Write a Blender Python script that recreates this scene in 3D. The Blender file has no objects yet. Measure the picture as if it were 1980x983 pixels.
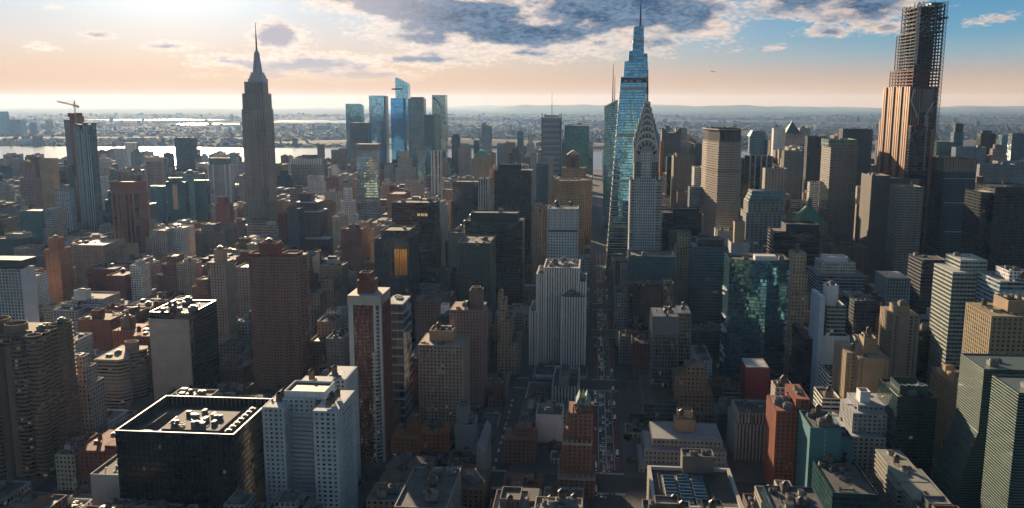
import bpy, math, random
from mathutils import Vector
random.seed(7)
rad = math.radians
C = bpy.context.scene.collection
SC = bpy.context.scene

# ------------------------------------------------------------------ camera
F = 1724.0; PITCH = rad(9.74); YAW = rad(5.24); CH = 275.0
cam = bpy.data.cameras.new('camera'); camo = bpy.data.objects.new('camera', cam); C.objects.link(camo)
camo.location = (0, 0, CH); camo.rotation_euler = (rad(90) - PITCH, 0, YAW)
cam.sensor_width = 36; cam.lens = 36 * F / 1980; cam.clip_start = 1; cam.clip_end = 90000
SC.camera = camo
# ------------------------------------------------------------------ render + exposure
SC.view_settings.view_transform = 'Standard'; SC.view_settings.look = 'None'
SC.view_settings.exposure = 0.75; SC.view_settings.gamma = 1; SC.view_settings.use_curve_mapping = False
SC.cycles.use_denoising = True
SC.cycles.max_bounces = 5; SC.cycles.diffuse_bounces = 2; SC.cycles.glossy_bounces = 3
SC.cycles.transmission_bounces = 2; SC.cycles.volume_bounces = 0
SC.cycles.sample_clamp_indirect = 4; SC.cycles.caustics_reflective = False; SC.cycles.caustics_refractive = False

# ------------------------------------------------------------------ small node helper
class NT:
    def __init__(s, tree): s.t = tree; s.t.nodes.clear()
    def n(s, typ, **k):
        x = s.t.nodes.new(typ)
        for a, b in k.items(): setattr(x, a, b)
        return x
    def put(s, sock, v):
        if hasattr(v, 'is_output') or isinstance(v, bpy.types.NodeSocket): s.t.links.new(v, sock)
        elif v is not None: sock.default_value = v
    def m(s, op, a, b=None, c=None, clamp=False):
        x = s.n('ShaderNodeMath', operation=op, use_clamp=clamp)
        s.put(x.inputs[0], a); s.put(x.inputs[1], b); s.put(x.inputs[2], c)
        return x.outputs[0]
    def v(s, op, a, b=None, c=None, out=0):
        x = s.n('ShaderNodeVectorMath', operation=op)
        s.put(x.inputs[0], a); s.put(x.inputs[1], b)
        if c is not None: s.put(x.inputs[3 if op == 'SCALE' else 2], c)
        return x.outputs[1 if op in ('LENGTH', 'DOT_PRODUCT', 'DISTANCE') else 0]
    def mix(s, f, a, b, blend='MIX'):
        x = s.n('ShaderNodeMix', data_type='RGBA', blend_type=blend)
        s.put(x.inputs[0], f); s.put(x.inputs[6], a); s.put(x.inputs[7], b)
        return x.outputs[2]
    def ss(s, v, lo, hi, a=0.0, b=1.0):
        x = s.n('ShaderNodeMapRange', interpolation_type='SMOOTHSTEP')
        s.put(x.inputs[0], v); x.inputs[1].default_value = lo; x.inputs[2].default_value = hi
        x.inputs[3].default_value = a; x.inputs[4].default_value = b
        return x.outputs[0]
    def xyz(s, a, b, c):
        x = s.n('ShaderNodeCombineXYZ'); s.put(x.inputs[0], a); s.put(x.inputs[1], b); s.put(x.inputs[2], c); return x.outputs[0]
    def noise(s, vec, scale, detail=4, rough=.55, dims='3D', col=False):
        x = s.n('ShaderNodeTexNoise', noise_dimensions=dims); s.put(x.inputs['Vector'], vec)
        x.inputs['Scale'].default_value = scale; x.inputs['Detail'].default_value = detail; x.inputs['Roughness'].default_value = rough
        return x.outputs[1 if col else 0]
    def ramp(s, f, pts):
        x = s.n('ShaderNodeValToRGB'); s.put(x.inputs[0], f); e = x.color_ramp.elements
        e[0].position, e[0].color = pts[0][0], (*pts[0][1], 1); e[1].position, e[1].color = pts[-1][0], (*pts[-1][1], 1)
        for p, c in pts[1:-1]: q = e.new(p); q.color = (*c, 1)
        return x.outputs[0]

# ------------------------------------------------------------------ sun direction: azimuth from +Y towards -X
SUN_AZ = rad(25.6); SUN_EL = rad(14.0)
sd = Vector((-math.sin(SUN_AZ) * math.cos(SUN_EL), math.cos(SUN_AZ) * math.cos(SUN_EL), math.sin(SUN_EL)))
sun = bpy.data.lights.new('sun', 'SUN'); sun.energy = 5.0; sun.angle = rad(0.6); sun.color = (1, .76, .50)
suno = bpy.data.objects.new('sun', sun); C.objects.link(suno); suno.rotation_euler = sd.to_track_quat('Z', 'Y').to_euler()

# ------------------------------------------------------------------ world: Nishita sky, evening haze band, broken clouds
W = bpy.data.worlds.new('World'); SC.world = W; W.use_nodes = True
w = NT(W.node_tree)
sky = w.n('ShaderNodeTexSky', sky_type='NISHITA'); sky.sun_disc = False; sky.sun_elevation = SUN_EL
sky.sun_rotation = -SUN_AZ; sky.altitude = 200; sky.air_density = 1.0; sky.dust_density = 1.5; sky.ozone_density = 2.0
tc = w.n('ShaderNodeTexCoord').outputs['Generated']
d = w.v('NORMALIZE', tc)
sx = w.n('ShaderNodeSeparateXYZ'); w.put(sx.inputs[0], d)
el = w.m('MULTIPLY', w.m('ARCSINE', sx.outputs[2]), 180 / math.pi)
az = w.m('MULTIPLY', w.m('ARCTAN2', sx.outputs[0], sx.outputs[1]), 180 / math.pi)
elr = w.m('DIVIDE', el, 16.0, clamp=True)
near = w.ramp(elr, [(0, (.72, .42, .24)), (.06, (.80, .51, .31)), (.13, (.85, .61, .43)), (.22, (.80, .70, .64)), (.34, (.68, .74, .80)), (.46, (.60, .70, .80)), (1, (.42, .55, .75))])
far = w.ramp(elr, [(0, (.62, .40, .27)), (.05, (.64, .44, .31)), (.10, (.52, .42, .37)), (.16, (.33, .42, .47)), (.24, (.17, .37, .52)), (.40, (.09, .29, .52)), (1, (.04, .15, .34))])
daz = w.m('ABSOLUTE', w.m('ADD', az, math.degrees(SUN_AZ)))
hz = w.mix(w.ss(daz, 6, 46), near, far)
glow = w.v('DOT_PRODUCT', d, tuple(sd))
gl = w.m('POWER', w.m('MAXIMUM', glow, 0.0), 150.0)
hz = w.mix(1.0, hz, w.mix(gl, (0, 0, 0, 1), (1.6, 1.4, 1.1, 1)), 'ADD')
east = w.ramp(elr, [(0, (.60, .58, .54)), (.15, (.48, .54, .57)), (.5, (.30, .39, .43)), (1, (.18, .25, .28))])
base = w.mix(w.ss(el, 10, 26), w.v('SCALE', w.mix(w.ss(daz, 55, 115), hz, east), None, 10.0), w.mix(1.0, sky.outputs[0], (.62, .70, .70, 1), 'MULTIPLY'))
# clouds in azimuth / elevation
def PA(px, py): return math.degrees(math.atan((px - 990) / F)) - 5.24, math.degrees(math.atan((195 - py) / F))
uv = w.xyz(az, w.m('MULTIPLY', el, 2.6), 0.0)
warp = w.noise(uv, .9, 3, .5, col=True)
uvw = w.v('ADD', uv, w.v('SCALE', w.v('SUBTRACT', warp, (.5, .5, .5)), None, .9))
azel = w.xyz(az, el, 0.0)
blob = None
for px, py, rx, ry, amp in [
    (760, 18, 150, 30, 1.1), (900, 42, 190, 46, 1.3), (1010, 70, 200, 28, 1.25), (1190, 26, 200, 54, 1.35), (1320, 40, 90, 42, 1.1),
    (840, 78, 110, 20, .9), (610, 128, 160, 24, .95), (556, 80, 60, 30, .95), (700, 148, 140, 16, .8), (450, 124, 90, 14, .75), (820, 118, 150, 16, .8), (540, 150, 120, 9, .6),
    (1530, 18, 110, 30, .95), (1650, 32, 100, 38, 1), (1590, 74, 60, 12, .62), (1690, 66, 70, 16, .68), (1930, 4, 110, 20, .9),
    (1000, 105, 260, 18, .5), (1210, 88, 160, 22, .62), (1330, 78, 46, 14, .55),
    (95, 105, 34, 8, .6), (215, 84, 34, 7, .52), (330, 101, 56, 10, .55), (122, 40, 22, 4, .5), (1480, 100, 24, 6, .5), (1858, 66, 26, 9, .58),
    (1908, 60, 26, 7, .5), (500, 150, 80, 9, .4), (1130, 107, 30, 7, .55), (300, -60, 200, 20, .5), (1500, -90, 500, 60, .6), (700, -150, 300, 50, .5)]:
    a0, e0 = PA(px, py)
    q = w.v('DIVIDE', w.v('SUBTRACT', azel, (a0, e0, 0)), (math.degrees(rx / F), math.degrees(ry / F), 1))
    g = w.m('MULTIPLY', w.m('SUBTRACT', 1.3, w.v('LENGTH', q)), amp * .95)
    blob = g if blob is None else w.m('SMOOTH_MAX', blob, g, .18)
blob = w.m('MINIMUM', w.m('MAXIMUM', blob, -.6), 1.35)
elsewhere = w.m('MULTIPLY', w.ss(w.m('ABSOLUTE', w.m('ADD', az, 5.0)), 36, 50), w.ss(el, 4, 9, 0, .35))
fb = w.noise(uvw, .42, 10, .62)
fine = w.noise(uvw, 2.4, 6, .62)
den = w.m('ADD', w.m('ADD', blob, elsewhere), w.m('MULTIPLY', w.m('SUBTRACT', fb, .51), 2.1))
den = w.m('ADD', den, w.m('MULTIPLY', w.m('SUBTRACT', fine, .5), 1.5))
alpha = w.ss(den, .0, .75)
low = w.noise(uv, .34, 3, .5)
core = w.ss(w.m('ADD', w.m('ADD', blob, w.m('MULTIPLY', w.m('SUBTRACT', low, .5), 1.0)), w.m('MULTIPLY', w.m('SUBTRACT', fb, .5), 2.1)), .34, .95)
shade = w.mix(w.ss(w.m('ADD', w.m('MULTIPLY', fb, .6), w.m('MULTIPLY', fine, .4)), .36, .62), (.03, .08, .17, 1), (.20, .28, .40, 1))
shade = w.mix(w.ss(daz, 8, 20), (.54, .50, .54, 1), shade)
edge = w.mix(w.ss(w.m('ADD', daz, w.m('MULTIPLY', fine, 30.0)), 18, 60), (1.2, .98, .82, 1), (.86, .67, .56, 1))
ccol = w.v('SCALE', w.mix(core, edge, shade), None, 10.0)
col = w.mix(w.m('MULTIPLY', alpha, w.ss(el, .8, 2.4)), base, ccol)
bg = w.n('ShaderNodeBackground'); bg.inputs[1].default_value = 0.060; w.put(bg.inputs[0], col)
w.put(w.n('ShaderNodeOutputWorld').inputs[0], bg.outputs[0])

# ------------------------------------------------------------------ pixel rays used once, to measure real positions from the photograph
FW = Vector((-math.sin(YAW) * math.cos(PITCH), math.cos(YAW) * math.cos(PITCH), -math.sin(PITCH)))
RT = Vector((math.cos(YAW), math.sin(YAW), 0)); UP = RT.cross(FW)
def at(px, py, Y):
    v = FW + RT * ((px - 990) / F) + UP * ((491.5 - py) / F); t = Y / v.y
    return v.x * t, CH + v.z * t
def prj(x, y, z):
    v = Vector((x, y, z - CH)); c = v.dot(FW)
    if c < 1: c = 1
    return 990 + F * v.dot(RT) / c, 491.5 - F * v.dot(UP) / c

# ------------------------------------------------------------------ materials
_mc = {}
def plain(name, col, rough=.8, metal=0.0, var=.18, scale=.15, emit=None):
    k = (name, col, rough, metal)
    if k in _mc: return _mc[k]
    m = bpy.data.materials.new(name); m.use_nodes = True; t = NT(m.node_tree)
    b = t.n('ShaderNodeBsdfPrincipled'); o = t.n('ShaderNodeOutputMaterial'); t.put(o.inputs[0], b.outputs[0])
    pos = t.n('ShaderNodeNewGeometry').outputs['Position']
    n1 = t.noise(pos, scale, 5, .6); n2 = t.noise(pos, scale * 9, 3, .6)
    k1 = t.m('ADD', t.m('MULTIPLY', t.m('SUBTRACT', n1, .5), var * 3), t.m('MULTIPLY', t.m('SUBTRACT', n2, .5), var * 1.6))
    t.put(b.inputs['Base Color'], t.v('SCALE', (*col, ), None, t.m('MAXIMUM', t.m('ADD', 1.0, k1), .2)))
    b.inputs['Roughness'].default_value = rough; b.inputs['Metallic'].default_value = metal
    if emit: b.inputs['Emission Color'].default_value = (*emit[0], 1); b.inputs['Emission Strength'].default_value = emit[1]
    _mc[k] = m; return m

def fac(wall, glass, bay=3.2, fh=3.4, ww=.55, wh=.55, lit=.012, metal=0.0, gr=.12, tilt=.03, blinds=.3, var=.22, wr=.8, wmetal=0.0, band=0, attr=False):
    k = ('fac', wall, glass, bay, fh, ww, wh, lit, metal, gr, tilt, blinds, var, wr, wmetal, band, attr)
    if k in _mc: return _mc[k]
    m = bpy.data.materials.new('facade'); m.use_nodes = True; t = NT(m.node_tree)
    b = t.n('ShaderNodeBsdfPrincipled'); o = t.n('ShaderNodeOutputMaterial'); t.put(o.inputs[0], b.outputs[0])
    uv = t.n('ShaderNodeSeparateXYZ'); t.put(uv.inputs[0], t.n('ShaderNodeUVMap').outputs[0])
    a = t.m('DIVIDE', uv.outputs[0], bay); c = t.m('DIVIDE', uv.outputs[1], fh)
    fa = t.m('ABSOLUTE', t.m('SUBTRACT', t.m('FRACT', a), .5)); fc = t.m('ABSOLUTE', t.m('SUBTRACT', t.m('FRACT', c), .5))
    hw = ww / 2
    if .2 < ww < .9:
        w1 = t.n('ShaderNodeTexWhiteNoise', noise_dimensions='3D'); t.put(w1.inputs[0], t.xyz(t.m('FLOOR', a), 3.0, t.m('MULTIPLY', t.n('ShaderNodeObjectInfo').outputs['Random'], 57.0)))
        hw = t.m('MULTIPLY', t.m('ADD', .72, t.m('MULTIPLY', w1.outputs[0], .5)), ww / 2)
    mask = t.m('MULTIPLY', t.m('LESS_THAN', fa, hw), t.m('LESS_THAN', fc, wh / 2))
    if band:  # every so many floors a louvred plant floor
        mask = t.m('MULTIPLY', mask, t.m('GREATER_THAN', t.m('FRACT', t.m('DIVIDE', t.m('FLOOR', c), float(band))), .9 / band))
    wn = t.n('ShaderNodeTexWhiteNoise', noise_dimensions='3D')
    rnd = t.n('ShaderNodeObjectInfo').outputs['Random']
    t.put(wn.inputs[0], t.xyz(t.m('FLOOR', a), t.m('FLOOR', c), t.m('MULTIPLY', rnd, 91.0)))
    cs = t.n('ShaderNodeSeparateXYZ'); t.put(cs.inputs[0], wn.outputs[1])
    r1, r2, r3 = cs.outputs
    g = t.mix(r1, (glass[0] * .45, glass[1] * .45, glass[2] * .45, 1), (glass[0] * 1.5, glass[1] * 1.5, glass[2] * 1.5, 1))
    g = t.mix(t.m('MULTIPLY', t.m('LESS_THAN', r2, blinds), .55), g, (wall[0] * .6 + .006, wall[1] * .6 + .009, wall[2] * .6 + .01, 1))
    pos = t.n('ShaderNodeNewGeometry')
    n1 = t.noise(pos.outputs['Position'], .045, 4, .6); n2 = t.noise(pos.outputs['Position'], .6, 3, .6)
    wv = t.m('ADD', 1.0, t.m('ADD', t.m('MULTIPLY', t.m('SUBTRACT', n1, .5), var * 3), t.m('MULTIPLY', t.m('SUBTRACT', n2, .5), var * 2)))
    stk = t.noise(t.xyz(t.m('MULTIPLY', uv.outputs[0], .22), t.m('MULTIPLY', uv.outputs[1], .012), t.m('MULTIPLY', rnd, 40.0)), 1.0, 4, .6)
    crs = t.noise(t.xyz(t.m('MULTIPLY', uv.outputs[0], .004), t.m('MULTIPLY', uv.outputs[1], .11), t.m('MULTIPLY', rnd, 70.0)), 1.0, 2, .5)
    wv = t.m('MULTIPLY', wv, t.m('ADD', .82, t.m('ADD', t.m('MULTIPLY', t.m('SUBTRACT', stk, .5), var * 3.2), t.m('MULTIPLY', crs, .36))))
    if attr:
        at_ = t.n('ShaderNodeAttribute', attribute_name='tone').outputs['Color']
        wc = t.v('SCALE', at_, None, wv)
    else:
        wc = t.v('SCALE', wall, None, t.m('MULTIPLY', wv, t.m('ADD', .88, t.m('MULTIPLY', rnd, .24))))
    t.put(b.inputs['Base Color'], t.mix(mask, wc, g))
    t.put(b.inputs['Roughness'], t.m('ADD', wr, t.m('MULTIPLY', mask, gr - wr)))
    if attr: b.inputs['Specular IOR Level'].default_value = .08
    if metal or wmetal: t.put(b.inputs['Metallic'], t.m('ADD', wmetal, t.m('MULTIPLY', mask, metal - wmetal)))
    off = t.v('SCALE', t.v('SUBTRACT', wn.outputs[1], (.5, .5, .5)), None, t.m('MULTIPLY', mask, tilt * 2))
    t.put(b.inputs['Normal'], t.v('NORMALIZE', t.v('ADD', pos.outputs['Normal'], off)))
    if lit:
        t.put(b.inputs['Emission Color'], t.mix(r1, (1, .62, .25, 1), (.75, .95, .9, 1)))
        t.put(b.inputs['Emission Strength'], t.m('MULTIPLY', t.m('MULTIPLY', t.m('LESS_THAN', r3, lit), mask), .05))
    _mc[k] = m; return m

ROOFS = [plain('roof_gravel', (.12, .115, .11), .8, scale=.16, var=.62), plain('roof_tar', (.035, .037, .04), .6, scale=.16, var=.6),
         plain('roof_silver', (.28, .28, .28), .65, scale=.16, var=.5), plain('roof_brown', (.085, .065, .052), .8, scale=.16, var=.6)]
M_METAL = plain('galvanised_metal', (.19, .195, .20), .6, .4)
M_DARKM = plain('dark_metal', (.06, .065, .07), .45, .5)
M_WOOD = plain('tank_wood', (.16, .10, .065), .85)
M_CONC = plain('concrete', (.36, .34, .31), .85)
M_WHITE = plain('white_paint', (.72, .72, .70), .6)
M_STEEL = plain('steel_frame', (.055, .045, .042), .8)
M_REDNET = plain('red_debris_net', (.30, .05, .03), .85)

# ------------------------------------------------------------------ mesh helpers
def mesh_obj(name, V, Fc, mats, parent=None, fm=None, uvs=None, origin=(0, 0, 0), smooth=False):
    me = bpy.data.meshes.new(name)
    ox, oy, oz = origin
    me.from_pydata([(a - ox, b - oy, c - oz) for a, b, c in V], [], Fc)
    for m in mats: me.materials.append(m)
    if fm: me.polygons.foreach_set('material_index', fm)
    if uvs:
        l = me.uv_layers.new(name='UVMap'); flat = [q for f in uvs for p in f for q in p]; l.data.foreach_set('uv', flat)
    if smooth: me.polygons.foreach_set('use_smooth', [True] * len(me.polygons))
    me.update()
    o = bpy.data.objects.new(name, me); C.objects.link(o)
    if parent is not None: o.parent = parent
    else: o.location = origin
    return o
def rect(x0, x1, y0, y1): return [(x0, y0), (x1, y0), (x1, y1), (x0, y1)]   # counter-clockwise
def offset(poly, dist):
    n = len(poly); out = []
    for i in range(n):
        p0, p1, p2 = Vector(poly[i - 1]), Vector(poly[i]), Vector(poly[(i + 1) % n])
        a = (p1 - p0).normalized(); b = (p2 - p1).normalized()
        na = Vector((a.y, -a.x)); nb = Vector((b.y, -b.x)); m = na + nb
        if m.length < 1e-4: m = na
        m.normalize(); k = dist / max(m.dot(na), .35); out.append((p1.x + m.x * k, p1.y + m.y * k))
    return out
def side_uv(w_, z0, z1, bay, k):
    n = max(1, round(w_ / bay)) * bay; u0 = k * 53 * bay
    return [(u0, z0), (u0 + n, z0), (u0 + n, z1), (u0, z1)]
def solid(name, poly, z0, z1, mat, parent, bay=3.2, top=None, cap=True, topmat=None, ztop=None, uvh=True):
    """closed prism; top = another polygon for tapers; ztop = height of each top corner"""
    n = len(poly); tp = top or poly; zt = ztop or [z1] * n
    V = [(x, y, z0) for x, y in poly] + [(tp[i][0], tp[i][1], zt[i]) for i in range(n)]
    Fc, U, fm = [], [], []
    for i in range(n):
        j = (i + 1) % n; Fc.append((i, j, n + j, n + i)); L = math.dist(poly[i], poly[j])
        q = side_uv(L, z0, z1, bay, i + 1)
        U.append([q[0], q[1], (q[2][0], zt[j]), (q[3][0], zt[i])]); fm.append(0)
    if cap:
        Fc.append(tuple(range(n, 2 * n))); U.append([(0, 0)] * n); fm.append(1 if topmat else 0)
        Fc.append(tuple(range(n - 1, -1, -1))); U.append([(0, 0)] * n); fm.append(0)
    L = parent.location if parent else (0, 0, 0)
    return mesh_obj(name, V, Fc, [mat] + ([topmat] if topmat else []), parent, fm, U, origin=L)
def box(name, x0, x1, y0, y1, z0, z1, mat, parent, bay=3.2): return solid(name, rect(x0, x1, y0, y1), z0, z1, mat, parent, bay)
def walls(name, poly, z0, z1, mat, coping, parent, bay, lip=.6, drop=1.4):
    """outer walls with a coping and inner parapet faces"""
    n = len(poly); inn = offset(poly, -lip)
    V = [(x, y, z0) for x, y in poly] + [(x, y, z1) for x, y in poly] + [(x, y, z1) for x, y in inn] + [(x, y, z1 - drop - .3) for x, y in inn]
    Fc, U, fm = [], [], []
    for i in range(n):
        j = (i + 1) % n
        Fc.append((i, j, n + j, n + i)); U.append(side_uv(math.dist(poly[i], poly[j]), z0, z1, bay, i + 1)); fm.append(0)
        Fc.append((n + i, n + j, 2 * n + j, 2 * n + i)); U.append([(0, 0)] * 4); fm.append(1)
        Fc.append((2 * n + i, 2 * n + j, 3 * n + j, 3 * n + i)); U.append([(0, 0)] * 4); fm.append(1)
    return mesh_obj(name, V, Fc, [mat, coping], parent, fm, U, origin=parent.location)
def sheet(name, poly, z, mat, parent=None):
    return mesh_obj(name, [(x, y, z) for x, y in poly], [tuple(range(len(poly)))], [mat], parent, None, [[(x, y) for x, y in poly]], origin=parent.location if parent else (0, 0, 0))
def beam_geo(a, b, r, V, Fc, sides=4):
    a, b = Vector(a), Vector(b); dr = (b - a)
    if dr.length < 1e-6: return
    dr.normalize(); u = dr.orthogonal().normalized(); v_ = dr.cross(u); s = len(V)
    for p in (a, b):
        for k in range(sides):
            t = 2 * math.pi * (k + .5) / sides; q = p + (u * math.cos(t) + v_ * math.sin(t)) * r; V.append(tuple(q))
    for k in range(sides): Fc.append((s + k, s + (k + 1) % sides, s + sides + (k + 1) % sides, s + sides + k))
    Fc.append(tuple(range(s + sides - 1, s - 1, -1))); Fc.append(tuple(range(s + sides, s + 2 * sides)))
def beams(name, segs, r, mat, parent):
    V, Fc = [], []
    for a, b in segs: beam_geo(a, b, r, V, Fc)
    return mesh_obj(name, V, Fc, [mat], parent, origin=parent.location if parent else (0, 0, 0))
def ngon(cx, cy, r, n, ph=0.0, ry=None): return [(cx + r * math.cos(ph + 2 * math.pi * i / n), cy + (ry or r) * math.sin(ph + 2 * math.pi * i / n)) for i in range(n)]
def root(name, label, cat, x, y, z=0, group=None):
    o = bpy.data.objects.new(name, None); C.objects.link(o); o.location = (x, y, z); o.empty_display_size = 1
    o['label'] = label; o['category'] = cat
    if group: o['group'] = group
    return o

# rooftop clutter: template meshes shared by copies
TPL = {}
def _tpl(name, parts):
    V, Fc, fm, mats = [], [], [], []
    for V1, F1, m in parts:
        if m not in mats: mats.append(m)
        s = len(V); V += V1; Fc += [tuple(i + s for i in f) for f in F1]; fm += [mats.index(m)] * len(F1)
    me = bpy.data.meshes.new(name); me.from_pydata(V, [], Fc)
    for m in mats: me.materials.append(m)
    me.polygons.foreach_set('material_index', fm); me.update(); TPL[name] = me
def gbox(x0, x1, y0, y1, z0, z1):
    V = [(x, y, z) for z in (z0, z1) for x, y in rect(x0, x1, y0, y1)]
    return V, [(0, 1, 5, 4), (1, 2, 6, 5), (2, 3, 7, 6), (3, 0, 4, 7), (4, 5, 6, 7), (3, 2, 1, 0)]
def gcyl(cx, cy, r0, r1, z0, z1, n=10):
    V = [(x, y, z0) for x, y in ngon(cx, cy, r0, n)] + [(x, y, z1) for x, y in ngon(cx, cy, max(r1, .01), n)]
    return V, [(i, (i + 1) % n, n + (i + 1) % n, n + i) for i in range(n)] + [tuple(range(n, 2 * n)), tuple(range(n - 1, -1, -1))]
P = lambda g, m: (g[0], g[1], m)
_tpl('water_tank', [P(gcyl(0, 0, 1.9, 1.8, 3, 7), M_WOOD), P(gcyl(0, 0, 2.1, .1, 7, 8.6), M_DARKM)] + [P(gbox(x - .15, x + .15, y - .15, y + .15, 0, 3), M_DARKM) for x in (-1.2, 1.2) for y in (-1.2, 1.2)])
_tpl('rooftop_unit', [P(gbox(-2.6, 2.6, -1.6, 1.6, .4, 2.6), M_METAL), P(gcyl(-1.3, 0, .9, .9, 2.6, 3.0), M_DARKM), P(gcyl(1.3, 0, .9, .9, 2.6, 3.0), M_DARKM), P(gbox(-2.2, 2.2, -1.2, 1.2, 0, .4), M_DARKM)])
_tpl('cooling_tower', [P(gbox(-3, 3, -3, 3, 1, 4.2), M_METAL), P(gcyl(0, 0, 2.3, 2.0, 4.2, 5.4, 14), M_METAL), P(gcyl(0, 0, 1.8, 1.8, 5.3, 5.45, 14), M_DARKM), P(gbox(-2.6, 2.6, -2.6, 2.6, 0, 1), M_DARKM)])
_tpl('vent_duct', [P(gbox(-4, 4, -.5, .5, .5, 1.5), M_METAL), P(gbox(3, 4, -.5, 3, .5, 1.5), M_METAL), P(gcyl(-3.6, 0, .6, .6, 0, 2.6), M_METAL)])
_tpl('stair_bulkhead', [P(gbox(-2, 2, -1.6, 1.6, 0, 3), M_CONC), P(gbox(-2.2, 2.2, -1.8, 1.8, 3, 3.25), ROOFS[1]), P(gbox(-.5, .5, -1.68, -1.6, 0, 2.1), M_DARKM)])
_tpl('pipe_run', [P(gbox(-6, 6, -.18, .18, .3, .6), M_METAL), P(gbox(5.7, 6, -.18, 4, .3, .6), M_METAL)] + [P(gbox(x - .1, x + .1, -.2, .2, 0, .3), M_DARKM) for x in (-5, -2, 1, 4)])
_tpl('vent_stack', [P(gcyl(0, 0, .35, .35, 0, 1.8, 8), M_METAL), P(gcyl(0, 0, .5, .5, 1.8, 2.0, 8), M_DARKM)])
_tpl('skylight', [P(gbox(-1.6, 1.6, -1, 1, 0, .7), M_WHITE), P(gbox(-1.5, 1.5, -.9, .9, .7, .9), plain('skylight_glass', (.1, .16, .2), .1))])
def clutter(kind, par, x, y, z, s=1.0, rz=0.0):
    o = bpy.data.objects.new(kind, TPL[kind]); C.objects.link(o); o.parent = par
    o.location = (x - par.location.x, y - par.location.y, z - par.location.z); o.rotation_euler.z = rz; o.scale = (s, s, s)
    return o
FOOT = []      # footprints taken: (x0,x1,y0,y1)
CAPS = []      # (px0, px1, Y, lowest pixel that must stay open)
ZB = []        # boxes for the coarse visibility pass

def roofs(par, poly, z, rng, n, near=True, roofmat=None, kinds=None):
    sheet('roof', offset(poly, -.6), z - 1.4, roofmat or ROOFS[rng.choice([0, 0, 1, 2, 3])], par)
    x0 = min(p[0] for p in poly) + 4; x1 = max(p[0] for p in poly) - 4; y0 = min(p[1] for p in poly) + 4; y1 = max(p[1] for p in poly) - 4
    if x1 <= x0 or y1 <= y0: return
    if n and min(p[1] for p in poly) < 930: n = n * 2 + 3
    for i in range(n):
        k = rng.choice(kinds or ['pipe_run', 'vent_stack', 'vent_stack', 'rooftop_unit', 'rooftop_unit', 'cooling_tower', 'vent_duct', 'stair_bulkhead', 'water_tank', 'skylight'])
        clutter(k, par, rng.uniform(x0, x1), rng.uniform(y0, y1), z - 1.4, rng.uniform(.8, 1.15), rng.choice([0, rad(90)]))

class S(dict):
    __getattr__ = dict.get
def st(wall, glass=(.03, .04, .05), bay=3.2, fh=3.4, ww=.55, wh=.55, relief=0, **k):
    return S(wall=wall, glass=glass, bay=bay, fh=fh, ww=ww, wh=wh, relief=relief, **k)
def smat(s, body=False):
    ex = {k: s[k] for k in ('lit', 'metal', 'gr', 'tilt', 'blinds', 'var', 'wr', 'wmetal', 'band') if k in s}
    if body: return fac(tuple(v * .5 for v in s.wall), s.glass, s.bay / 2, s.fh, .93, .96, **ex)
    return fac(s.wall, s.glass, s.bay, s.fh, s.ww, s.wh, **ex)

def facade(par, poly, z0, z1, s, name='wall', sides=None, coping=None):
    """one storeyed block. relief: 1 = floors and piers as real pieces standing proud of the glass"""
    wm = plain('masonry', s.wall, s.get('wr', .8), s.get('wmetal', 0.0), s.get('var', .26))
    if not s.relief:
        return walls(name, poly, z0, z1, smat(s), coping or wm, par, s.bay)
    o = walls(name, poly, z0, z1, smat(s, True), coping or wm, par, s.bay / 2)
    pw = s.bay * (1 - s.ww); sh = s.fh * (1 - s.wh); L = par.location
    sd_ = s.get('sp', .25); pd = s.get('pd', .45)
    if s.wh < .98:                                        # spandrels: one slab ring a floor, shared mesh
        hi = offset(poly, sd_); n = len(poly)
        nf = min(100, max(1, int((z1 - z0 - 1) / s.fh))); me = None
        for k in range(nf + 1):
            z = z1 - sh - (nf - k) * s.fh
            if z < z0: continue
            if me is None:
                a = solid('spandrel', hi, z, z + sh, wm, par); me = a.data; zz = z
            else:
                a = bpy.data.objects.new('spandrel', me); C.objects.link(a); a.parent = par; a.location.z = z - zz
    if s.ww < .98:
        npier = 0
        for i in range(len(poly)):
            p, q = Vector(poly[i]), Vector(poly[(i + 1) % len(poly)]); w_ = (q - p).length
            if w_ < s.bay * .8 or (len(poly) == 4 and i == 2): continue
            t = (q - p).normalized(); nn = Vector((t.y, -t.x)); m = max(1, round(w_ / s.bay)); me = None
            for k in range(m + 1):
                c0 = p + t * (w_ * k / m)
                if k == 0: c0 += t * pw * .25
                if k == m: c0 -= t * pw * .25
                npier += 1
                if npier > 100: break
                if me is None:
                    pts = [c0 - t * pw / 2 - nn * .2, c0 - t * pw / 2 + nn * pd, c0 + t * pw / 2 + nn * pd, c0 + t * pw / 2 - nn * .2]
                    a = solid('pier', [(v.x, v.y) for v in pts][::-1], z0, z1 + .05, wm, par); me = a.data; c00 = c0
                else:
                    a = bpy.data.objects.new('pier', me); C.objects.link(a); a.parent = par; a.location.x = (c0 - c00).x; a.location.y = (c0 - c00).y
    return o

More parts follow.
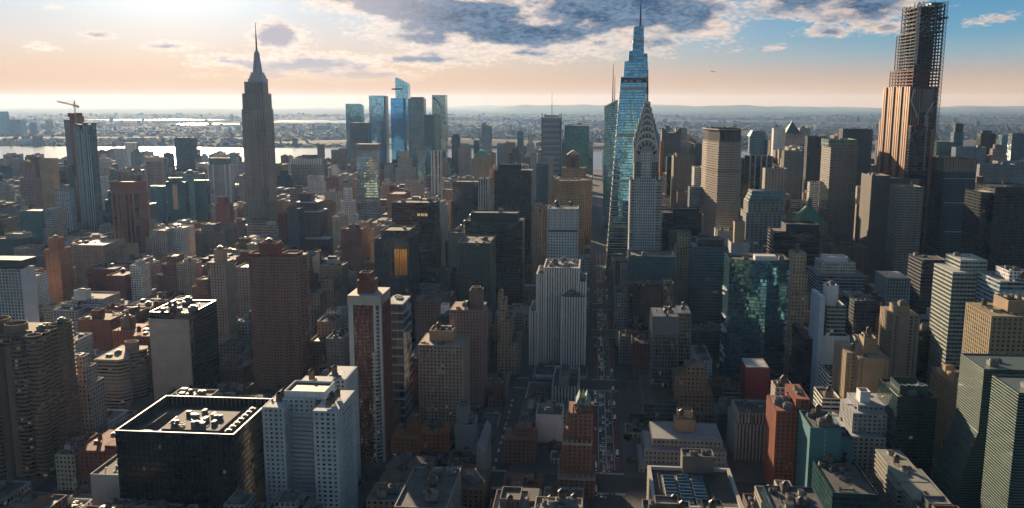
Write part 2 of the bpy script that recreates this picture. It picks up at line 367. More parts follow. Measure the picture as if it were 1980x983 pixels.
def H(name, label, cat, blocks, s, yb=983, clut=3, roofmat=None, kinds=None, group=None, extra=None):
    """a building measured from the photograph. blocks: (px_left, px_right, py_top of the front edge, Y, depth[, style])"""
    W_ = []
    for b in blocks:
        x0, z = at(b[0], b[2], b[3]); x1, _ = at(b[1], b[2], b[3]); z = at((b[0] + b[1]) / 2, b[2], b[3])[1]
        if b[3] > 1550 and not 900 < b[0] < 1400: b = b[:4] + (b[4] * .5,) + tuple(b[5:])
        W_.append([x0, x1, b[3], b[3] + b[4], z, b[5] if len(b) > 5 and b[5] else s])
    return build(name, label, cat, W_, clut, roofmat, kinds, group, yb, extra)
def build(name, label, cat, W_, clut=2, roofmat=None, kinds=None, group=None, yb=None, extra=None, reg=True):
    X0 = min(b[0] for b in W_); X1 = max(b[1] for b in W_); Y0 = min(b[2] for b in W_); Y1 = max(b[3] for b in W_)
    R = root(name, label, cat, (X0 + X1) / 2, (Y0 + Y1) / 2, 0, group)
    rng = random.Random(label)
    done = []
    for i, (x0, x1, y0, y1, z, s) in enumerate(W_):
        cx, cy = (x0 + x1) / 2, (y0 + y1) / 2; zb = 0.0
        for a in done:
            if a[0] <= cx <= a[1] and a[2] <= cy <= a[3] and a[4] <= z - .5: zb = max(zb, a[4] - 1.4)
        poly = rect(x0, x1, y0, y1)
        big = z - zb > 9
        facade(R, poly, zb, z, s, 'tower' if (big and zb > 0) else ('wall' if zb == 0 else 'penthouse'))
        done.append((x0, x1, y0, y1, z))
        roofs(R, poly, z, rng, clut if i == 0 else (1 if z - zb > 8 else 0), roofmat=roofmat, kinds=kinds)
        if reg: ZB.append((x0, x1, y0, y1, z, None))
    if reg:
        FOOT.append((X0, X1, Y0, Y1))
        if yb is not None:
            p0 = min(prj(x, Y0, b[4])[0] for b in W_ for x in (b[0], b[1])); p1 = max(prj(x, Y0, b[4])[0] for b in W_ for x in (b[0], b[1]))
            CAPS.append((p0 - 2, p1 + 2, Y0, yb))
    if extra: extra(R)
    return R
def reserve(x0, x1, y0, y1, z, yb):
    FOOT.append((x0, x1, y0, y1)); ZB.append((x0, x1, y0, y1, z, None))
    ps = [prj(x, y0, z)[0] for x in (x0, x1)]; CAPS.append((min(ps) - 2, max(ps) + 2, y0, yb))

# ================================================================== GROUND, STREETS, WATER, HILLS
def struct(o): o['kind'] = 'structure'; return o
def landmat():
    m = bpy.data.materials.new('land'); m.use_nodes = True; t = NT(m.node_tree)
    b = t.n('ShaderNodeBsdfPrincipled'); t.put(t.n('ShaderNodeOutputMaterial').inputs[0], b.outputs[0])
    pos = t.n('ShaderNodeNewGeometry').outputs['Position']
    vo = t.n('ShaderNodeTexVoronoi'); t.put(vo.inputs['Vector'], pos); vo.inputs['Scale'].default_value = .018
    vs = t.n('ShaderNodeSeparateXYZ'); t.put(vs.inputs[0], vo.outputs['Color'])
    urb = t.ramp(vs.outputs[0], [(0, (.03, .032, .035)), (.45, (.06, .06, .058)), (.8, (.075, .078, .08)), (.95, (.13, .13, .135))])
    n = t.noise(pos, .0005, 9, .68); woods = t.mix(t.noise(pos, .02, 4), (.02, .032, .018, 1), (.06, .06, .032, 1))
    sy = t.n('ShaderNodeSeparateXYZ'); t.put(sy.inputs[0], pos)
    k = t.m('ADD', n, t.ss(sy.outputs[1], 8000, 22000, 0, .12))
    t.put(b.inputs['Base Color'], t.mix(t.ss(k, .44, .58), urb, woods)); b.inputs['Roughness'].default_value = 1; b.inputs['Specular IOR Level'].default_value = .03
    return m
def watermat(bs):
    m = bpy.data.materials.new('river_water'); m.use_nodes = True; t = NT(m.node_tree)
    b = t.n('ShaderNodeBsdfPrincipled'); t.put(t.n('ShaderNodeOutputMaterial').inputs[0], b.outputs[0])
    b.inputs['Base Color'].default_value = (.02, .035, .04, 1); b.inputs['Roughness'].default_value = .22
    pos = t.n('ShaderNodeNewGeometry').outputs['Position']
    bp = t.n('ShaderNodeBump'); bp.inputs['Strength'].default_value = .5; bp.inputs['Distance'].default_value = bs
    t.put(bp.inputs['Height'], t.noise(pos, .05, 3)); t.put(b.inputs['Normal'], bp.outputs[0]); return m
M_LAND = landmat(); M_WATER = watermat(1.5)
M_ASPH = plain('asphalt', (.03, .031, .034), .7, scale=.08, var=.25)
M_SIDE = plain('sidewalk', (.09, .088, .085), .85, scale=.2)
struct(sheet('ground', [(-26000, -12000), (26000, -12000), (26000, 36500), (-26000, 36500)], 0.0, M_LAND))
def shore(pts): return pts
river = [(-26000, 4300), (-6000, 4050), (-3000, 3900), (-1200, 3640), (300, 3600), (2600, 3620), (26000, 3900),
         (26000, 5350), (5000, 5150), (1500, 4960), (600, 5060), (-200, 4920), (-1100, 5080), (-2200, 5160), (-3600, 5400), (-6000, 5900), (-26000, 7600)]
struct(sheet('hudson_river', river, .5, M_WATER))
struct(sheet('east_river', [(-26000, -700), (26000, -700), (26000, 440), (-26000, 440)], .5, M_WATER))
def lake(cx, cy, rx, ry, seed):
    r = random.Random(seed); pts = []
    for i in range(40):
        a = 2 * math.pi * i / 40; k = 1 + .28 * math.sin(3 * a + seed) + .18 * math.sin(7 * a + 2 * seed) + r.uniform(-.1, .1)
        pts.append((cx + rx * k * math.cos(a), cy + ry * k * math.sin(a)))
    struct(sheet('bay_water', pts, .6, M_WATER))
LAKES = [(-4600, 10500, 430, 330, 1), (-3950, 12000, 620, 700, 2), (-3200, 11300, 560, 220, 5), (-6600, 12800, 900, 300, 6),
          (1800, 12600, 900, 260, 4), (4200, 11600, 900, 220, 8), (7600, 12500, 1700, 380, 9)]
for a in LAKES: lake(*a)
def ridge(name, y, x0, x1, hmax, depth, seed, mat, n=240):
    r = random.Random(seed); ph = [r.uniform(0, 6) for _ in range(6)]; V, Fc = [], []
    for i in range(n + 1):
        x = x0 + (x1 - x0) * i / n; t = x / 1000.0
        hgt = hmax * (.62 + .22 * math.sin(t * .35 + ph[0]) + .12 * math.sin(t * 1.1 + ph[1]) + .07 * math.sin(t * 2.9 + ph[2]) + .04 * math.sin(t * 7 + ph[3]))
        hgt *= min(1, (x - x0) / 1500 + .05, (x1 - x) / 1500 + .05)
        yy = y + 300 * math.sin(t * .5 + ph[4])
        V += [(x, yy, -2), (x, yy + depth * .35, hgt * .92), (x, yy + depth * .6, hgt), (x, yy + depth, -2)]
    for i in range(n):
        for k in range(3): a = i * 4 + k; Fc.append((a, a + 4, a + 5, a + 1))
    return struct(mesh_obj(name, V, Fc, [mat], smooth=True))
M_WOODS = plain('wooded_hills', (.035, .045, .025), .95, scale=.01, var=.4)
ridge('hills', 24500, -3500, 25500, 185, 2600, 3, M_WOODS)
ridge('hills', 31500, -25500, 25500, 150, 3200, 8, M_WOODS)
ridge('palisades_cliff', 5250, -2300, 900, 48, 500, 11, plain('cliff_woods', (.035, .04, .022), .95, scale=.02, var=.4), 160)
ridge('palisades_cliff', 5500, 1300, 14000, 58, 600, 12, plain('cliff_woods', (.035, .04, .022), .95, scale=.02, var=.4), 260)
ridge('palisades_cliff', 6200, -9000, -2600, 30, 500, 14, plain('cliff_woods', (.035, .04, .022), .95, scale=.02, var=.4), 200)

AV = [616, 845, 1043, 1185, 1322, 1465, 1640, 1930, 2200, 2470, 2740, 3010, 3280, 3560]
STX = lambda k: 13 + 80.5 * k
def sw(k): return 14.5 if k == 0 else 8.5
struct(sheet('street_asphalt', [(-5000, 441), (5500, 441), (5500, 3595), (-5000, 3595)], .2, M_ASPH))
V, Fc = [], []
for k in range(-22, 22):
    for j in range(-1, 10):
        xa = STX(k) + sw(k) - 1.5; xb = STX(k + 1) - sw(k + 1) + 1.5; ya = (AV[j] + 12) if j >= 0 else 470; yb_ = AV[j + 1] - 12
        g = gbox(xa, xb, ya, yb_, .2, .35); s0 = len(V); V += g[0]; Fc += [tuple(i + s0 for i in f) for f in g[1][:5]]
struct(mesh_obj('pavement', V, Fc, [M_SIDE]))
M_RED = plain('red_bus_lane', (.19, .028, .026), .8, scale=.2, var=.3); M_PAINT = plain('road_paint', (.62, .62, .60), .7); M_YEL = plain('yellow_paint', (.55, .38, .05), .7)
V, Fc = [], []; V2, F2 = [], []
def q_(V, Fc, x0, x1, y0, y1, z): s0 = len(V); V += [(x0, y0, z), (x1, y0, z), (x1, y1, z), (x0, y1, z)]; Fc.append((s0, s0 + 1, s0 + 2, s0 + 3))
for j in range(0, 6):
    ya, yb_ = AV[j] + 24, AV[j + 1] - 22
    q_(V, Fc, 2.6, 6.6, ya, yb_, .204); q_(V, Fc, 19.6, 23.6, ya, yb_, .204)
    for x in (7.0, 12.8, 13.4, 19.2): q_(V2, F2, x, x + .35, ya, yb_, .206)
    y = ya
    while y < yb_ - 4:
        for x in (10, 16.2): q_(V2, F2, x, x + .28, y, y + 3, .206)
        y += 9
struct(mesh_obj('bus_lane', V, Fc, [M_RED])); struct(mesh_obj('lane_markings', V2, F2, [M_PAINT]))
V, Fc = [], []
for j in range(0, 4):
    for off in (-19, 16):
        x = 1.0
        while x < 25: q_(V, Fc, x, x + .6, AV[j] + off, AV[j] + off + 3.6, .208); x += 1.2
    for k in (-1, -2, -3, 1, 2):
        for off in (-17, 14):
            x = STX(k) - 6
            while x < STX(k) + 6: q_(V, Fc, x, x + .6, AV[j] + off, AV[j] + off + 3.2, .208); x += 1.2
struct(mesh_obj('crosswalk_markings', V, Fc, [M_PAINT]))
# a roadway overpass across the avenue, between the second and third crossings from the camera
# haze: evening air over the whole city
hzv, hzf = gbox(-25900, 25900, -11900, 36400, -4, 470)
hm = bpy.data.materials.new('haze'); hm.use_nodes = True; t = NT(hm.node_tree)
pv = t.n('ShaderNodeVolumePrincipled'); pv.inputs['Density'].default_value = 2.4e-5; pv.inputs['Color'].default_value = (.30, .54, 1.0, 1); pv.inputs['Absorption Color'].default_value = (1, 1, 1, 1); pv.inputs['Anisotropy'].default_value = .4
t.put(t.n('ShaderNodeOutputMaterial').inputs[1], pv.outputs[0])
hz_o = mesh_obj('haze', hzv, hzf, [hm]); hz_o['kind'] = 'stuff'; hz_o['label'] = 'pale evening haze over the city and river'; hz_o['category'] = 'haze'

# ================================================================== STYLES
BRICK = (.26, .125, .08); REDB = (.22, .068, .045); BROWN = (.20, .13, .09); TAN = (.42, .29, .185); BEIGE = (.50, .415, .32); STONE = (.47, .42, .36)
WHT = (.74, .73, .70); GREY = (.28, .28, .28); DK = (.018, .024, .027); BLK = (.009, .011, .012)
gD = (.014, .022, .028); gB = (.03, .09, .13); gT = (.02, .085, .095); gS = (.16, .42, .58)
s_brick = st(BRICK, gD, 3.3, 3.05, .42, .5); s_red = st(REDB, gD, 3.3, 3.05, .42, .5); s_brown = st(BROWN, gD, 3.3, 3.05, .45, .5)
s_tan = st(TAN, gD, 3.4, 3.3, .42, .52); s_beige = st(BEIGE, gD, 3.2, 3.3, .45, .52); s_stone = st(STONE, gD, 3.4, 3.6, .45, .55)
s_white = st(WHT, gD, 3.3, 3.1, .5, .5); s_grey = st(GREY, gD, 3.3, 3.5, .55, .5)
s_blank = st((.44, .42, .40), gD, 400, 400, .01, .01, blinds=0, lit=0); s_blankw = st((.74, .75, .76), gD, 400, 400, .01, .01, lit=0)
s_blankb = st(BROWN, gD, 400, 400, .01, .01, lit=0); s_blankd = st(DK, gD, 400, 400, .01, .01, lit=0); s_blankr = st(REDB, gD, 400, 400, .01, .01, lit=0); s_blankt = st(TAN, gD, 400, 400, .01, .01, lit=0)
s_dark = st(DK, gD, 1.6, 3.7, .82, .7, gr=.15, wr=.4, blinds=.08); s_black = st(BLK, (.006, .009, .010), 1.6, 3.7, .85, .75, gr=.12, wr=.35, blinds=0, lit=.004)
s_teal = st((.03, .075, .08), gT, 1.8, 3.7, .8, .7, gr=.12, wr=.4, metal=.2, blinds=.12); s_blue = st((.05, .08, .10), gB, 1.8, 3.8, .9, .78, gr=.08, wr=.35, metal=.35, blinds=.06)
s_sky = st((.22, .42, .58), (.30, .62, .95), 3, 3.9, .95, .86, gr=.05, wr=.3, metal=.85, tilt=.003, blinds=0, lit=0)
s_glass = st((.12, .2, .24), (.12, .30, .38), 2.4, 3.8, .93, .84, gr=.06, wr=.35, metal=.7, tilt=.02, blinds=.03)
s_band = st((.20, .20, .20), gD, 9, 3.7, .97, .5, blinds=.1); s_bandw = st(WHT, gD, 9, 3.5, .96, .48)
s_ribw = st(WHT, gD, 3.0, 3.7, .5, .9); s_ribd = st((.16, .17, .18), gD, 2.0, 3.8, .6, .93)
R_ = lambda s, **k: S({**s, 'relief': 1, **k})

def spire(R, x, y, z0, z1, r, mat=M_DARKM, name='antenna_mast', n=6):
    return solid(name, ngon(x, y, r, n), z0, z1, mat, R, top=ngon(x, y, r * .3, n))
def P3(px, py, Y): x, z = at(px, py, Y); return (x, Y, z)

# ================================================================== LANDMARK TOWERS (measured from the photograph)
# --- stone art-deco skyscraper with mooring mast
def empire():
    Y = 1740; s = st((.33, .29, .25), (.03, .033, .04), 3.1, 3.8, .46, .72, wr=.7, blinds=.15)
    x0, z80 = at(467, 205, Y); x1, _ = at(512, 205, Y); cx = (x0 + x1) / 2; hw = (x1 - x0) / 2
    R = root('skyscraper', 'tall stone art deco skyscraper with stepped mast and antenna, glittering river behind', 'skyscraper', cx, Y + 30)
    Z = lambda py: at(495, py, Y)[1]
    def blk(hw_, ya, yb_, z0, z1, nm='tower'): return facade(R, rect(cx - hw_, cx + hw_, ya, yb_), z0, z1, s, nm)
    blk(hw + 4, Y - 4, Y + 62, 0, Z(392), 'base'); blk(hw - 5, Y - 12, Y + 20, 0, Z(395)); blk(hw - 8, Y - 10, Y + 10, Z(395) - 1, Z(360))
    blk(hw + 1, Y + 1, Y + 44, Z(392), Z(212)); blk(hw - 6, Y - 2.5, Y + 50, Z(392), Z(232)); blk(hw - .8, Y + 3, Y + 42, Z(212), Z(181)); blk(hw - 5.5, Y + 5, Y + 38, Z(181), Z(158), 'upper_tower')
    for px, w_ in ((1, 1),): pass
    cx += 4; cy = Y + 22; M = plain('mast_steel', (.36, .39, .44), .45, .5)
    zz = [Z(158), Z(152), Z(146), Z(140)]; ww = [15, 12.5, 10.5]
    for i in range(3): solid('crown_step', rect(cx - ww[i], cx + ww[i], cy - ww[i], cy + ww[i]), zz[i] - 1.5, zz[i + 1], M, R)
    solid('mooring_mast', ngon(cx, cy, 9.5, 12), Z(142), Z(101), M, R, top=ngon(cx, cy, 5.2, 12))
    for a in range(4):
        px_, py_ = cx + math.cos(a * math.pi / 2) * 7.5, cy + math.sin(a * math.pi / 2) * 7.5
        solid('mast_wing', rect(px_ - 2.6, px_ + 2.6, py_ - 2.6, py_ + 2.6), Z(146), Z(108), M, R, top=rect(cx + (px_ - cx) * .6 - 1, cx + (px_ - cx) * .6 + 1, cy + (py_ - cy) * .6 - 1, cy + (py_ - cy) * .6 + 1))
    solid('mast_cap', ngon(cx, cy, 4.6, 12), Z(101), Z(96), M, R, top=ngon(cx, cy, 2.2, 12))
    for a, b, r in ((96, 86, 2.0), (86, 70, 1.7), (70, 58, 1.1), (58, 42, .7)): solid('antenna', ngon(cx, cy, r, 8), Z(a), Z(b), M_STEEL, R, top=ngon(cx, cy, r * .75, 8))
    for k in range(5): solid('antenna_ring', ngon(cx, cy, 2.3 - .2 * k, 8), Z(84 - k * 4), Z(83 - k * 4), M_STEEL, R)
    reserve(cx - hw - 10, cx + hw + 6, Y - 14, Y + 62, Z(205), 425)
empire()

# --- silver-crowned art-deco skyscraper
def chrysler():
    Y = 1190; s = st((.50, .52, .52), (.02, .022, .025), 3.1, 3.75, .45, .5, blinds=.12)
    x0, zs = at(1219, 340, Y); x1, _ = at(1280, 340, Y); cx = (x0 + x1) / 2; hw = (x1 - x0) / 2; cy = Y + hw
    R = root('skyscraper', 'pale brick art deco skyscraper with scalloped steel crown and needle spire', 'skyscraper', cx, cy)
    Z = lambda py: at(1255, py, cy)[1]; z1 = Z(346)
    sc = st((.50, .52, .52), (.02, .022, .025), 2.6, 3.75, .55, .8); sh = st((.50, .52, .52), (.02, .022, .025), 6.5, 3.75, .8, .42)
    facade(R, rect(cx - hw, cx + hw, cy - hw, cy + hw), 0, z1, sh); facade(R, rect(cx - hw * .58, cx + hw * .58, cy - hw - 1.2, cy + hw + 1.2), 0, z1 + 3, s, 'centre_bay')
    for k in range(5):
        xx = cx - hw * .58 + hw * 1.16 * k / 4
        solid('pier', rect(xx - .7, xx + .7, cy - hw - 2, cy - hw - 1), 0, z1 + 4, plain('masonry', s.wall, .8), R)
    hs = hw * .76
    facade(R, rect(cx - hs, cx + hs, cy - hs, cy + hs), z1 - 1, Z(302), st((.20, .19, .17), (.012, .013, .015), 3.1, 3.75, .5, .55), 'upper_tower')
    facade(R, rect(cx - hs * .45, cx + hs * .45, cy - hs - 1, cy + hs + 1), z1, Z(292), s, 'centre_bay')
    M = plain('crown_steel', (.33, .32, .31), .42, .5, var=.1); MW = plain('crown_window', (.02, .02, .022), .2); MT = plain('eagle_steel', (.62, .61, .59), .4, .4)
    def arch(w_, zb, zt, n=14): # profile: straight sides then a tall pointed-round arch
        hh = (zt - zb); pts = [(-w_, zb)]
        for i in range(n + 1): a = math.pi - math.pi * i / n; pts.append((w_ * math.cos(a), zb + hh * .25 + hh * .75 * math.sin(a) ** .85))
        pts.append((w_, zb)); return pts
    tiers = [(hs * 1.0, Z(312), Z(266), 0), (hs * .88, Z(294), Z(253), 0), (hs * .74, Z(278), Z(241), 0), (hs * .60, Z(264), Z(230), 0), (hs * .46, Z(250), Z(219), 0), (hs * .33, Z(238), Z(208), 0), (hs * .22, Z(226), Z(197), 0)]
    dep = [1.05, .93, .78, .64, .50, .37, .25]
    for (w_, zb, zt, _), dd in zip(tiers, dep):
        pf = arch(w_, zb, zt); n = len(pf); D = hs * dd
        for ax in (0, 1):
            V = []
            for sgn in (-1, 1):
                for u, z in pf: V.append((cx + u, cy + sgn * D, z) if ax == 0 else (cx + sgn * D, cy + u, z))
            Fc = [(i, (i + 1) % n, n + (i + 1) % n, n + i) for i in range(n)] + [tuple(range(n)), tuple(range(2 * n - 1, n - 1, -1))]
            mesh_obj('crown_arch', V, Fc, [M], R, origin=R.location)
            for sgn in (-1, 1):                          # bright raised rim along the arch edge
                V = []; k_ = len(pf)
                for dd_, sc in ((.1, 1.0), (.5, 1.0), (.5, .92), (.1, .92)):
                    for u, z in pf: u2, z2 = u * sc, zb + (z - zb) * (sc if z > zb else 1); q = sgn * (D + dd_); V.append((cx + u2, cy + q, z2) if ax == 0 else (cx + q, cy + u2, z2))
                Fc = [(a * k_ + i, a * k_ + i + 1, ((a + 1) % 4) * k_ + i + 1, ((a + 1) % 4) * k_ + i) for a in range(4) for i in range(k_ - 1)]
                mesh_obj('arch_rim', V, Fc, [MT], R, origin=R.location)
        V, Fc = [], []                                  # triangular windows fanned round the arch
        for sgn in (-1, 1):
            for ax in (0, 1):
                for i in range(7):
                    a = math.pi * (i + .5) / 7; hh = zt - zb
                    def pt(k, da): return (w_ * k * math.cos(a + da), zb + hh * .25 + hh * .75 * k * math.sin(a + da) ** .85)
                    tri = [pt(.58, -.17), pt(.58, .17), pt(.96, 0)]; s0 = len(V)
                    for u, z in tri: V.append((cx + u, cy + sgn * (D + .12), z) if ax == 0 else (cx + sgn * (D + .12), cy + u, z))
                    Fc.append((s0, s0 + 1, s0 + 2))
        mesh_obj('crown_window', V, Fc, [MW], R, origin=R.location)
    solid('spire', ngon(cx, cy, hs * .16, 8), Z(210), Z(178), M, R, top=ngon(cx, cy, .9, 8)); solid('spire_needle', ngon(cx, cy, 1.6, 6), Z(182), Z(133), plain('needle_steel', (.10, .095, .09), .5, .3), R, top=ngon(cx, cy, .4, 6))
    for sx_ in (-1, 1):
        for sy_ in (-1, 1): beams('eagle', [((cx + sx_ * hw * .95, cy + sy_ * hw * .95, z1 + .5), (cx + sx_ * (hw + 3), cy + sy_ * (hw + 3), z1 + 1.5))], .9, MT, R)
    reserve(cx - hw - 1, cx + hw + 1, cy - hw - 2, cy + hw + 2, z1, 480)
chrysler()

# --- tapering blue glass supertall
def vanderbilt():
    Y = 1440; s = st((.40, .43, .42), (.13, .40, .62), 2.2, 4.3, .97, .78, metal=.85, gr=.05, tilt=.006, wr=.35, blinds=0, lit=0, band=17)
    X = lambda px, py: at(px, py, Y)[0]; Z = lambda py: at(1225, py, Y)[1]; D = 62
    R = root('skyscraper', 'tapering blue glass supertall with stepped wedge top, behind the steel crowned spire', 'skyscraper', X(1225, 200), Y + 30)
    def tp(nm, xa, xb, xa2, xb2, py0, py1, d0, d1, zt=None, m=None):
        z0 = 0 if py0 is None else Z(py0)
        solid(nm, rect(xa, xb, Y + d0, Y + D - d0), z0, Z(py1), m or smat(s), R, s.bay, top=rect(xa2, xb2, Y + d1, Y + D - d1), ztop=zt)
    tp('tower', X(1176, 470) - 3, X(1253, 470) + 1, X(1201, 148), X(1253, 148), None, 148, 0, 8)
    tp('upper_tower', X(1208, 118) - 1, X(1254, 118), X(1208, 118), X(1253.5, 118), 149, 118, 9, 10)
    tp('side_wing', X(1216, 98), X(1226, 98), X(1217, 98), X(1226, 98), 119, 98, 10, 12); tp('side_wing', X(1245, 103), X(1253.5, 103), X(1245, 103), X(1253, 103), 119, 103, 12, 13)
    z = [Z(51), Z(47), Z(47), Z(51)]
    tp('glass_wedge', X(1222, 118), X(1246, 118), X(1227, 48), X(1246, 48), 119, 48, 11, 16, z)
    WM = plain('white_terracotta', (.55, .56, .55), .6); n = 0                          # ledge bands round every other floor
    hb, ht = 0.0, Z(148); y = ht - 9
    while y > 25:
        t_ = y / ht; xa = X(1176, 470) - 3 + (X(1201, 148) - X(1176, 470) + 3) * t_; xb = X(1253, 470) + 1 + (X(1253, 148) - X(1253, 470) - 1) * t_; dd = 8 * t_
        box('spandrel', xa - .5, xb + .5, Y + dd - .5, Y + D - dd + .5, y, y + 1.0, WM, R); y -= 8.6
    box('plant_floor', X(1201, 155), X(1253.4, 155), Y + 7, Y + D - 7, Z(160), Z(150), M_DARKM, R)
    for k, (a, b) in enumerate(((1207, 1214), (1218, 1224), (1231, 1241))): box('site_light', X(a, 157), X(b, 157), Y + 6.5, Y + 7, Z(159), Z(155), M_CONC, R)
    box('debris_net', X(1243, 153), X(1253.5, 153), Y + 6.3, Y + 8, Z(155), Z(150), M_REDNET, R)
    spire(R, X(1240, 50), Y + 30, Z(49), Z(3), 1.9)
    box('hoist_rail', X(1194, 240) - .5, X(1196, 240), Y + 2, Y + 5, Z(480), Z(160), M_DARKM, R) if False else None
    reserve(X(1176, 470) - 4, X(1254, 470) + 2, Y, Y + D, Z(120), 500)
vanderbilt()

# --- lozenge-plan slab over the station
def metlife():
    Y = 1410; X = lambda px: at(px, 260, Y)[0]; Z = lambda py: at(1400, py, Y)[1]
    s = st((.40, .34, .28), (.02, .022, .026), 1.9, 3.75, .72, .5, relief=0, blinds=.1)
    xl, xm, xr = X(1364), X(1391), X(1433); poly = [(xm, Y), (xr - 3, Y), (xr + 3, Y + 22), (xr + 3, Y + 80), (xm, Y + 95), (xl - 6, Y + 80), (xl - 6, Y + 34)]
    poly = [(xm, Y), (xr, Y), (xr + 4, Y + 20), (xr + 4, Y + 70), (xr - 2, Y + 92), (xm - 4, Y + 98), (xm - 15, Y + 84), (xm - 12, Y + 50)]
    R = root('office_tower', 'tan concrete lozenge slab tower with dark banded windows and dark louvred crown', 'skyscraper', xm, Y + 40)
    zt = Z(252); facade(R, poly, 0, Z(274), s, 'tower'); 
    facade(R, offset(poly, -.8), Z(274), zt, st((.10, .09, .08), (.02, .02, .02), 1.9, 40, .6, .93, lit=0), 'crown')
    solid('roof_rim', offset(poly, 2.2), zt, zt + 1.6, plain('rim_concrete', (.42, .37, .31), .8), R); solid('plant_band', offset(poly, .35), Z(334), Z(329), plain('louvre', (.03, .03, .03), .6), R)
    WM = plain('masonry', s.wall, .8); k = 0; zz = Z(274) - 5; me = None; ring = offset(poly, .55)
    while zz > 6 and k < 60:
        if me is None: a = solid('spandrel', ring, zz, zz + 1.7, WM, R); me = a.data; z00 = zz
        else: a = bpy.data.objects.new('spandrel', me); C.objects.link(a); a.parent = R; a.location.z = zz - z00
        zz -= 3.75; k += 1
    roofs(R, poly, zt + 3, random.Random(4), 4); box('base_block', xl - 4, xr + 12, Y - 12, Y + 100, 0, 42, smat(s_stone), R)
    reserve(xl - 6, xr + 12, Y - 12, Y + 100, zt, 447)
metlife()

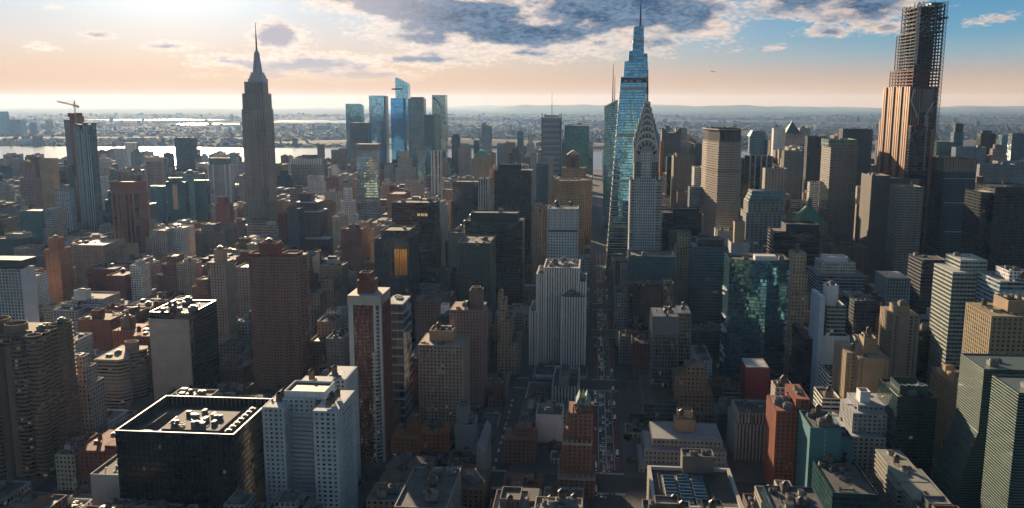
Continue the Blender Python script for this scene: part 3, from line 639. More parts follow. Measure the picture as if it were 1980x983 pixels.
# --- supertall under construction
def unfinished():
    Y = 1345; X = lambda px, py=300: at(px, py, Y)[0]; Z = lambda py: at(1790, py, Y)[1]
    xs_, xr = X(1752, 330), X(1809, 242); DP = [130, 124, 104, 86, 68]
    R = root('unfinished_skyscraper', 'supertall under construction, bronze lower walls and open steel floors above', 'skyscraper', (xs_ + xr) / 2, Y + 60)
    BZ = plain('bronze_fin', (.40, .235, .14), .45, .45, var=.4, scale=.05); GL = st((.035, .03, .028), (.02, .02, .022), 3, 4.2, .9, .8, gr=.1, wr=.3, metal=.3, blinds=0, lit=0)
    facade(R, rect(xs_, xr, Y, Y + DP[0]), 0, Z(237), GL, 'tower'); facade(R, rect(xs_, xr, Y, Y + DP[1]), Z(238), Z(170), GL, 'upper_tower')
    for i in range(15):
        yy = Y + 2 + (DP[0] - 6) * i / 14; dark = i in (3, 7, 11); zt = Z(237) if yy > Y + DP[1] - 3 else Z(170)
        box('bronze_fin', xs_ - (1.2 if dark else 2.2), xs_ + .3, yy, yy + (2.2 if dark else 5.4), 40, zt + 2, plain('dark_fin', (.10, .07, .05), .5, .4) if dark else (BZ if i % 2 else plain('bronze_fin_deep', (.20, .11, .065), .5, .4)), R)
    for i in range(4): box('bronze_fin', xs_ + .2 + i * 3.4, xs_ + 1.6 + i * 3.4, Y - 1.2, Y + .3, 60, Z(172), plain('bronze_fin_dim', (.36, .23, .15), .45, .4), R)
    box('concrete_core', xs_ + 14, xr - 6, Y - .8, Y + .3, Z(218), Z(172), plain('core_panel', (.20, .17, .14), .8), R); box('side_strip', xr - 5.5, xr - 1, Y - .5, Y + .3, 40, Z(250), plain('copper_strip', (.34, .17, .09), .4, .4), R)
    WB = plain('steel_white', (.55, .57, .58), .5)
    beams('cross_brace', [(P3(1768, 172, Y - 2), P3(1762, 196, Y - 2)), (P3(1762, 196, Y - 2), P3(1774, 227, Y - 2)), (P3(1805, 199, Y - 2), P3(1788, 227, Y - 2))], 1.0, WB, R)
    box('front_bay', X(1752, 300), X(1780, 300), Y - 12, Y - 1.3, 0, Z(245), smat(GL), R); box('roof_edge', X(1752, 300), X(1780, 300), Y - 12.3, Y - 1.3, Z(245), Z(243), M_REDNET, R)
    # open floors: slabs, columns, perimeter lattice
    def open_tier(xa, xb, z0, z1, step, mat, ins, D):
        z = z0; th = 1.9 if ins == 0 and step < 4.61 and z1 < Z(130) else 1.2
        while z < z1 - 1:
            box('floor_slab', xa, xb, Y, Y + D, z, z + th, mat, R); z += step
        xs = [xa + (xb - xa) * i / 8 for i in range(9)]; ys = [Y + ins + (D - 2 * ins) * j / 4 for j in range(5)]
        for i, xx in enumerate(xs):
            for j, yy in enumerate(ys):
                if 0 < i < 8 and 0 < j < 4 and (i + j) % 2: continue
                xx_ = min(max(xx, xa + .6), xb - .6); yy_ = min(max(yy, Y + ins + .6), Y + D - ins - .6); box('column', xx_ - .65, xx_ + .65, yy_ - .65, yy_ + .65, z0, z1, M_STEEL, R)
    DS = plain('deck_steel', (.035, .028, .028), .8)
    open_tier(xs_, xr, Z(170), Z(134), 4.6, plain('netted_deck', (.16, .032, .024), .85), 0, DP[2]); open_tier(xs_, xr, Z(134), Z(62), 4.6, DS, 0, DP[3]); open_tier(xs_, xr, Z(62), Z(8), 5.6, DS, 0, DP[4]); D = DP[4]
    box('red_netting', xs_ + 6, xr - 12, Y + 1, Y + 12, Z(158), Z(140), plain('dull_red_net', (.16, .035, .025), .85), R); box('core_wall', xs_ + 9, xr - 11, Y + 10, Y + 46, Z(170), Z(66), plain('core_dark', (.05, .045, .045), .8), R)
    sg = []; sg2 = []; zs = [Z(62 - 9 * i) for i in range(7)]
    xs = [xs_ + (xr - xs_) * i / 5 for i in range(6)]
    for i in range(5):
        for k in range(6):
            a, b = (xs[i], xs[i + 1]) if (i + k) % 2 else (xs[i + 1], xs[i]); sg.append(((a, Y + .6, zs[k]), (b, Y + .6, zs[k + 1]))); sg2.append(((a, Y + D - .6, zs[k]), (b, Y + D - .6, zs[k + 1])))
    beams('steel_bracing', sg, .45, M_STEEL, R); beams('steel_bracing', sg2, .45, M_STEEL, R)
    sg = []
    for k in range(40):
        za, zb = Z(330) + (Z(4) - Z(330)) * k / 40, Z(330) + (Z(4) - Z(330)) * (k + 1) / 40
        xh = xr + 1.2; sg += [((xh, Y + 2, za), (xh, Y + 2, zb)), ((xh + 3.5, Y + 2, za), (xh + 3.5, Y + 2, zb)), ((xh, Y + 2, za), (xh + 3.5, Y + 2, zb)), ((xh, Y + 2, zb), (xh + 3.5, Y + 2, zb))]
    beams('hoist_mast', sg, .35, plain('hoist_steel', (.12, .13, .14), .7), R)
    sg = []
    for (pa, pb, xa_) in ((125, 8, 1771), (330, 225, 1786)):
        n = 18; x0 = X(xa_, (pa + pb) / 2)
        for k in range(n):
            za, zb = Z(pa) + (Z(pb) - Z(pa)) * k / n, Z(pa) + (Z(pb) - Z(pa)) * (k + 1) / n
            sg += [((x0 - 2, Y - 4, za), (x0 - 2, Y - 4, zb)), ((x0 + 2, Y - 4, za), (x0 + 2, Y - 4, zb)), ((x0 - 2, Y - 4, za), (x0 + 2, Y - 4, zb)), ((x0 - 2, Y - 4, zb), (x0 + 2, Y - 4, zb))]
    beams('crane_mast', sg, .45, WB, R)
    sg = [((xs_ + 2 + i * 5.5, Y + 20, Z(8)), (xs_ + 2 + i * 5.5, Y + 20, Z(3) + (i % 3) * 1.5)) for i in range(8)] + [((xs_, Y + .6, Z(6)), (xr, Y + .6, Z(6))), ((xs_, Y + D - .6, Z(6)), (xr, Y + D - .6, Z(6)))]
    beams('top_steel', sg, .5, M_STEEL, R); box('work_platform', xr - 6, xr + 6, Y, Y + 10, Z(36), Z(33), M_DARKM, R); box('top_equipment', xr - 16, xr - 1, Y + 8, Y + 30, Z(8), Z(4), M_DARKM, R)
    reserve(xs_, xr + 5, Y - 12, Y + 130, Z(5), 335)
unfinished()

# --- far west glass towers
def west_side():
    def slab(lab, xa, xb, y, Y, d, s, ztop=None, name='glass_tower', ybm=300, fn=None):
        xs = at(xa, y, Y); x2 = at(xb, y, Y); R = root(name, lab, 'skyscraper', (xs[0] + x2[0]) / 2, Y + d / 2)
        solid('tower', rect(xs[0], x2[0], Y, Y + d), 0, xs[1], smat(s), R, s.bay, ztop=[at(xa, q, Y)[1] for q in ztop] if ztop else None)
        if fn: fn(R, xs[0], x2[0], Y)
        reserve(xs[0], x2[0], Y, Y + d, xs[1], ybm); return R
    gb = st((.12, .24, .3), (.20, .42, .52), 3, 4, .95, .88, gr=.05, wr=.3, metal=.8, tilt=.003, blinds=0, lit=0)
    slab('grey blue glass slab tower with flat top, left end of the riverside glass cluster', 668, 698, 202, 3150, 40, gb, ztop=[201, 201, 205, 205])
    slab('dark glass tower standing before the left end of the riverside glass cluster', 677, 711, 238, 2900, 45, st((.04, .05, .06), (.03, .045, .05), 3, 4, .9, .8, gr=.1, blinds=.02), fn=lambda R, a, b, Y: roofs(R, rect(a, b, Y, Y + 45), at(690, 238, Y)[1] + 2, random.Random(2), 3))
    slab('broad flat topped pale blue glass tower in the riverside cluster', 713, 742, 185, 3100, 48, s_sky, fn=lambda R, a, b, Y: box('dark_flank', b, b + 5, Y + 3, Y + 45, 0, at(742, 186, Y)[1], smat(s_dark), R))
    def deck(R, a, b, Y):
        z = at(770, 174, Y)[1]; Fz = [(at(758, 172, Y)[0], Y - 4), (at(775, 172, Y)[0], Y - 16), (at(778, 172, Y)[0], Y)]
        solid('observation_deck', [(at(757, 172, Y)[0], Y + 2), (at(764, 172, Y)[0], Y - 14), (at(778, 172, Y)[0], Y - 2), (at(778, 172, Y)[0], Y + 4)], z, z + 5, plain('deck_steel', (.07, .055, .05), .7), R)
    slab('slant topped blue glass skyscraper with a jutting triangular viewing deck', 764, 788, 155, 3150, 45, s_sky, ztop=[150, 163, 163, 150], fn=deck)
    slab('bright blue mirror glass block below the jutting viewing deck', 755, 779, 190, 2980, 45, st((.08, .32, .7), (.09, .40, .98), 3, 4, .96, .9, gr=.04, wr=.3, metal=.9, tilt=.003, blinds=0, lit=0))
    slab('grey green glass tower right of the slant topped skyscraper with deck', 789, 819, 191, 3050, 45, st((.2, .26, .27), (.14, .22, .24), 3, 4, .8, .8, gr=.08, metal=.6, blinds=.02), fn=lambda R, a, b, Y: box('roof_plant', a + 8, b - 4, Y + 5, Y + 35, at(800, 191, Y)[1], at(800, 188, Y)[1], M_DARKM, R))
    slab('short dark teal tower between the grey green tower and spiral terraced tower', 820, 837, 222, 3000, 40, s_teal)
    def terr(R, a, b, Y):
        n = 9
        for i in range(n): 
            xx = a + 3 + (b - a - 3) * i / n; z = at(850, 192 + i * i * .75, Y)[1]; box('terrace', xx, xx + (b - a) / n, Y - .8, Y + 1, z, z + 6, plain('terrace_dark', (.02, .04, .04), .5), R)
    slab('pale glass tower with stair stepped planted terraces spiralling down', 835, 861, 184, 3080, 45, st((.28, .36, .36), (.30, .42, .42), 3, 4, .95, .88, gr=.05, metal=.75, tilt=.015, blinds=0), fn=terr)
    # media tower with corner screens and mast
    def nyt(R, a, b, Y):
        z = at(1067, 226, Y)[1]; zt = at(1067, 219, Y)[1]
        for xx in (a - 1, b - 1): box('corner_screen', xx, xx + 2, Y - 2, Y + 6, 0, zt, M_DARKM, R)
        for i in range(14): box('screen_louvre', a + 4, b - 4, Y - 1.5, Y - 1.1, z - 8 - i * 15, z - 1.5 - i * 15, plain('ceramic_screen', (.30, .34, .36), .6), R)
        spire(R, (a + b) / 2, Y + 20, z, at(1067, 178, Y)[1], 1.0); box('roof_screen', a + 6, b - 6, Y + 1, Y + 30, z, at(1067, 223, Y)[1], M_METAL, R)
    slab('grey louvred tower with corner screens and a thin central mast', 1048, 1085, 228, 2450, 48, st((.22, .25, .27), (.07, .10, .12), 2.2, 3.9, .7, .55, blinds=.05, metal=.3), fn=nyt, ybm=345)
    slab('teal glass tower with tall left wing lower than its flat top', 1092, 1139, 243, 2400, 45, st((.015, .065, .07), (.03, .17, .18), 3, 4, .93, .8, gr=.07, metal=.6, blinds=0), fn=lambda R, a, b, Y: box('side_wing', a - 7, a, Y + 4, Y + 40, 0, at(1090, 276, Y)[1], fac((.015, .065, .07), (.03, .17, .18), 3, 4, .93, .8, metal=.6), R), ybm=340)
    def bofa(R, a, b, Y):
        z = at(1185, 205, Y)[1]; spire(R, at(1185, 200, Y)[0], Y + 22, z, at(1185, 124, Y)[1], 1.5, M_STEEL); spire(R, at(1189, 200, Y)[0], Y + 34, z, at(1188.5, 146, Y)[1], 1.1, M_STEEL)
        beams('screen_frame', [((a + (b - a) * i / 6, Y, at(1180, 220, Y)[1]), (a + (b - a) * i / 6, Y, at(1180, 204 - i * 2, Y)[1])) for i in range(7)], .5, M_METAL, R)
    slab('crystalline green glass tower with sloping screen top and two masts', 1169, 1194, 205, 1960, 55, st((.20, .30, .32), (.15, .30, .34), 2.6, 4, .95, .8, gr=.06, metal=.7, blinds=.02), ztop=[206, 193, 193, 206], fn=bofa, ybm=400)
    def horns(R, a, b, Y):
        for xx, sgn in ((a, 1), (b, -1)): 
            zt = at(1300, 245 if sgn > 0 else 244, Y)[1]; zm = at(1300, 257, Y)[1]
            mesh_obj('corner_horn', [(xx, Y - 1, zm - 3), (xx + sgn * 16, Y - 1, zm - 3), (xx, Y - 1, zt), (xx, Y + 2, zm - 3), (xx + sgn * 16, Y + 2, zm - 3), (xx, Y + 2, zt)], [(0, 1, 2), (3, 5, 4), (0, 2, 5, 3), (1, 4, 5, 2), (0, 3, 4, 1)], [M_DARKM], R, origin=R.location)
        beams('roof_dish', [((a + 18, Y + 15, at(1300, 257, Y)[1]), (a + 24, Y + 15, at(1300, 249, Y)[1])), ((a + 28, Y + 15, at(1300, 257, Y)[1]), (a + 20, Y + 15, at(1300, 250, Y)[1]))], .8, M_DARKM, R)
    slab('dark tower whose roof corners rise into pointed horns', 1280, 1317, 257, 1960, 45, st((.10, .11, .11), (.05, .07, .08), 3, 3.9, .8, .5), fn=horns, ybm=330, name='office_tower')
west_side()

# --- fluted tan apartment tower, bottom left
def fluted():
    MT = (.25, .17, .115); s = st(MT, (.02, .022, .03), 3.0, 3.15, .9, .62, blinds=.2, lit=.05, relief=0)
    Y = 590; Z0 = at(60, 650, Y)[1]; xr = at(66, 645, Y)[0]
    R = root('apartment_tower', 'tan fluted apartment tower of rounded balconied bays, nearest tower on its side', 'apartment tower', xr - 40, Y + 30)
    wm = plain('fluted_concrete', MT, .85)
    def bay_cyl(cx, cy, r, z1, n=14):
        pl = ngon(cx, cy, r, n); walls('rounded_bay', pl, 0, z1, smat(s), wm, R, s.bay); sheet('roof', offset(pl, -.5), z1 - 1.2, ROOFS[3], R)
        o = None; z = z1 - 3.4; me = None; k = 0; ring = offset(pl, .9)
        while z > 2 and k < 52:
            if me is None: o = solid('balcony', ring, z, z + 1.25, wm, R); me = o.data; z0_ = z
            else: o = bpy.data.objects.new('balcony', me); C.objects.link(o); o.parent = R; o.location.z = z - z0_
            z -= 3.15; k += 1
    for i in range(5): bay_cyl(xr - 3.2, Y + 4 + i * 9.4, 5.6, Z0 + (0 if i < 3 else 1))
    box('wall', xr - 34, xr - 2.5, Y + 3, Y + 44, 0, Z0 - 1.5, smat(s), R)
    bay_cyl(xr - 13, Y + 1.5, 5.4, Z0 - 1)
    solid('corner_pier', ngon(xr - 20.5, Y + .5, 3.6, 16), 0, Z0 - 8, wm, R); solid('corner_pier', ngon(xr - 26.5, Y - 1, 3.9, 16), 0, Z0 - 9, plain('fluted_dark', (.13, .095, .068), .85), R)
    for dx in (-34, -43.5, -53): bay_cyl(xr + dx, Y - 1, 5.6, Z0 - 13)
    box('wall', xr - 62, xr - 34.1, Y + 3, Y + 44, 0, Z0 - 14, smat(s), R)
    walls('penthouse', ngon(xr - 25, Y + 17, 8, 18), Z0 - 6, Z0 + 5, fac(MT, (.02, .02, .02), 400, 400, .01, .01), wm, R, 3); sheet('roof', ngon(xr - 25, Y + 17, 7.3, 18), Z0 + 3, ROOFS[3], R)
    walls('penthouse', ngon(xr - 42, Y + 22, 8, 18), Z0 - 14, Z0 + 7, fac(MT, (.02, .02, .02), 400, 400, .01, .01), wm, R, 3)
    clutter('cooling_tower', R, xr - 9, Y + 22, Z0 - 1.5, .8); clutter('cooling_tower', R, xr - 4, Y + 40, Z0 - .2, .8); clutter('rooftop_unit', R, xr - 12, Y + 11, Z0 - 1.5, .9); clutter('rooftop_unit', R, xr - 12, Y + 33, Z0 - 1.5, 1)
    reserve(xr - 64, xr + 3, Y - 8, Y + 48, Z0, 983)
fluted()

# --- wave-fronted striped apartment house beside the car park
def wavy():
    Y = 735; xa, z = at(183, 695, Y); xb = at(240, 695, Y)[0]; s = st((.30, .23, .18), gD, 3, 3.0, .96, .5, lit=.03)
    R = root('apartment_tower', 'striped apartment tower with scalloped curving side beside the car park', 'apartment tower', (xa + xb) / 2, Y + 15)
    n = 22; pts = [(xa, Y)]; L = 46
    w0 = xb - xa; pts.append((xa + w0 * .78, Y))
    for i in range(n + 1):
        t_ = i / n; pts.append((xa + w0 * (.80 + .17 * math.sin(t_ * math.pi * 3.0 + .3) * (1 - t_ * .3) + .10 * t_), Y + 2 + L * t_))
    pts.append((xa, Y + L + 2)); wm = plain('striped_stucco', (.42, .33, .26), .8)
    walls('wall', pts, 0, z, smat(s), wm, R, 3); sheet('roof', offset(pts, -.5), z - 1.2, ROOFS[0], R)
    ring = offset(pts, .8); zz = z - 1.5; me = None; k = 0
    while zz > 4:
        if me is None: o = solid('floor_band', ring, zz, zz + 1.3, wm, R); me = o.data; z0_ = zz
        else: o = bpy.data.objects.new('floor_band', me); C.objects.link(o); o.parent = R; o.location.z = zz - z0_
        zz -= 3.3; k += 1
    cx, cy = xa + w0 * .62, Y + 34; walls('penthouse', ngon(cx, cy, 6.5, 18, 0, 5), z - 1, z + 8, fac((.30, .23, .18), gD, 400, 400, .01, .01), wm, R, 3)
    clutter('rooftop_unit', R, xa + 7, Y + 12, z - 1.2); clutter('cooling_tower', R, xa + 10, Y + 22, z - 1.2, .8)
    reserve(xa, xb + 4, Y, Y + L + 4, z, 818)
wavy()

# --- tall curving brick tower with window grid
def curved():
    Y = 800; xa, z = at(479, 498, Y); xb = at(574, 498, Y)[0]; w0 = xb - xa; wall = (.33, .19, .135)
    s = st(wall, (.03, .03, .035), 2.6, 3.0, .7, .6, lit=.03, gr=.1, tilt=.05)  # a few panes glow in place of sun reflected in the windows
    R = root('apartment_tower', 'broad pinkish brown apartment tower with rippling walls and rooftop brick box', 'apartment tower', (xa + xb) / 2, Y + 20)
    pts = []; n = 40
    for i in range(n + 1): t_ = i / n; pts.append((xa + w0 * t_, Y + 1.5 * math.sin(t_ * math.pi * 8) + 3 * (2 * t_ - 1) ** 2))
    pts += [(xb + 1, Y + 10), (xb - .5, Y + 17), (xb + 1, Y + 24), (xb, Y + 31), (xa, Y + 31), (xa - 1, Y + 24), (xa + .5, Y + 14)]
    wm = plain('masonry', wall, .8); walls('wall', pts, 0, z, smat(s), wm, R, 2.6); sheet('roof', offset(pts, -.6), z - 1.3, ROOFS[3], R)
    ring = offset(pts, .45); zz = z - 1.2; me = None; k = 0
    while zz > 4 and k < 60:
        if me is None: o = solid('spandrel', ring, zz, zz + 1.15, wm, R); me = o.data; z0_ = zz
        else: o = bpy.data.objects.new('spandrel', me); C.objects.link(o); o.parent = R; o.location.z = zz - z0_
        zz -= 3.0; k += 1
    for i in range(0, n + 1, 2):
        x, y = pts[i]; box('pier', x - .45, x + .45, y - .75, y + .4, 0, z, wm, R)
    for (p0, p1, py, dy, dd) in ((500, 535, 470, 10, 14), (480, 501, 490, 7, 16), (545, 574, 490, 6, 17)):
        a, zt = at(p0, py, Y + dy); b, _ = at(p1, py, Y + dy); facade(R, rect(a, b, Y + dy, Y + dy + dd), z - 1.3, zt, s_blankr, 'penthouse'); sheet('roof', rect(a + .6, b - .6, Y + dy + .6, Y + dy + dd - .6), zt - 1.4, ROOFS[0], R)
    clutter('cooling_tower', R, *[(at(520, 466, Y + 22)[0])], Y + 22, at(521, 470, Y + 14)[1] - 1.4, .9)
    for i in range(5): clutter('rooftop_unit', R, xa + 14 + i * 8, Y + 5.5, z - 1.3, .8)
    reserve(xa, xb, Y - 3, Y + 31, z, 780)
curved()

# ================================================================== MEASURED BUILDINGS
MB_BUILD = 'building'
def wedge_roof(R, x0, x1, y0, y1, z, h, mat, name='pyramid_roof', k=.04):
    cx, cy = (x0 + x1) / 2, (y0 + y1) / 2; hx, hy = (x1 - x0) / 2 * k, (y1 - y0) / 2 * k
    return solid(name, rect(x0, x1, y0, y1), z, z + h, mat, R, top=rect(cx - hx, cx + hx, cy - hy, cy + hy))
def planting(R, x0, x1, y0, y1, z, n=260, seed=1):
    r = random.Random(seed); V, Fc = [], []; cs = [(r.uniform(x0, x1), r.uniform(y0, y1), r.uniform(.8, 2.2)) for _ in range(9)]
    for i in range(n):
        c = cs[i % 9]; p = Vector((c[0] + r.gauss(0, .7), c[1] + r.gauss(0, .7), z + abs(r.gauss(c[2], .5)))); u = Vector((r.gauss(0, 1), r.gauss(0, 1), r.gauss(0, 1))).normalized(); v_ = u.orthogonal().normalized(); q = r.uniform(.2, .42); s0 = len(V)
        for e, f_ in ((-1, -1), (1, -1), (1, 1), (-1, 1)): V.append(tuple(p + u * e * q + v_ * f_ * q))
        Fc.append((s0, s0 + 1, s0 + 2, s0 + 3))
    mesh_obj('roof_planting', V, Fc, [plain('leaf_olive', (.06, .075, .022), .8, scale=.5, var=.3)], R, origin=R.location)
# ---- far left
def blackbox(R):
    Y = 500; x0, z = at(222, 830, Y); x1 = at(452, 844, Y)[0]; z = at(330, 837, Y)[1]
    box('roof_platform', x0 + 22, x1 - 16, Y + 15, Y + 50, z - 5.8, z - 3.6, ROOFS[0], R); mb = box('roof_platform', x1 - 12, x1 - 5, Y + 8, Y + 60, z - 5.8, z - 4.4, ROOFS[0], R)
    for i in range(7): clutter('cooling_tower', R, x1 - 8.5, Y + 12 + i * 6.6, z - 4.4, .62)
    for i in range(4): clutter('rooftop_unit', R, x0 + 27 + i * 8, Y + 24 + (i % 2) * 12, z - 3.6, .9)
    rr = random.Random(8)
    for i in range(16): clutter(rr.choice(['pipe_run', 'vent_stack', 'vent_duct', 'stair_bulkhead', 'rooftop_unit']), R, x0 + 24 + rr.random() * (x1 - x0 - 44), Y + 17 + rr.random() * 32, z - 3.6, .8, rr.choice([0, rad(90)]))
    solid('tented_cover', rect(x0 + 8, x0 + 18, Y + 20, Y + 44), z - 5.8, z - 2.5, ROOFS[3], R, top=rect(x0 + 12.8, x0 + 13.2, Y + 23, Y + 41))
    box('roof_hatch', x0 + 8, x0 + 16, Y + 8, Y + 16, z - 5.8, z - 5.0, M_WHITE, R)
    PR = plain('pale_rim', (.50, .50, .48), .5)
    for a, b, c, d_ in ((x0, x1, Y, Y + .9), (x0, x1, Y + 66, Y + 67), (x0, x0 + .9, Y + .9, Y + 66), (x1 - .9, x1, Y + .9, Y + 66)): box('parapet_rim', a, b, c, d_, z + .01, z + .3, PR, R)
    for i in range(24): box('screen_post', x0 + 2 + i * 3, x0 + 2.4 + i * 3, Y + 65, Y + 65.6, z - 5.8, z - .2, M_METAL, R)
    for i in range(20): box('screen_post', x0 + 1, x0 + 1.6, Y + 3 + i * 3.2, Y + 3.4 + i * 3.2, z - 5.8, z - .2, M_METAL, R)
def blackbox_build():
    Y = 500; x0 = at(222, 830, Y)[0]; x1 = at(452, 844, Y)[0]; z = at(330, 837, Y)[1]
    R = root('office_tower', 'black glass box tower with pale mechanical platform sunk in its roof', 'building', (x0 + x1) / 2, Y + 33)
    pl = rect(x0, x1, Y, Y + 67); walls('wall', pl, 0, z, smat(s_black), plain('black_metal', (.02, .02, .022), .4, .3), R, 1.6, lip=.8, drop=5.6)
    k = 0; me = None
    for i in range(int((x1 - x0) / 1.6)):
        if i % 2: continue
        if me is None: o = box('mullion', x0 + .2, x0 + .34, Y - .22, Y + .02, 0, z - .5, plain('black_metal', (.02, .02, .022), .4, .3), R); me = o.data
        else: o = bpy.data.objects.new('mullion', me); C.objects.link(o); o.parent = R; o.location.x = i * 1.6
    sheet('roof', offset(pl, -.8), z - 5.8, ROOFS[1], R); blackbox(R); reserve(x0, x1, Y, Y + 67, z, 983)
blackbox_build()
H('apartment_building', 'white ribbed low block squeezed beside the black glass box tower', MB_BUILD, [(174, 236, 918, 505, 34)], st((.50, .48, .45), gD, 400, 3.6, .01, .3, lit=0), clut=2)
H('apartment_building', 'red brick building with pale corner windows behind the white ribbed low block', MB_BUILD, [(153, 225, 872, 565, 40), (204, 224, 862, 570, 10)], R_(s_red), clut=3)
def bluewhite():
    Y = 515; R = H('apartment_building', 'pale blue grey twin slab apartment building with recessed balconies and raised roof box', MB_BUILD,
        [(508, 548, 788, 518, 34), (606, 651, 795, 510, 40), (548, 608, 770, 530, 46), (549, 628, 757, 532, 22, s_blankw), (629, 668, 733, 575, 30)], R_(st((.60, .62, .63), gD, 3.4, 2.95, .5, .48, blinds=.4)), clut=2)
    L = R.location; M = plain('balcony_panel', (.52, .55, .56), .7)
    x0, z = at(550, 790, 529); x1 = at(607, 790, 529)[0]; me = None; zz = z - 4
    for k in range(27):
        if zz < 2: break
        if me is None: o = box('balcony', x0 + 1, x1 - 1, 527.6, 530, zz, zz + 1.1, M, R); me = o.data; z0_ = zz
        else: o = bpy.data.objects.new('balcony', me); C.objects.link(o); o.parent = R; o.location.z = zz - z0_
        zz -= 2.95
    xr = at(651, 795, 510)[0]; zz = at(651, 795, 510)[1] - 4; me = None
    for k in range(27):
        if zz < 2: break
        if me is None: o = box('balcony', xr, xr + 1.5, 520, 541, zz, zz + 1.1, M, R); me = o.data; z0_ = zz
        else: o = bpy.data.objects.new('balcony', me); C.objects.link(o); o.parent = R; o.location.z = zz - z0_
        zz -= 2.95
    box('swimming_pool', *(lambda a: (a, a + 9))(at(640, 745, 585)[0]), 583, 597, at(645, 733, 575)[1] - 1.3, at(645, 733, 575)[1] - .9, plain('pool_blue', (.12, .30, .38), .1), R)
bluewhite()
s_cor = st((.50, .50, .50), (.04, .06, .07), 3.2, 3.1, .5, .62, lit=.03, blinds=.2)
def redtower():
    Y = 640; R = H('apartment_tower', 'slender red brick tower with white stone corners and stepped brick crown', MB_BUILD,
        [(674, 736, 572, Y, 30), (690, 722, 543, Y + 7, 14, s_blankr), (694, 716, 528, Y + 9, 9, s_blankr)], R_(st(REDB, (.05, .07, .08), 3.0, 3.0, .72, .55, lit=.16, blinds=.35)), yb=905, clut=0)
    M = plain('white_stone', (.58, .57, .55), .7); X = lambda p, y=590: at(p, y, Y)[0]; z = at(705, 572, Y)[1]
    for a, b in ((674, 683), (722, 727)): box('corner_pier', X(a), X(b), Y - 1.2, Y + .3, 0, z - 1, M, R)
    box('corner_pier', X(733), X(736) + .6, Y - 1.2, Y + 1.5, 0, z - 1, M, R); box('cornice', X(674) - .4, X(736) + .6, Y - 1.5, Y + 30.6, z - 7, z + .2, plain('cream_stone', (.50, .47, .42), .75), R)
    box('setback_wing', X(718), X(729), Y - 3, Y, 0, at(720, 680, Y)[1], smat(st((.45, .43, .40), gD, 3, 3, .6, .5, lit=.1)), R)
    zz = z - 12; me = None
    for k in range(40):
        if me is None: o = box('balcony', X(727), X(732), Y - 1.1, Y, zz, zz + 1.0, plain('balcony_panel', (.52, .55, .56), .7), R); me = o.data; z0_ = zz
        else: o = bpy.data.objects.new('balcony', me); C.objects.link(o); o.parent = R; o.location.z = zz - z0_
        zz -= 3.0
        if zz < 3: break
redtower()
H('office_tower', 'dark blue glass tower with thin white floor lines beside the slender red tower', MB_BUILD, [(744, 779, 588, 705, 32)], R_(st((.45, .48, .5), gB, 12, 7.4, .99, .9, metal=.3, gr=.08, blinds=.05, lit=0), sp=.15), yb=790, kinds=['rooftop_unit'])
H('apartment_building', 'beige apartment block with planted roof terrace and central window strip', MB_BUILD, [(809, 895, 668, 725, 40), (830, 875, 640, 738, 20, s_blankt)], R_(st((.42, .34, .26), gD, 3.1, 3.05, .5, .5, lit=.05, blinds=.35)), yb=840, clut=1,
  extra=lambda R: planting(R, at(812, 668, 725)[0], at(862, 668, 725)[0], 726.5, 731, at(850, 668, 725)[1] - 1.4))
H('apartment_tower', 'purplish brown brick apartment tower with stepped chimney block on top', MB_BUILD, [(870, 932, 600, 765, 34), (907, 932, 562, 775, 14, s_blankb), (912, 928, 556, 778, 8, s_blankb)], R_(st((.32, .19, .17), (.03, .06, .07), 3.0, 3.0, .5, .5, lit=.04, blinds=.3)), yb=850, clut=5)
H('office_building', 'low teal building with white roof duct left of the purplish brown tower', MB_BUILD, [(848, 872, 608, 800, 30), (852, 866, 590, 806, 10, s_blankw)], s_teal, yb=660)
H('apartment_building', 'tan stepped setback building right of the purplish brown brick tower', MB_BUILD, [(962, 1002, 665, 870, 50), (963, 988, 618, 876, 40), (963, 976, 585, 882, 30), (963, 970, 567, 886, 20)], s_tan, yb=740, clut=1)
H('apartment_building', 'orange lit brick building with squat square chimney tower', MB_BUILD, [(757, 809, 846, 655, 30), (787, 809, 814, 662, 12, st((.33, .14, .06), gD, 400, 400, .01, .01)), (809, 868, 838, 664, 24)], R_(st((.50, .19, .075), (.03, .05, .055), 3.6, 3.3, .42, .5, lit=.06)), yb=930, clut=4)
H('apartment_building', 'plain grey windowless slab with raised lift block right of the orange brick building', MB_BUILD, [(880, 916, 822, 662, 24), (884, 905, 787, 668, 12)], st((.34, .32, .33), gD, 400, 400, .01, .01, lit=0), yb=870, clut=1)
H('apartment_building', 'low terrace building with planted dark roof in front of the orange brick building', MB_BUILD, [(745, 828, 915, 575, 30), (725, 800, 945, 548, 26)], R_(s_brown), clut=3,
  extra=lambda R: planting(R, at(765, 915, 575)[0], at(800, 915, 575)[0], 577, 584, at(785, 915, 575)[1] - 1.4, seed=3))
H('apartment_building', 'white rimmed blue grey flat roof at the bottom edge', MB_BUILD, [(708, 776, 968, 505, 26), (728, 746, 950, 511, 8, s_blankt)], s_tan, roofmat=plain('roof_blue', (.10, .17, .21), .6), clut=1)
H('apartment_building', 'brown brick building with white roof patches and square chimney tower', MB_BUILD, [(835, 935, 945, 545, 34), (872, 892, 905, 556, 9, s_blankb)], R_(s_brown), roofmat=ROOFS[2], clut=4)
def perf_wedge():
    Y = 575; a, z = at(921, 862, Y); R = root('apartment_building', 'thin speckled grey wedge shaped wall standing edge on above the side street', 'building', a + 3, Y + 12)
    solid('wall', [(a, Y), (a + 6, Y + 2), (a + 7, Y + 30), (a + 3, Y + 34)], 0, z, fac((.25, .24, .25), gD, 1.4, 1.4, .4, .4, blinds=.6), R, 1.4, ztop=[z, z - 6, z + 4, z + 6]); reserve(a, a + 7, Y, Y + 34, z, 983)
perf_wedge()
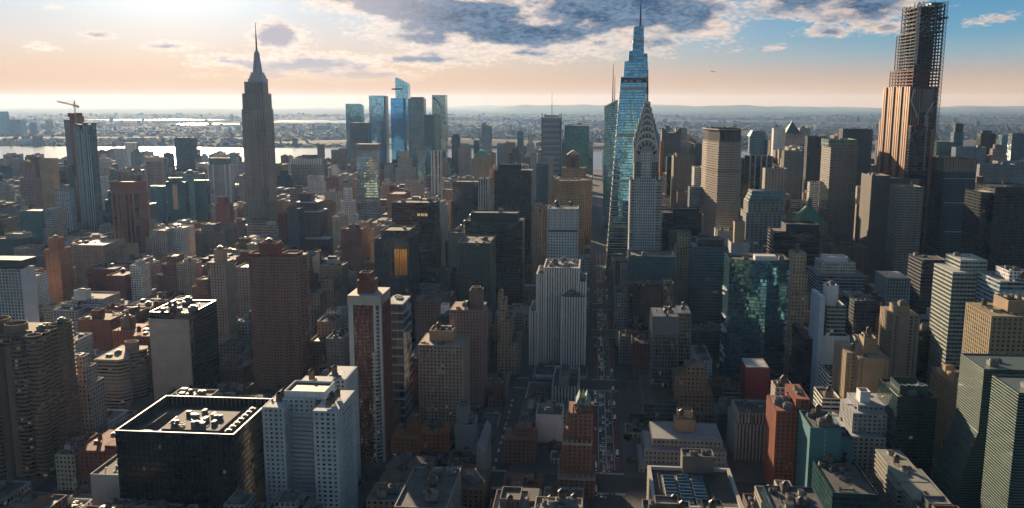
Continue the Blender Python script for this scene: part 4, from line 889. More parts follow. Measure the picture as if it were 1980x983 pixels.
# Tudor style block pair and white wall beside the avenue
H('apartment_tower', 'dark red brick neo Tudor tower with flat topped central block, left of the white wall', MB_BUILD, [(969, 1040, 905, 640, 34), (974, 1034, 850, 646, 26), (1000, 1026, 828, 652, 14)], R_(st((.27, .12, .08), gD, 3.4, 3.05, .42, .5, lit=.02)), clut=2)
H('apartment_building', 'brick building with cluttered pale roof below the dark red neo Tudor tower', MB_BUILD, [(966, 1045, 962, 560, 40)], R_(s_red), clut=7, roofmat=ROOFS[0])
def tudor2():
    R = H('apartment_tower', 'dark red brick neo Tudor tower with steep gabled copper crown beside the avenue', MB_BUILD,
        [(1080, 1150, 925, 590, 44), (1088, 1144, 858, 604, 34), (1100, 1146, 800, 612, 26), (1113, 1142, 782, 618, 16)], R_(st((.29, .13, .085), (.03, .06, .07), 3.4, 3.05, .42, .5, lit=.03)), clut=0)
    Y = 618; x0, z = at(1113, 782, Y); x1 = at(1142, 782, Y)[0]; cm = plain('weathered_copper', (.16, .30, .27), .6)
    for a, b in ((x0, x0 + (x1 - x0) * .5), (x0 + (x1 - x0) * .5, x1)):
        m = (a + b) / 2; solid('gable_roof', rect(a, b, Y - .5, Y + 17), z - .3, z + 6, cm, R, top=rect(m - .05, m + .05, Y - .5, Y + 17))
    solid('roof_lantern', rect((x0 + x1) / 2 - 1.6, (x0 + x1) / 2 + 1.6, Y + 6, Y + 9), z + 3, z + 9, plain('gold_leaf', (.55, .42, .18), .4, .5), R, top=rect((x0 + x1) / 2 - .2, (x0 + x1) / 2 + .2, Y + 7.3, Y + 7.7))
    st_ = plain('limestone_trim', (.42, .36, .28), .8)
    for (p0, p1, py, Yb, dd) in ((1080, 1150, 925, 590, 44), (1088, 1144, 858, 604, 34)):
        a, zz = at(p0, py, Yb); b = at(p1, py, Yb)[0]
        box('stone_coping', a - .5, b + .5, Yb - .5, Yb, zz - 1, zz + .9, st_, R); box('stone_coping', a - .5, a, Yb, Yb + dd, zz - 1, zz + .9, st_, R)
        for i in range(7): xx = a + (b - a) * i / 6; box('pinnacle', xx - .5, xx + .5, Yb - .8, Yb + .2, zz, zz + 3, st_, R)
    for i in range(5): box('chimney', x0 - 2 + i * 3.2, x0 - .8 + i * 3.2, 613, 614.4, at(1120, 800, 612)[1], at(1120, 800, 612)[1] + 4.5, plain('chimney_brick', (.2, .10, .07), .85), R)
tudor2()
H('office_building', 'tall blank white wall building between the two neo Tudor brick towers', MB_BUILD, [(1036, 1088, 802, 690, 26)], s_blankw, clut=3, kinds=['cooling_tower', 'rooftop_unit'])
H('apartment_building', 'narrow dark brick building standing before the blank white wall', MB_BUILD, [(1060, 1086, 868, 672, 16)], s_red, clut=2, yb=983)
# newspaper tower: white vertical piers
def daily():
    s = st((.84, .79, .73), (.03, .03, .032), 2.7, 3.6, .42, .985, relief=1, pd=.7, blinds=.3, var=.08)
    R = H('office_tower', 'white vertically ribbed stone tower with stepped sides and flat top beside the avenue', MB_BUILD,
        [(1052, 1120, 518, 915, 52), (1038, 1056, 530, 912, 48), (1024, 1040, 602, 905, 52), (1118, 1133, 545, 912, 48), (1086, 1132, 575, 896, 26)], s, yb=745, clut=6, kinds=['cooling_tower', 'rooftop_unit', 'vent_duct'], roofmat=ROOFS[2])
daily()
H('office_building', 'low white ribbed annex with broad brown roof before the ribbed stone tower', MB_BUILD, [(1014, 1068, 780, 770, 62), (1068, 1118, 748, 775, 60), (1040, 1068, 765, 800, 18, s_blankw)], st((.50, .52, .52), gD, 2.8, 3.6, .5, .985, relief=1, pd=.6), roofmat=ROOFS[3], yb=800, clut=2, kinds=['vent_duct', 'rooftop_unit'],
  extra=lambda R: [clutter('cooling_tower', R, at(1092, 740, 800)[0], 782 + i * 9, at(1092, 748, 775)[1] - 1.4, 1.6) for i in range(5)])
H('office_tower', 'square white tower of small punched windows with ribbed top, grey roof pit', MB_BUILD, [(1059, 1118, 404, 1120, 40)], st((.62, .63, .62), (.02, .025, .03), 3.6, 3.7, .45, .5, blinds=.1, var=.05), yb=512, clut=5, roofmat=ROOFS[0],
  extra=lambda R: ([box('rib', (a := at(1059, 420, 1120)[0]) + i * 2.35, a + i * 2.35 + 1.2, 1119.3, 1120.2, at(1090, 442, 1120)[1], at(1090, 405, 1120)[1], plain('white_rib', (.62, .63, .62), .7), R) for i in range(17)], box('plant_floor', at(1060, 450, 1120)[0], at(1117, 450, 1120)[0], 1119.6, 1120.3, at(1090, 449, 1120)[1], at(1090, 445, 1120)[1], M_DARKM, R)))
H('office_tower', 'brown stone tower with buttressed crown behind the square white tower', MB_BUILD, [(1066, 1130, 378, 1255, 46), (1071, 1124, 350, 1258, 40)], st((.44, .30, .16), gD, 3.0, 3.6, .45, .55, blinds=.2), yb=500, clut=3,
  extra=lambda R: [box('buttress', (a := at(1071, 372, 1258)[0]) + i * 3.3, a + i * 3.3 + 1.5, 1256.4, 1258.2, at(1098, 378, 1255)[1], at(1098, 345, 1258)[1], plain('brown_stone', (.44, .30, .16), .8), R) for i in range(12)])
H('office_building', 'plain stone block tucked between the white ribbed tower and the square white tower', MB_BUILD, [(1062, 1120, 548, 1060, 48)], s_stone, yb=560, clut=3)  # added block, mostly hidden from view, keeps a sun beam off the avenue
def lincoln():
    R = H('office_tower', 'brown brick tower with arched window and pitched top above the buttressed crown', MB_BUILD, [(1087, 1133, 325, 1500, 40, s_tan), (1095, 1121, 300, 1503, 26, s_blankb)], s_tan, yb=350, clut=1)
    x0, z = at(1095, 300, 1503); x1 = at(1121, 300, 1503)[0]; m = (x0 + x1) / 2
    solid('pitched_roof', rect(x0, x1, 1503, 1529), z, z + 7, plain('roof_stone', (.40, .36, .30), .8), R, top=rect(m - 1, m + 1, 1503, 1529))
    n = 10; zb, zt = at(1108, 338, 1503)[1], z - 4; pts = [(m - 3.6, zb)] + [(m + 3.6 * math.cos(math.pi - math.pi * i / n), zt - 6 + 6 * math.sin(math.pi * i / n)) for i in range(n + 1)] + [(m + 3.6, zb)]
    mesh_obj('arched_window', [(u, 1502.6, v_) for u, v_ in pts] + [(u, 1503.1, v_) for u, v_ in pts], [tuple(range(len(pts)))] + [(i, len(pts) + i, len(pts) + (i + 1) % len(pts), (i + 1) % len(pts)) for i in range(len(pts))], [plain('arch_glass', (.05, .05, .055), .3)], R, origin=R.location)
lincoln()
# centre left dark towers
s_bt = st(BLK, (.007, .011, .013), 1.7, 3.8, .85, .72, gr=.14, wr=.4, blinds=.03, lit=.02)
H('office_tower', 'black slab tower with a row of amber lit windows near its top', MB_BUILD, [(757, 840, 392, 1120, 38)], s_bt, yb=560, clut=3, roofmat=ROOFS[3],
  extra=lambda R: [box('lit_window', x := at(807 + i * 7, 414, 1120)[0], x + 3.6, 1119.7, 1120.2, at(810, 418, 1120)[1], at(810, 413, 1120)[1], plain('amber_window', (.5, .35, .15), .4, emit=((1, .62, .25), .25)), R) for i in range(3)])
H('office_tower', 'dark blue glass tower with gold reflecting panels, before the black slab tower', MB_BUILD, [(723, 790, 462, 960, 58), (736, 790, 446, 968, 40, s_dark)], st((.03, .04, .05), (.03, .06, .08), 2.2, 3.8, .8, .96, gr=.06, metal=.4, wr=.35, blinds=.02, tilt=.02), yb=700, clut=4,
  extra=lambda R: [box('gold_reflection', x := at(763 + i * 5, 500, 960)[0], x + 2.3, 959.7, 960.2, at(765, 532, 960)[1], at(765, 482, 960)[1], plain('gold_reflection_tint', (.75, .45, .10), .18, .9), R) for i in range(5)])  # warm reflection in the glass, painted as gold strips on the front
H('office_tower', 'dark green black slab tower with flat top left of the white ribbed slab', MB_BUILD, [(875, 924, 352, 1500, 45)], s_dark, yb=440, clut=4)
H('office_building', 'white slab with dark vertical window slots beside the dark flat topped slab', MB_BUILD, [(925, 943, 346, 1490, 40)], st((.60, .60, .60), gD, 4.2, 3.7, .42, .985, blinds=.1), yb=405)
H('office_tower', 'big faceted black green tower with notched top, tallest dark tower left of the avenue', MB_BUILD, [(955, 1028, 330, 1345, 56), (963, 1005, 318, 1355, 30, s_blankd)], st((.02, .035, .036), (.015, .03, .032), 1.9, 3.9, .9, .8, gr=.1, wr=.35, blinds=.02, metal=.2, lit=.004), yb=560, clut=4, roofmat=ROOFS[2])
H('office_tower', 'wide black tower with raised plant box before the notched black green tower', MB_BUILD, [(899, 1010, 428, 1125, 46), (910, 1001, 412, 1132, 30, s_blankd)], s_bt, yb=600, clut=3)
def tealtop(R):
    x0, z = at(886, 470, 1000); 
    for i in range(26): box('fin', x0 + i * 1.35, x0 + i * 1.35 + .35, 999.5, 1000.1, 20, z, plain('teal_fin', (.05, .09, .10), .45, .3), R)
H('office_tower', 'dark teal glass tower with bright cluttered roof and fine vertical fins', MB_BUILD, [(885, 947, 470, 1000, 62)], st((.03, .06, .065), (.02, .10, .11), 2.7, 3.8, .7, .55, gr=.08, wr=.4, metal=.3, lit=.06), yb=600, clut=8, roofmat=ROOFS[3], extra=tealtop)
H('office_building', 'plain beige slab between the black slab tower and the dark green slab', MB_BUILD, [(866, 898, 450, 1250, 40)], s_beige, yb=520)
def greenroof():
    R = H('apartment_tower', 'tan brick hotel tower capped by a green hipped copper roof', MB_BUILD, [(912, 950, 345, 1800, 34), (917, 944, 302, 1805, 24)], s_tan, yb=440, clut=0)
    x0, z = at(917, 302, 1805); x1 = at(944, 302, 1805)[0]; wedge_roof(R, x0, x1, 1805, 1829, z - 1, 12, plain('green_copper', (.10, .34, .25), .6), 'hipped_roof', .45)
greenroof()
H('office_tower', 'pinkish stepped stone tower with small top turret in the middle distance', MB_BUILD, [(886, 910, 288, 2600, 36), (889, 906, 278, 2606, 24)], st((.42, .31, .26), gD, 3.2, 3.6, .45, .55), yb=345, clut=1)
H('apartment_tower', 'dark slim far tower with rounded top left of the pinkish stepped tower', MB_BUILD, [(873, 889, 264, 2900, 26), (875, 887, 260, 2904, 18, s_blankd)], s_dark, yb=340, clut=1)
H('apartment_tower', 'slim pale tower right of the pinkish stepped tower, far side of the district', MB_BUILD, [(939, 950, 244, 3150, 22), (931, 940, 239, 3250, 22)], st((.30, .36, .40), gB, 3, 3.3, .6, .6), yb=290, clut=1)
H('apartment_tower', 'short teal far tower with flat top near the river, between two slim towers', MB_BUILD, [(916, 927, 272, 2800, 24)], s_teal, yb=300, clut=1)
H('office_building', 'blue grey far slab before the river in the middle of the skyline', MB_BUILD, [(961, 976, 278, 2900, 24)], st((.18, .22, .25), gB, 3, 3.5, .6, .55), yb=320, clut=1)
H('apartment_tower', 'teal slim tower on the far river bank side, left of the louvred tower', MB_BUILD, [(1000, 1012, 254, 3100, 22)], s_blue, yb=300, clut=1)
H('office_building', 'dark low tower with stepped top just behind the notched black green tower', MB_BUILD, [(984, 1008, 296, 2300, 34), (990, 1003, 288, 2306, 20, s_blankd)], s_dark, yb=320, clut=1)
H('office_tower', 'lavender pointed slim tower before the grey louvred tower', MB_BUILD, [(1025, 1037, 296, 2000, 18), (1028, 1034, 288, 2004, 10, s_blank)], st((.32, .32, .38), gD, 3, 3.4, .4, .5), yb=390, clut=0)
H('office_building', 'tall beige ribbed building below the grey louvred tower', MB_BUILD, [(1059, 1070, 304, 1900, 24)], s_beige, yb=350, clut=1)
H('office_building', 'pale grey glass building left of the beige ribbed one', MB_BUILD, [(1037, 1048, 316, 1850, 30), (1048, 1060, 318, 1800, 30, s_teal)], s_glass, yb=400, clut=1)
H('apartment_tower', 'slim tower of black and white vertical stripes before the glass cluster', MB_BUILD, [(833, 853, 292, 2050, 26)], st((.70, .70, .70), (.02, .02, .025), 8.2, 3.5, .5, .99, lit=0, blinds=.05), yb=385, clut=0)
def bluegrid(R):
    Y = 1900; x0, z = at(689, 289, Y); x1 = at(730, 289, Y)[0]
    box('crown_screen', x0 - .4, x1 + .4, Y - .8, Y + 27, z - 1, at(709, 279, Y)[1], plain('crown_brown', (.24, .18, .16), .7), R); box('plant_floor', x0 - .2, x1 + .2, Y - .5, Y, at(709, 386, Y)[1], at(709, 383, Y)[1], plain('crown_brown', (.24, .18, .16), .7), R)
H('hotel_tower', 'grid of sky blue windows on a slender brown framed hotel tower', MB_BUILD, [(689, 730, 290, 1900, 26)], st((.36, .30, .28), (.42, .80, 1.0), 3.0, 5.6, .72, .68, metal=.9, gr=.04, tilt=.008, blinds=0, lit=0), yb=430, clut=1, extra=bluegrid)
H('office_building', 'stepped stone ziggurat building behind the hotel tower of blue windows', MB_BUILD, [(764, 803, 325, 2500, 50), (769, 795, 308, 2505, 40), (773, 790, 292, 2510, 28)], s_beige, yb=360, clut=1)
H('office_building', 'ornate stone loft building with dark columns before the striped slim tower', MB_BUILD, [(782, 818, 356, 1900, 40), (784, 806, 350, 1905, 30)], s_stone, yb=382)
H('office_building', 'small teal glass block below the grey green riverside tower', MB_BUILD, [(808, 822, 293, 2450, 30), (824, 832, 284, 2500, 24)], s_glass, yb=340, clut=1)
# left middle distance
H('office_tower', 'wide glass office block with white slotted top, behind the art deco giant', MB_BUILD, [(562, 627, 308, 2350, 55), (583, 612, 300, 2360, 24, s_dark)], st((.30, .29, .27), (.12, .15, .16), 3.2, 3.9, .8, .6, metal=.4, blinds=.3), yb=352, clut=2,
  extra=lambda R: [box('white_fin', (a := at(562, 315, 2350)[0]) + i * 6.3, a + i * 6.3 + 3.4, 2348.5, 2350.2, at(590, 318, 2350)[1], at(590, 307, 2350)[1], M_WHITE, R) for i in range(14)])
H('office_building', 'white stepped block with small windows before the white slotted glass block', MB_BUILD, [(594, 622, 341, 2150, 40), (604, 628, 352, 2130, 40)], s_white, yb=385)
H('apartment_building', 'twin topped brown block near the glittering river, right of the white slotted block', MB_BUILD, [(640, 668, 290, 2700, 34), (613, 625, 280, 2900, 30), (655, 668, 287, 2705, 24)], s_brown, yb=320, clut=1)
H('office_tower', 'dark stepped setback tower with white ledges and small crowned top', MB_BUILD, [(577, 636, 462, 1500, 60), (570, 618, 410, 1515, 45), (573, 613, 392, 1520, 38), (579, 601, 374, 1526, 22)], st((.15, .12, .11), gD, 2.6, 3.6, .5, .6, blinds=.1), yb=490, clut=1,
  extra=lambda R: [box('white_ledge', at(a, y, Y)[0] - .6, at(b, y, Y)[0] + .6, Y - .8, Y + d_, at(a, y, Y)[1] - .3, at(a, y, Y)[1] + 1.2, plain('white_ledge', (.6, .6, .58), .6), R) for a, b, y, Y, d_ in ((577, 636, 462, 1500, 30), (570, 618, 410, 1515, 45), (573, 613, 392, 1520, 38))])
H('office_building', 'dark slim block left of the dark stepped setback tower', MB_BUILD, [(554, 577, 404, 1470, 30), (556, 570, 399, 1475, 12, s_blankb)], st((.12, .12, .14), gB, 3, 3.4, .7, .6), yb=470)
H('department_store', 'ornate white stone palazzo block at the foot of the art deco skyscraper', MB_BUILD, [(462, 538, 436, 1655, 60), (515, 532, 429, 1675, 20, s_white)], st((.58, .55, .50), gD, 4.2, 5.2, .5, .6), yb=465, clut=2, roofmat=ROOFS[1])
H('office_tower', 'white lit frame around a dark blue glass face, low setback top', MB_BUILD, [(402, 445, 319, 2200, 50), (405, 440, 306, 2208, 34, s_teal)], st((.55, .56, .56), (.08, .10, .13), 2.1, 3.8, .62, .97, blinds=.02, lit=0), yb=400, clut=2,
  extra=lambda R: [box('white_frame', at(a, 330, 2200)[0], at(b, 330, 2200)[0], 2198.4, 2201, 20, at(420, 318, 2200)[1] + .4, M_WHITE, R) for a, b in ((401, 404), (411, 413), (434, 436), (443, 446))])
H('apartment_tower', 'brown brick stepped tower with pale top block left of the art deco giant', MB_BUILD, [(415, 444, 393, 1560, 34), (420, 438, 381, 1566, 16, s_blankr)], s_red, yb=480)
H('apartment_building', 'wide brown brick mass with arched top windows below the stepped brick tower', MB_BUILD, [(376, 434, 446, 1440, 50), (388, 414, 434, 1448, 26)], st((.26, .18, .14), gD, 3.4, 3.5, .45, .5), yb=500)
H('apartment_building', 'cream stone loft block left one of a pair beneath the orange glass tower', MB_BUILD, [(295, 322, 446, 1400, 36)], s_stone, yb=495)
H('apartment_building', 'pale stone loft block right one of a pair beneath the teal glass tower', MB_BUILD, [(322, 355, 441, 1420, 40)], s_white, yb=500)
H('office_tower', 'lone dark banded slab standing against the river at left', MB_BUILD, [(337, 374, 267, 2600, 45)], st((.07, .075, .08), gB, 6, 3.8, .95, .6, blinds=.1), yb=330, clut=2)
H('apartment_tower', 'dark glass tower with a glowing orange vertical strip', MB_BUILD, [(321, 357, 352, 1850, 36), (325, 348, 344, 1856, 22, s_dark)], s_blue, yb=430, clut=2,
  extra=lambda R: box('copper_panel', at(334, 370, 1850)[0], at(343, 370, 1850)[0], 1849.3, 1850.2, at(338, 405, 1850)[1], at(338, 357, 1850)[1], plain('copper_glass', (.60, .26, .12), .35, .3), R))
H('apartment_tower', 'pale teal glass tower with domed rooftop plant', MB_BUILD, [(351, 385, 337, 1900, 36)], st((.20, .34, .36), (.16, .32, .36), 3, 3.6, .85, .6, metal=.5), yb=430, clut=1,
  extra=lambda R: solid('roof_dome', ngon(at(368, 337, 1915)[0], 1915, 9, 12), at(368, 338, 1915)[1], at(368, 329, 1915)[1], M_METAL, R, top=ngon(at(368, 337, 1915)[0], 1915, 4, 12)))
H('apartment_tower', 'near black narrow glass tower right of the pale teal domed tower', MB_BUILD, [(375, 398, 349, 1820, 34)], s_blue, yb=425, clut=1)
H('apartment_tower', 'blue grey glass mid rise left of the orange striped tower', MB_BUILD, [(291, 313, 360, 1800, 32)], s_glass, yb=440, clut=1)
H('office_tower', 'sand coloured framed glass tower catching light, right of the bronze chamfered tower', MB_BUILD, [(283, 318, 306, 2250, 44), (278, 284, 318, 2255, 36, s_blankt)], st((.45, .37, .27), (.12, .18, .20), 3, 3.8, .85, .8, metal=.5), yb=385, clut=2,
  extra=lambda R: [box('sand_frame', at(a, 320, 2250)[0], at(b, 320, 2250)[0], 2248.6, 2250.4, at(300, d_, 2250)[1], at(300, c, 2250)[1], plain('sand_stone', (.45, .37, .27), .7), R) for a, b, c, d_ in ((283, 318, 305, 313), (312, 318, 313, 420))])
H('apartment_tower', 'dark blue tower directly right of the sand framed tower', MB_BUILD, [(316, 331, 296, 2400, 36)], s_blue, yb=355, clut=1)
def slab_lean(lab, p0, p1, y, p2, p3, yb_, Y, s):
    xa, z = at(p0, y, Y); xb = at(p1, y, Y)[0]; xc, xd = at(p2, yb_, Y)[0], at(p3, yb_, Y)[0]; R = root('hotel_tower', lab, 'building', (xa + xb) / 2, Y + 15)
    solid('tower', rect(xc, xd, Y, Y + 26), 0, z, smat(s), R, s.bay, top=rect(xa, xb, Y + 4, Y + 22)); reserve(min(xa, xc), max(xb, xd), Y, Y + 26, z, yb_)
slab_lean('white ribbed hotel slab leaning outward, left of two white towers by the river', 217, 237, 287, 228, 246, 325, 3200, s_ribw)
slab_lean('taller white ribbed slab behind the leaning hotel slab by the river', 240, 262, 276, 243, 266, 322, 3300, s_ribw)
H('apartment_building', 'rounded grey block right of the two leaning white slabs', MB_BUILD, [(252, 272, 294, 3000, 36), (257, 268, 290, 3006, 18)], s_grey, yb=320, clut=1)
# bronze chamfered tower
def bronze():
    Y = 1470; x0, z = at(208, 352, Y); x1 = at(263, 352, Y)[0]; c = 7; BR = (.30, .125, .07)
    poly = [(x0 + c, Y), (x1 - c, Y), (x1, Y + c), (x1, Y + 33), (x1 - c, Y + 40), (x0 + c, Y + 40), (x0, Y + 33), (x0, Y + c)]
    s = st(BR, (.02, .025, .035), 9.4, 3.8, .78, .96, lit=.003, blinds=.04); R = root('office_tower', 'reddish bronze office tower with chamfered corners and dark window channels', 'building', (x0 + x1) / 2, Y + 30)
    walls('tower', poly, 0, z, smat(s), plain('bronze_brick', BR, .7), R, 9.4); zt = at(247, 352, Y)[1]; zc = at(247, 375, Y)[1]
    solid('crown_band', offset(poly, .9), zc, zt + .3, plain('bronze_brick', BR, .7), R, cap=False); sheet('roof', offset(poly, -.8), z - 2, ROOFS[1], R)
    solid('crown_rim', offset(poly, .9), zc - .6, zc, plain('bronze_brick', BR, .7), R)
    for i in range(6): xx = x0 + c + (x1 - x0 - 2 * c) * i / 5; box('pier', xx - 1.6, xx + 1.6, Y - 1.4, Y + .2, 0, zc, plain('bronze_brick', BR, .7), R)
    for i in range(5): yy = Y + c + (40 - 2 * c) * i / 4; box('pier', x1 - .2, x1 + 1.4, yy - 1.6, yy + 1.6, 0, zc, plain('bronze_brick', BR, .7), R)
    reserve(x0, x1, Y, Y + 40, z, 500)
bronze()
def striped_glass():
    Y = 1750; X = lambda p, y=300: at(p, y, Y)[0]; xa, xb = X(144, 250), X(173, 250); z = at(165, 243, Y)[1]; D = 26
    s = st((.10, .16, .17), (.06, .14, .15), 2.4, 3.6, .9, .8, metal=.5, gr=.07, tilt=.03, blinds=.05); R = root('apartment_tower', 'slender teal glass tower with irregular white vertical stripes, beside the crane', 'apartment tower', (xa + xb) / 2, Y + 18)
    solid('tower', rect(xa, xb, Y, Y + D), 0, z, smat(s), R, 2.4, top=rect(xa, xb, Y + 1, Y + D - 1), ztop=[z + 4, z - 2, z - 6, z + 2])
    for i, (f_, w_) in enumerate(((0, 1), (.1, .7), (.2, 1.1), (.28, .6), (.42, .8), (.5, 1.2), (.63, .8), (.78, 1.3), (.93, .8))): box('white_stripe', xa + (xb - xa) * f_, xa + (xb - xa) * f_ + w_ * 1.3, Y - .8, Y + .4, 0, z - 5 * f_ - (i % 3) * 7, plain('stripe_white', (.58, .62, .64), .5), R)
    for i in range(4): box('roof_plant', xa + 4 + i * 9, xa + 9 + i * 9, Y + 8, Y + 20, z - 8, z + 2 + (i % 2) * 4, M_METAL, R)
    reserve(xa, xb, Y, Y + D, z, 458)
    # neighbouring tower still in its orange formwork
    Y = 1830; xa, xb = X(123) - 4, X(147); xa, z = at(123, 228, Y); xb = at(147, 228, Y)[0]; R = root('unfinished_tower', 'concrete tower under construction with orange netting, behind the white striped tower', 'apartment tower', (xa + xb) / 2, Y + 15)
    box('tower', xa, xa + (xb - xa) * .45, Y, Y + 30, 0, z - 4, plain('raw_concrete', (.32, .31, .32), .85), R); facade(R, rect(xa + (xb - xa) * .45 + .1, xb, Y + 1, Y + 30), 0, z + 3, st((.38, .12, .06), (.10, .06, .05), 4, 3.5, .7, .5, lit=0), 'open_floors')
    box('formwork', xa + (xb - xa) * .35, xb - 4, Y - .5, Y + 31, z + 2, z + 10, M_REDNET, R); reserve(xa, xb, Y, Y + 30, z, 400)
    # tower crane
    cx = at(146, 230, Y)[0] + 2; zt = at(146, 198, Y)[1]; K = root('tower_crane', 'tower crane with long level jib rising over the striped glass tower', 'crane', cx, Y - 3, 0); M = plain('crane_paint', (.60, .42, .25), .6)
    def lattice(a, b, w_, n, nm):
        a, b = Vector(a), Vector(b); sg = []; u = (b - a).normalized(); s1 = Vector((0, 1, 0)); s2 = u.cross(s1).normalized()
        for i in range(n):
            p, q = a.lerp(b, i / n), a.lerp(b, (i + 1) / n)
            for e in (1, -1): sg.append((p + s2 * w_ * e, q + s2 * w_ * e)); 
            sg.append((p + s2 * w_ * (1 if i % 2 else -1), q - s2 * w_ * (1 if i % 2 else -1)))
        beams(nm, sg, .55, M, K)
    lattice((cx, Y - 3, 40), (cx, Y - 3, zt), 1.6, 60, 'mast'); jz = at(140, 204, Y)[1]
    lattice((cx, Y - 3, jz), (at(111, 196, Y)[0], Y - 3, at(111, 196, Y)[1]), 1.2, 14, 'jib'); lattice((cx, Y - 3, jz), (cx + 8, Y - 3, jz - 1), 1.2, 3, 'counter_jib')
    box('counterweight', cx + 5, cx + 9, Y - 5, Y - 1, jz - 5, jz - 1, M_CONC, K); beams('tie_bar', [((cx, Y - 3, zt + 4), (at(122, 199, Y)[0], Y - 3, at(122, 199, Y)[1])), ((cx, Y - 3, zt + 4), (cx + 8, Y - 3, jz))], .3, M, K); box('cab', cx - 2, cx + 2, Y - 5, Y - 1, jz - 3, jz, M_WHITE, K)
    beams('cathead', [((cx - 1, Y - 3, jz), (cx, Y - 3, zt + 5)), ((cx + 1.5, Y - 3, jz), (cx, Y - 3, zt + 5))], .5, M, K)
striped_glass()
H('office_tower', 'plain beige slab with dark shaded right side, left of the lattice white tower', MB_BUILD, [(75, 100, 307, 1850, 45)], s_blankt, yb=440, clut=2)
H('apartment_tower', 'dark tower attached behind the plain beige slab, stepped right side', MB_BUILD, [(101, 113, 330, 1900, 50), (113, 124, 322, 1950, 30, s_teal)], s_dark, yb=420, clut=1)
def latt(R):
    Y = 1640; x0, z = at(106, 366, Y); x1 = at(134, 366, Y)[0]; sg = []
    for i in range(7):
        for k in range(5): xx = x0 + (x1 - x0) * i / 7; w_ = (x1 - x0) / 7; zz = z - 4 - k * 9; sg += [((xx, Y - .7, zz), (xx + w_ / 2, Y - .7, zz - 4.5)), ((xx + w_ / 2, Y - .7, zz - 4.5), (xx + w_, Y - .7, zz)), ((xx, Y - .7, zz - 9), (xx + w_ / 2, Y - .7, zz - 4.5)), ((xx + w_ / 2, Y - .7, zz - 4.5), (xx + w_, Y - .7, zz - 9))]
    beams('diamond_lattice', sg, .35, M_WHITE, R)
    for i in range(8): xx = x0 + (x1 - x0) * i / 7; box('rib', xx - .5, xx + .5, Y - .9, Y + .1, 0, z - 49, M_WHITE, R)
H('apartment_tower', 'white tower with diamond lattice upper facade and ribs below', MB_BUILD, [(106, 134, 366, 1640, 34)], st((.42, .50, .55), (.10, .15, .2), 4, 3.6, .5, .9, lit=0), yb=455, clut=1, extra=latt)
H('apartment_tower', 'thin dark blue blade tower between lattice tower and white striped tower', MB_BUILD, [(131, 138, 320, 1780, 30)], s_blue, yb=425, clut=1)
H('office_tower', 'ziggurat topped tower with small gold cap at far left', MB_BUILD, [(38, 66, 346, 1900, 40), (44, 60, 325, 1906, 28), (48, 60, 314, 1910, 20)], st((.28, .20, .16), gD, 3.2, 3.5, .5, .55), yb=400, clut=0,
  extra=lambda R: solid('gold_cap', ngon(at(55, 312, 1920)[0], 1920, 7, 10), at(55, 316, 1920)[1], at(55, 310, 1920)[1], plain('gold_leaf2', (.65, .33, .08), .45, .4), R, top=ngon(at(55, 312, 1920)[0], 1920, 4, 10)))
H('office_tower', 'brown slab directly behind the ziggurat topped tower', MB_BUILD, [(48, 74, 304, 2000, 34), (50, 60, 300, 2005, 14)], s_brown, yb=400, clut=1)
H('office_building', 'teal box building with blank front and gridded right flank', MB_BUILD, [(38, 80, 408, 1430, 38)], st((.10, .20, .20), gT, 400, 400, .01, .01), yb=475, clut=2,
  extra=lambda R: box('gridded_wing', at(80, 405, 1430)[0], at(100, 405, 1430)[0], 1434, 1470, 0, at(90, 405, 1434)[1], fac((.5, .52, .52), gB, 3.2, 3.6, .6, .6), R))
H('office_building', 'low teal and cream building with stacked roof boxes at the left edge', MB_BUILD, [(-12, 42, 462, 1290, 40), (10, 44, 452, 1300, 22, s_beige), (26, 62, 480, 1250, 34, s_beige)], s_teal, yb=500, clut=4)
H('apartment_tower', 'white and blue glass apartment tower with dark parapet at the left edge', MB_BUILD, [(-60, 40, 520, 770, 20)], R_(st((.62, .64, .65), (.05, .10, .13), 3.2, 3.0, .74, .74, lit=.06, metal=.2), sides=None), yb=640, clut=2,
  extra=lambda R: (box('blank_wall', at(40, 520, 770)[0] + .5, at(40, 520, 770)[0] + 1.0, 769.6, 789, 0, at(0, 520, 770)[1], plain('white_render', (.66, .69, .72), .75), R), box('dark_parapet', at(-60, 510, 769)[0], at(40, 510, 769)[0] + 1.2, 769.2, 790.8, at(0, 517, 769)[1] - .2, at(0, 503, 769)[1], plain('parapet_dark', (.04, .06, .07), .5), R)))
H('apartment_tower', 'orange brown brick tower with square orange roof box', MB_BUILD, [(86, 114, 483, 1060, 27), (93, 112, 461, 1066, 13, st((.40, .16, .07), gD, 400, 400, .01, .01))], st((.40, .17, .09), gD, 3.0, 3.1, .42, .5, lit=.04), yb=590, clut=2)
H('office_building', 'long grey tan arcaded warehouse block behind the orange brown brick tower', MB_BUILD, [(140, 200, 474, 1200, 60), (195, 235, 480, 1230, 50)], s_tan, yb=520, clut=6)
H('apartment_building', 'dark red brick block among low roofs right of the orange brown tower', MB_BUILD, [(168, 222, 520, 1130, 46), (205, 240, 533, 1090, 40)], s_red, yb=590, clut=4)
H('apartment_building', 'long white brick apartment house with stepped corner and roof box', MB_BUILD, [(103, 150, 600, 905, 40), (138, 200, 577, 935, 36), (142, 164, 562, 930, 12, s_blankw), (118, 198, 588, 925, 12)], st((.44, .45, .47), gD, 3.4, 3.0, .55, .45), yb=650, clut=3)
H('apartment_building', 'dark red brick block with roof tower below the long white apartment house', MB_BUILD, [(150, 213, 618, 850, 38), (176, 190, 601, 858, 12, s_blankr)], s_red, yb=660, clut=2)
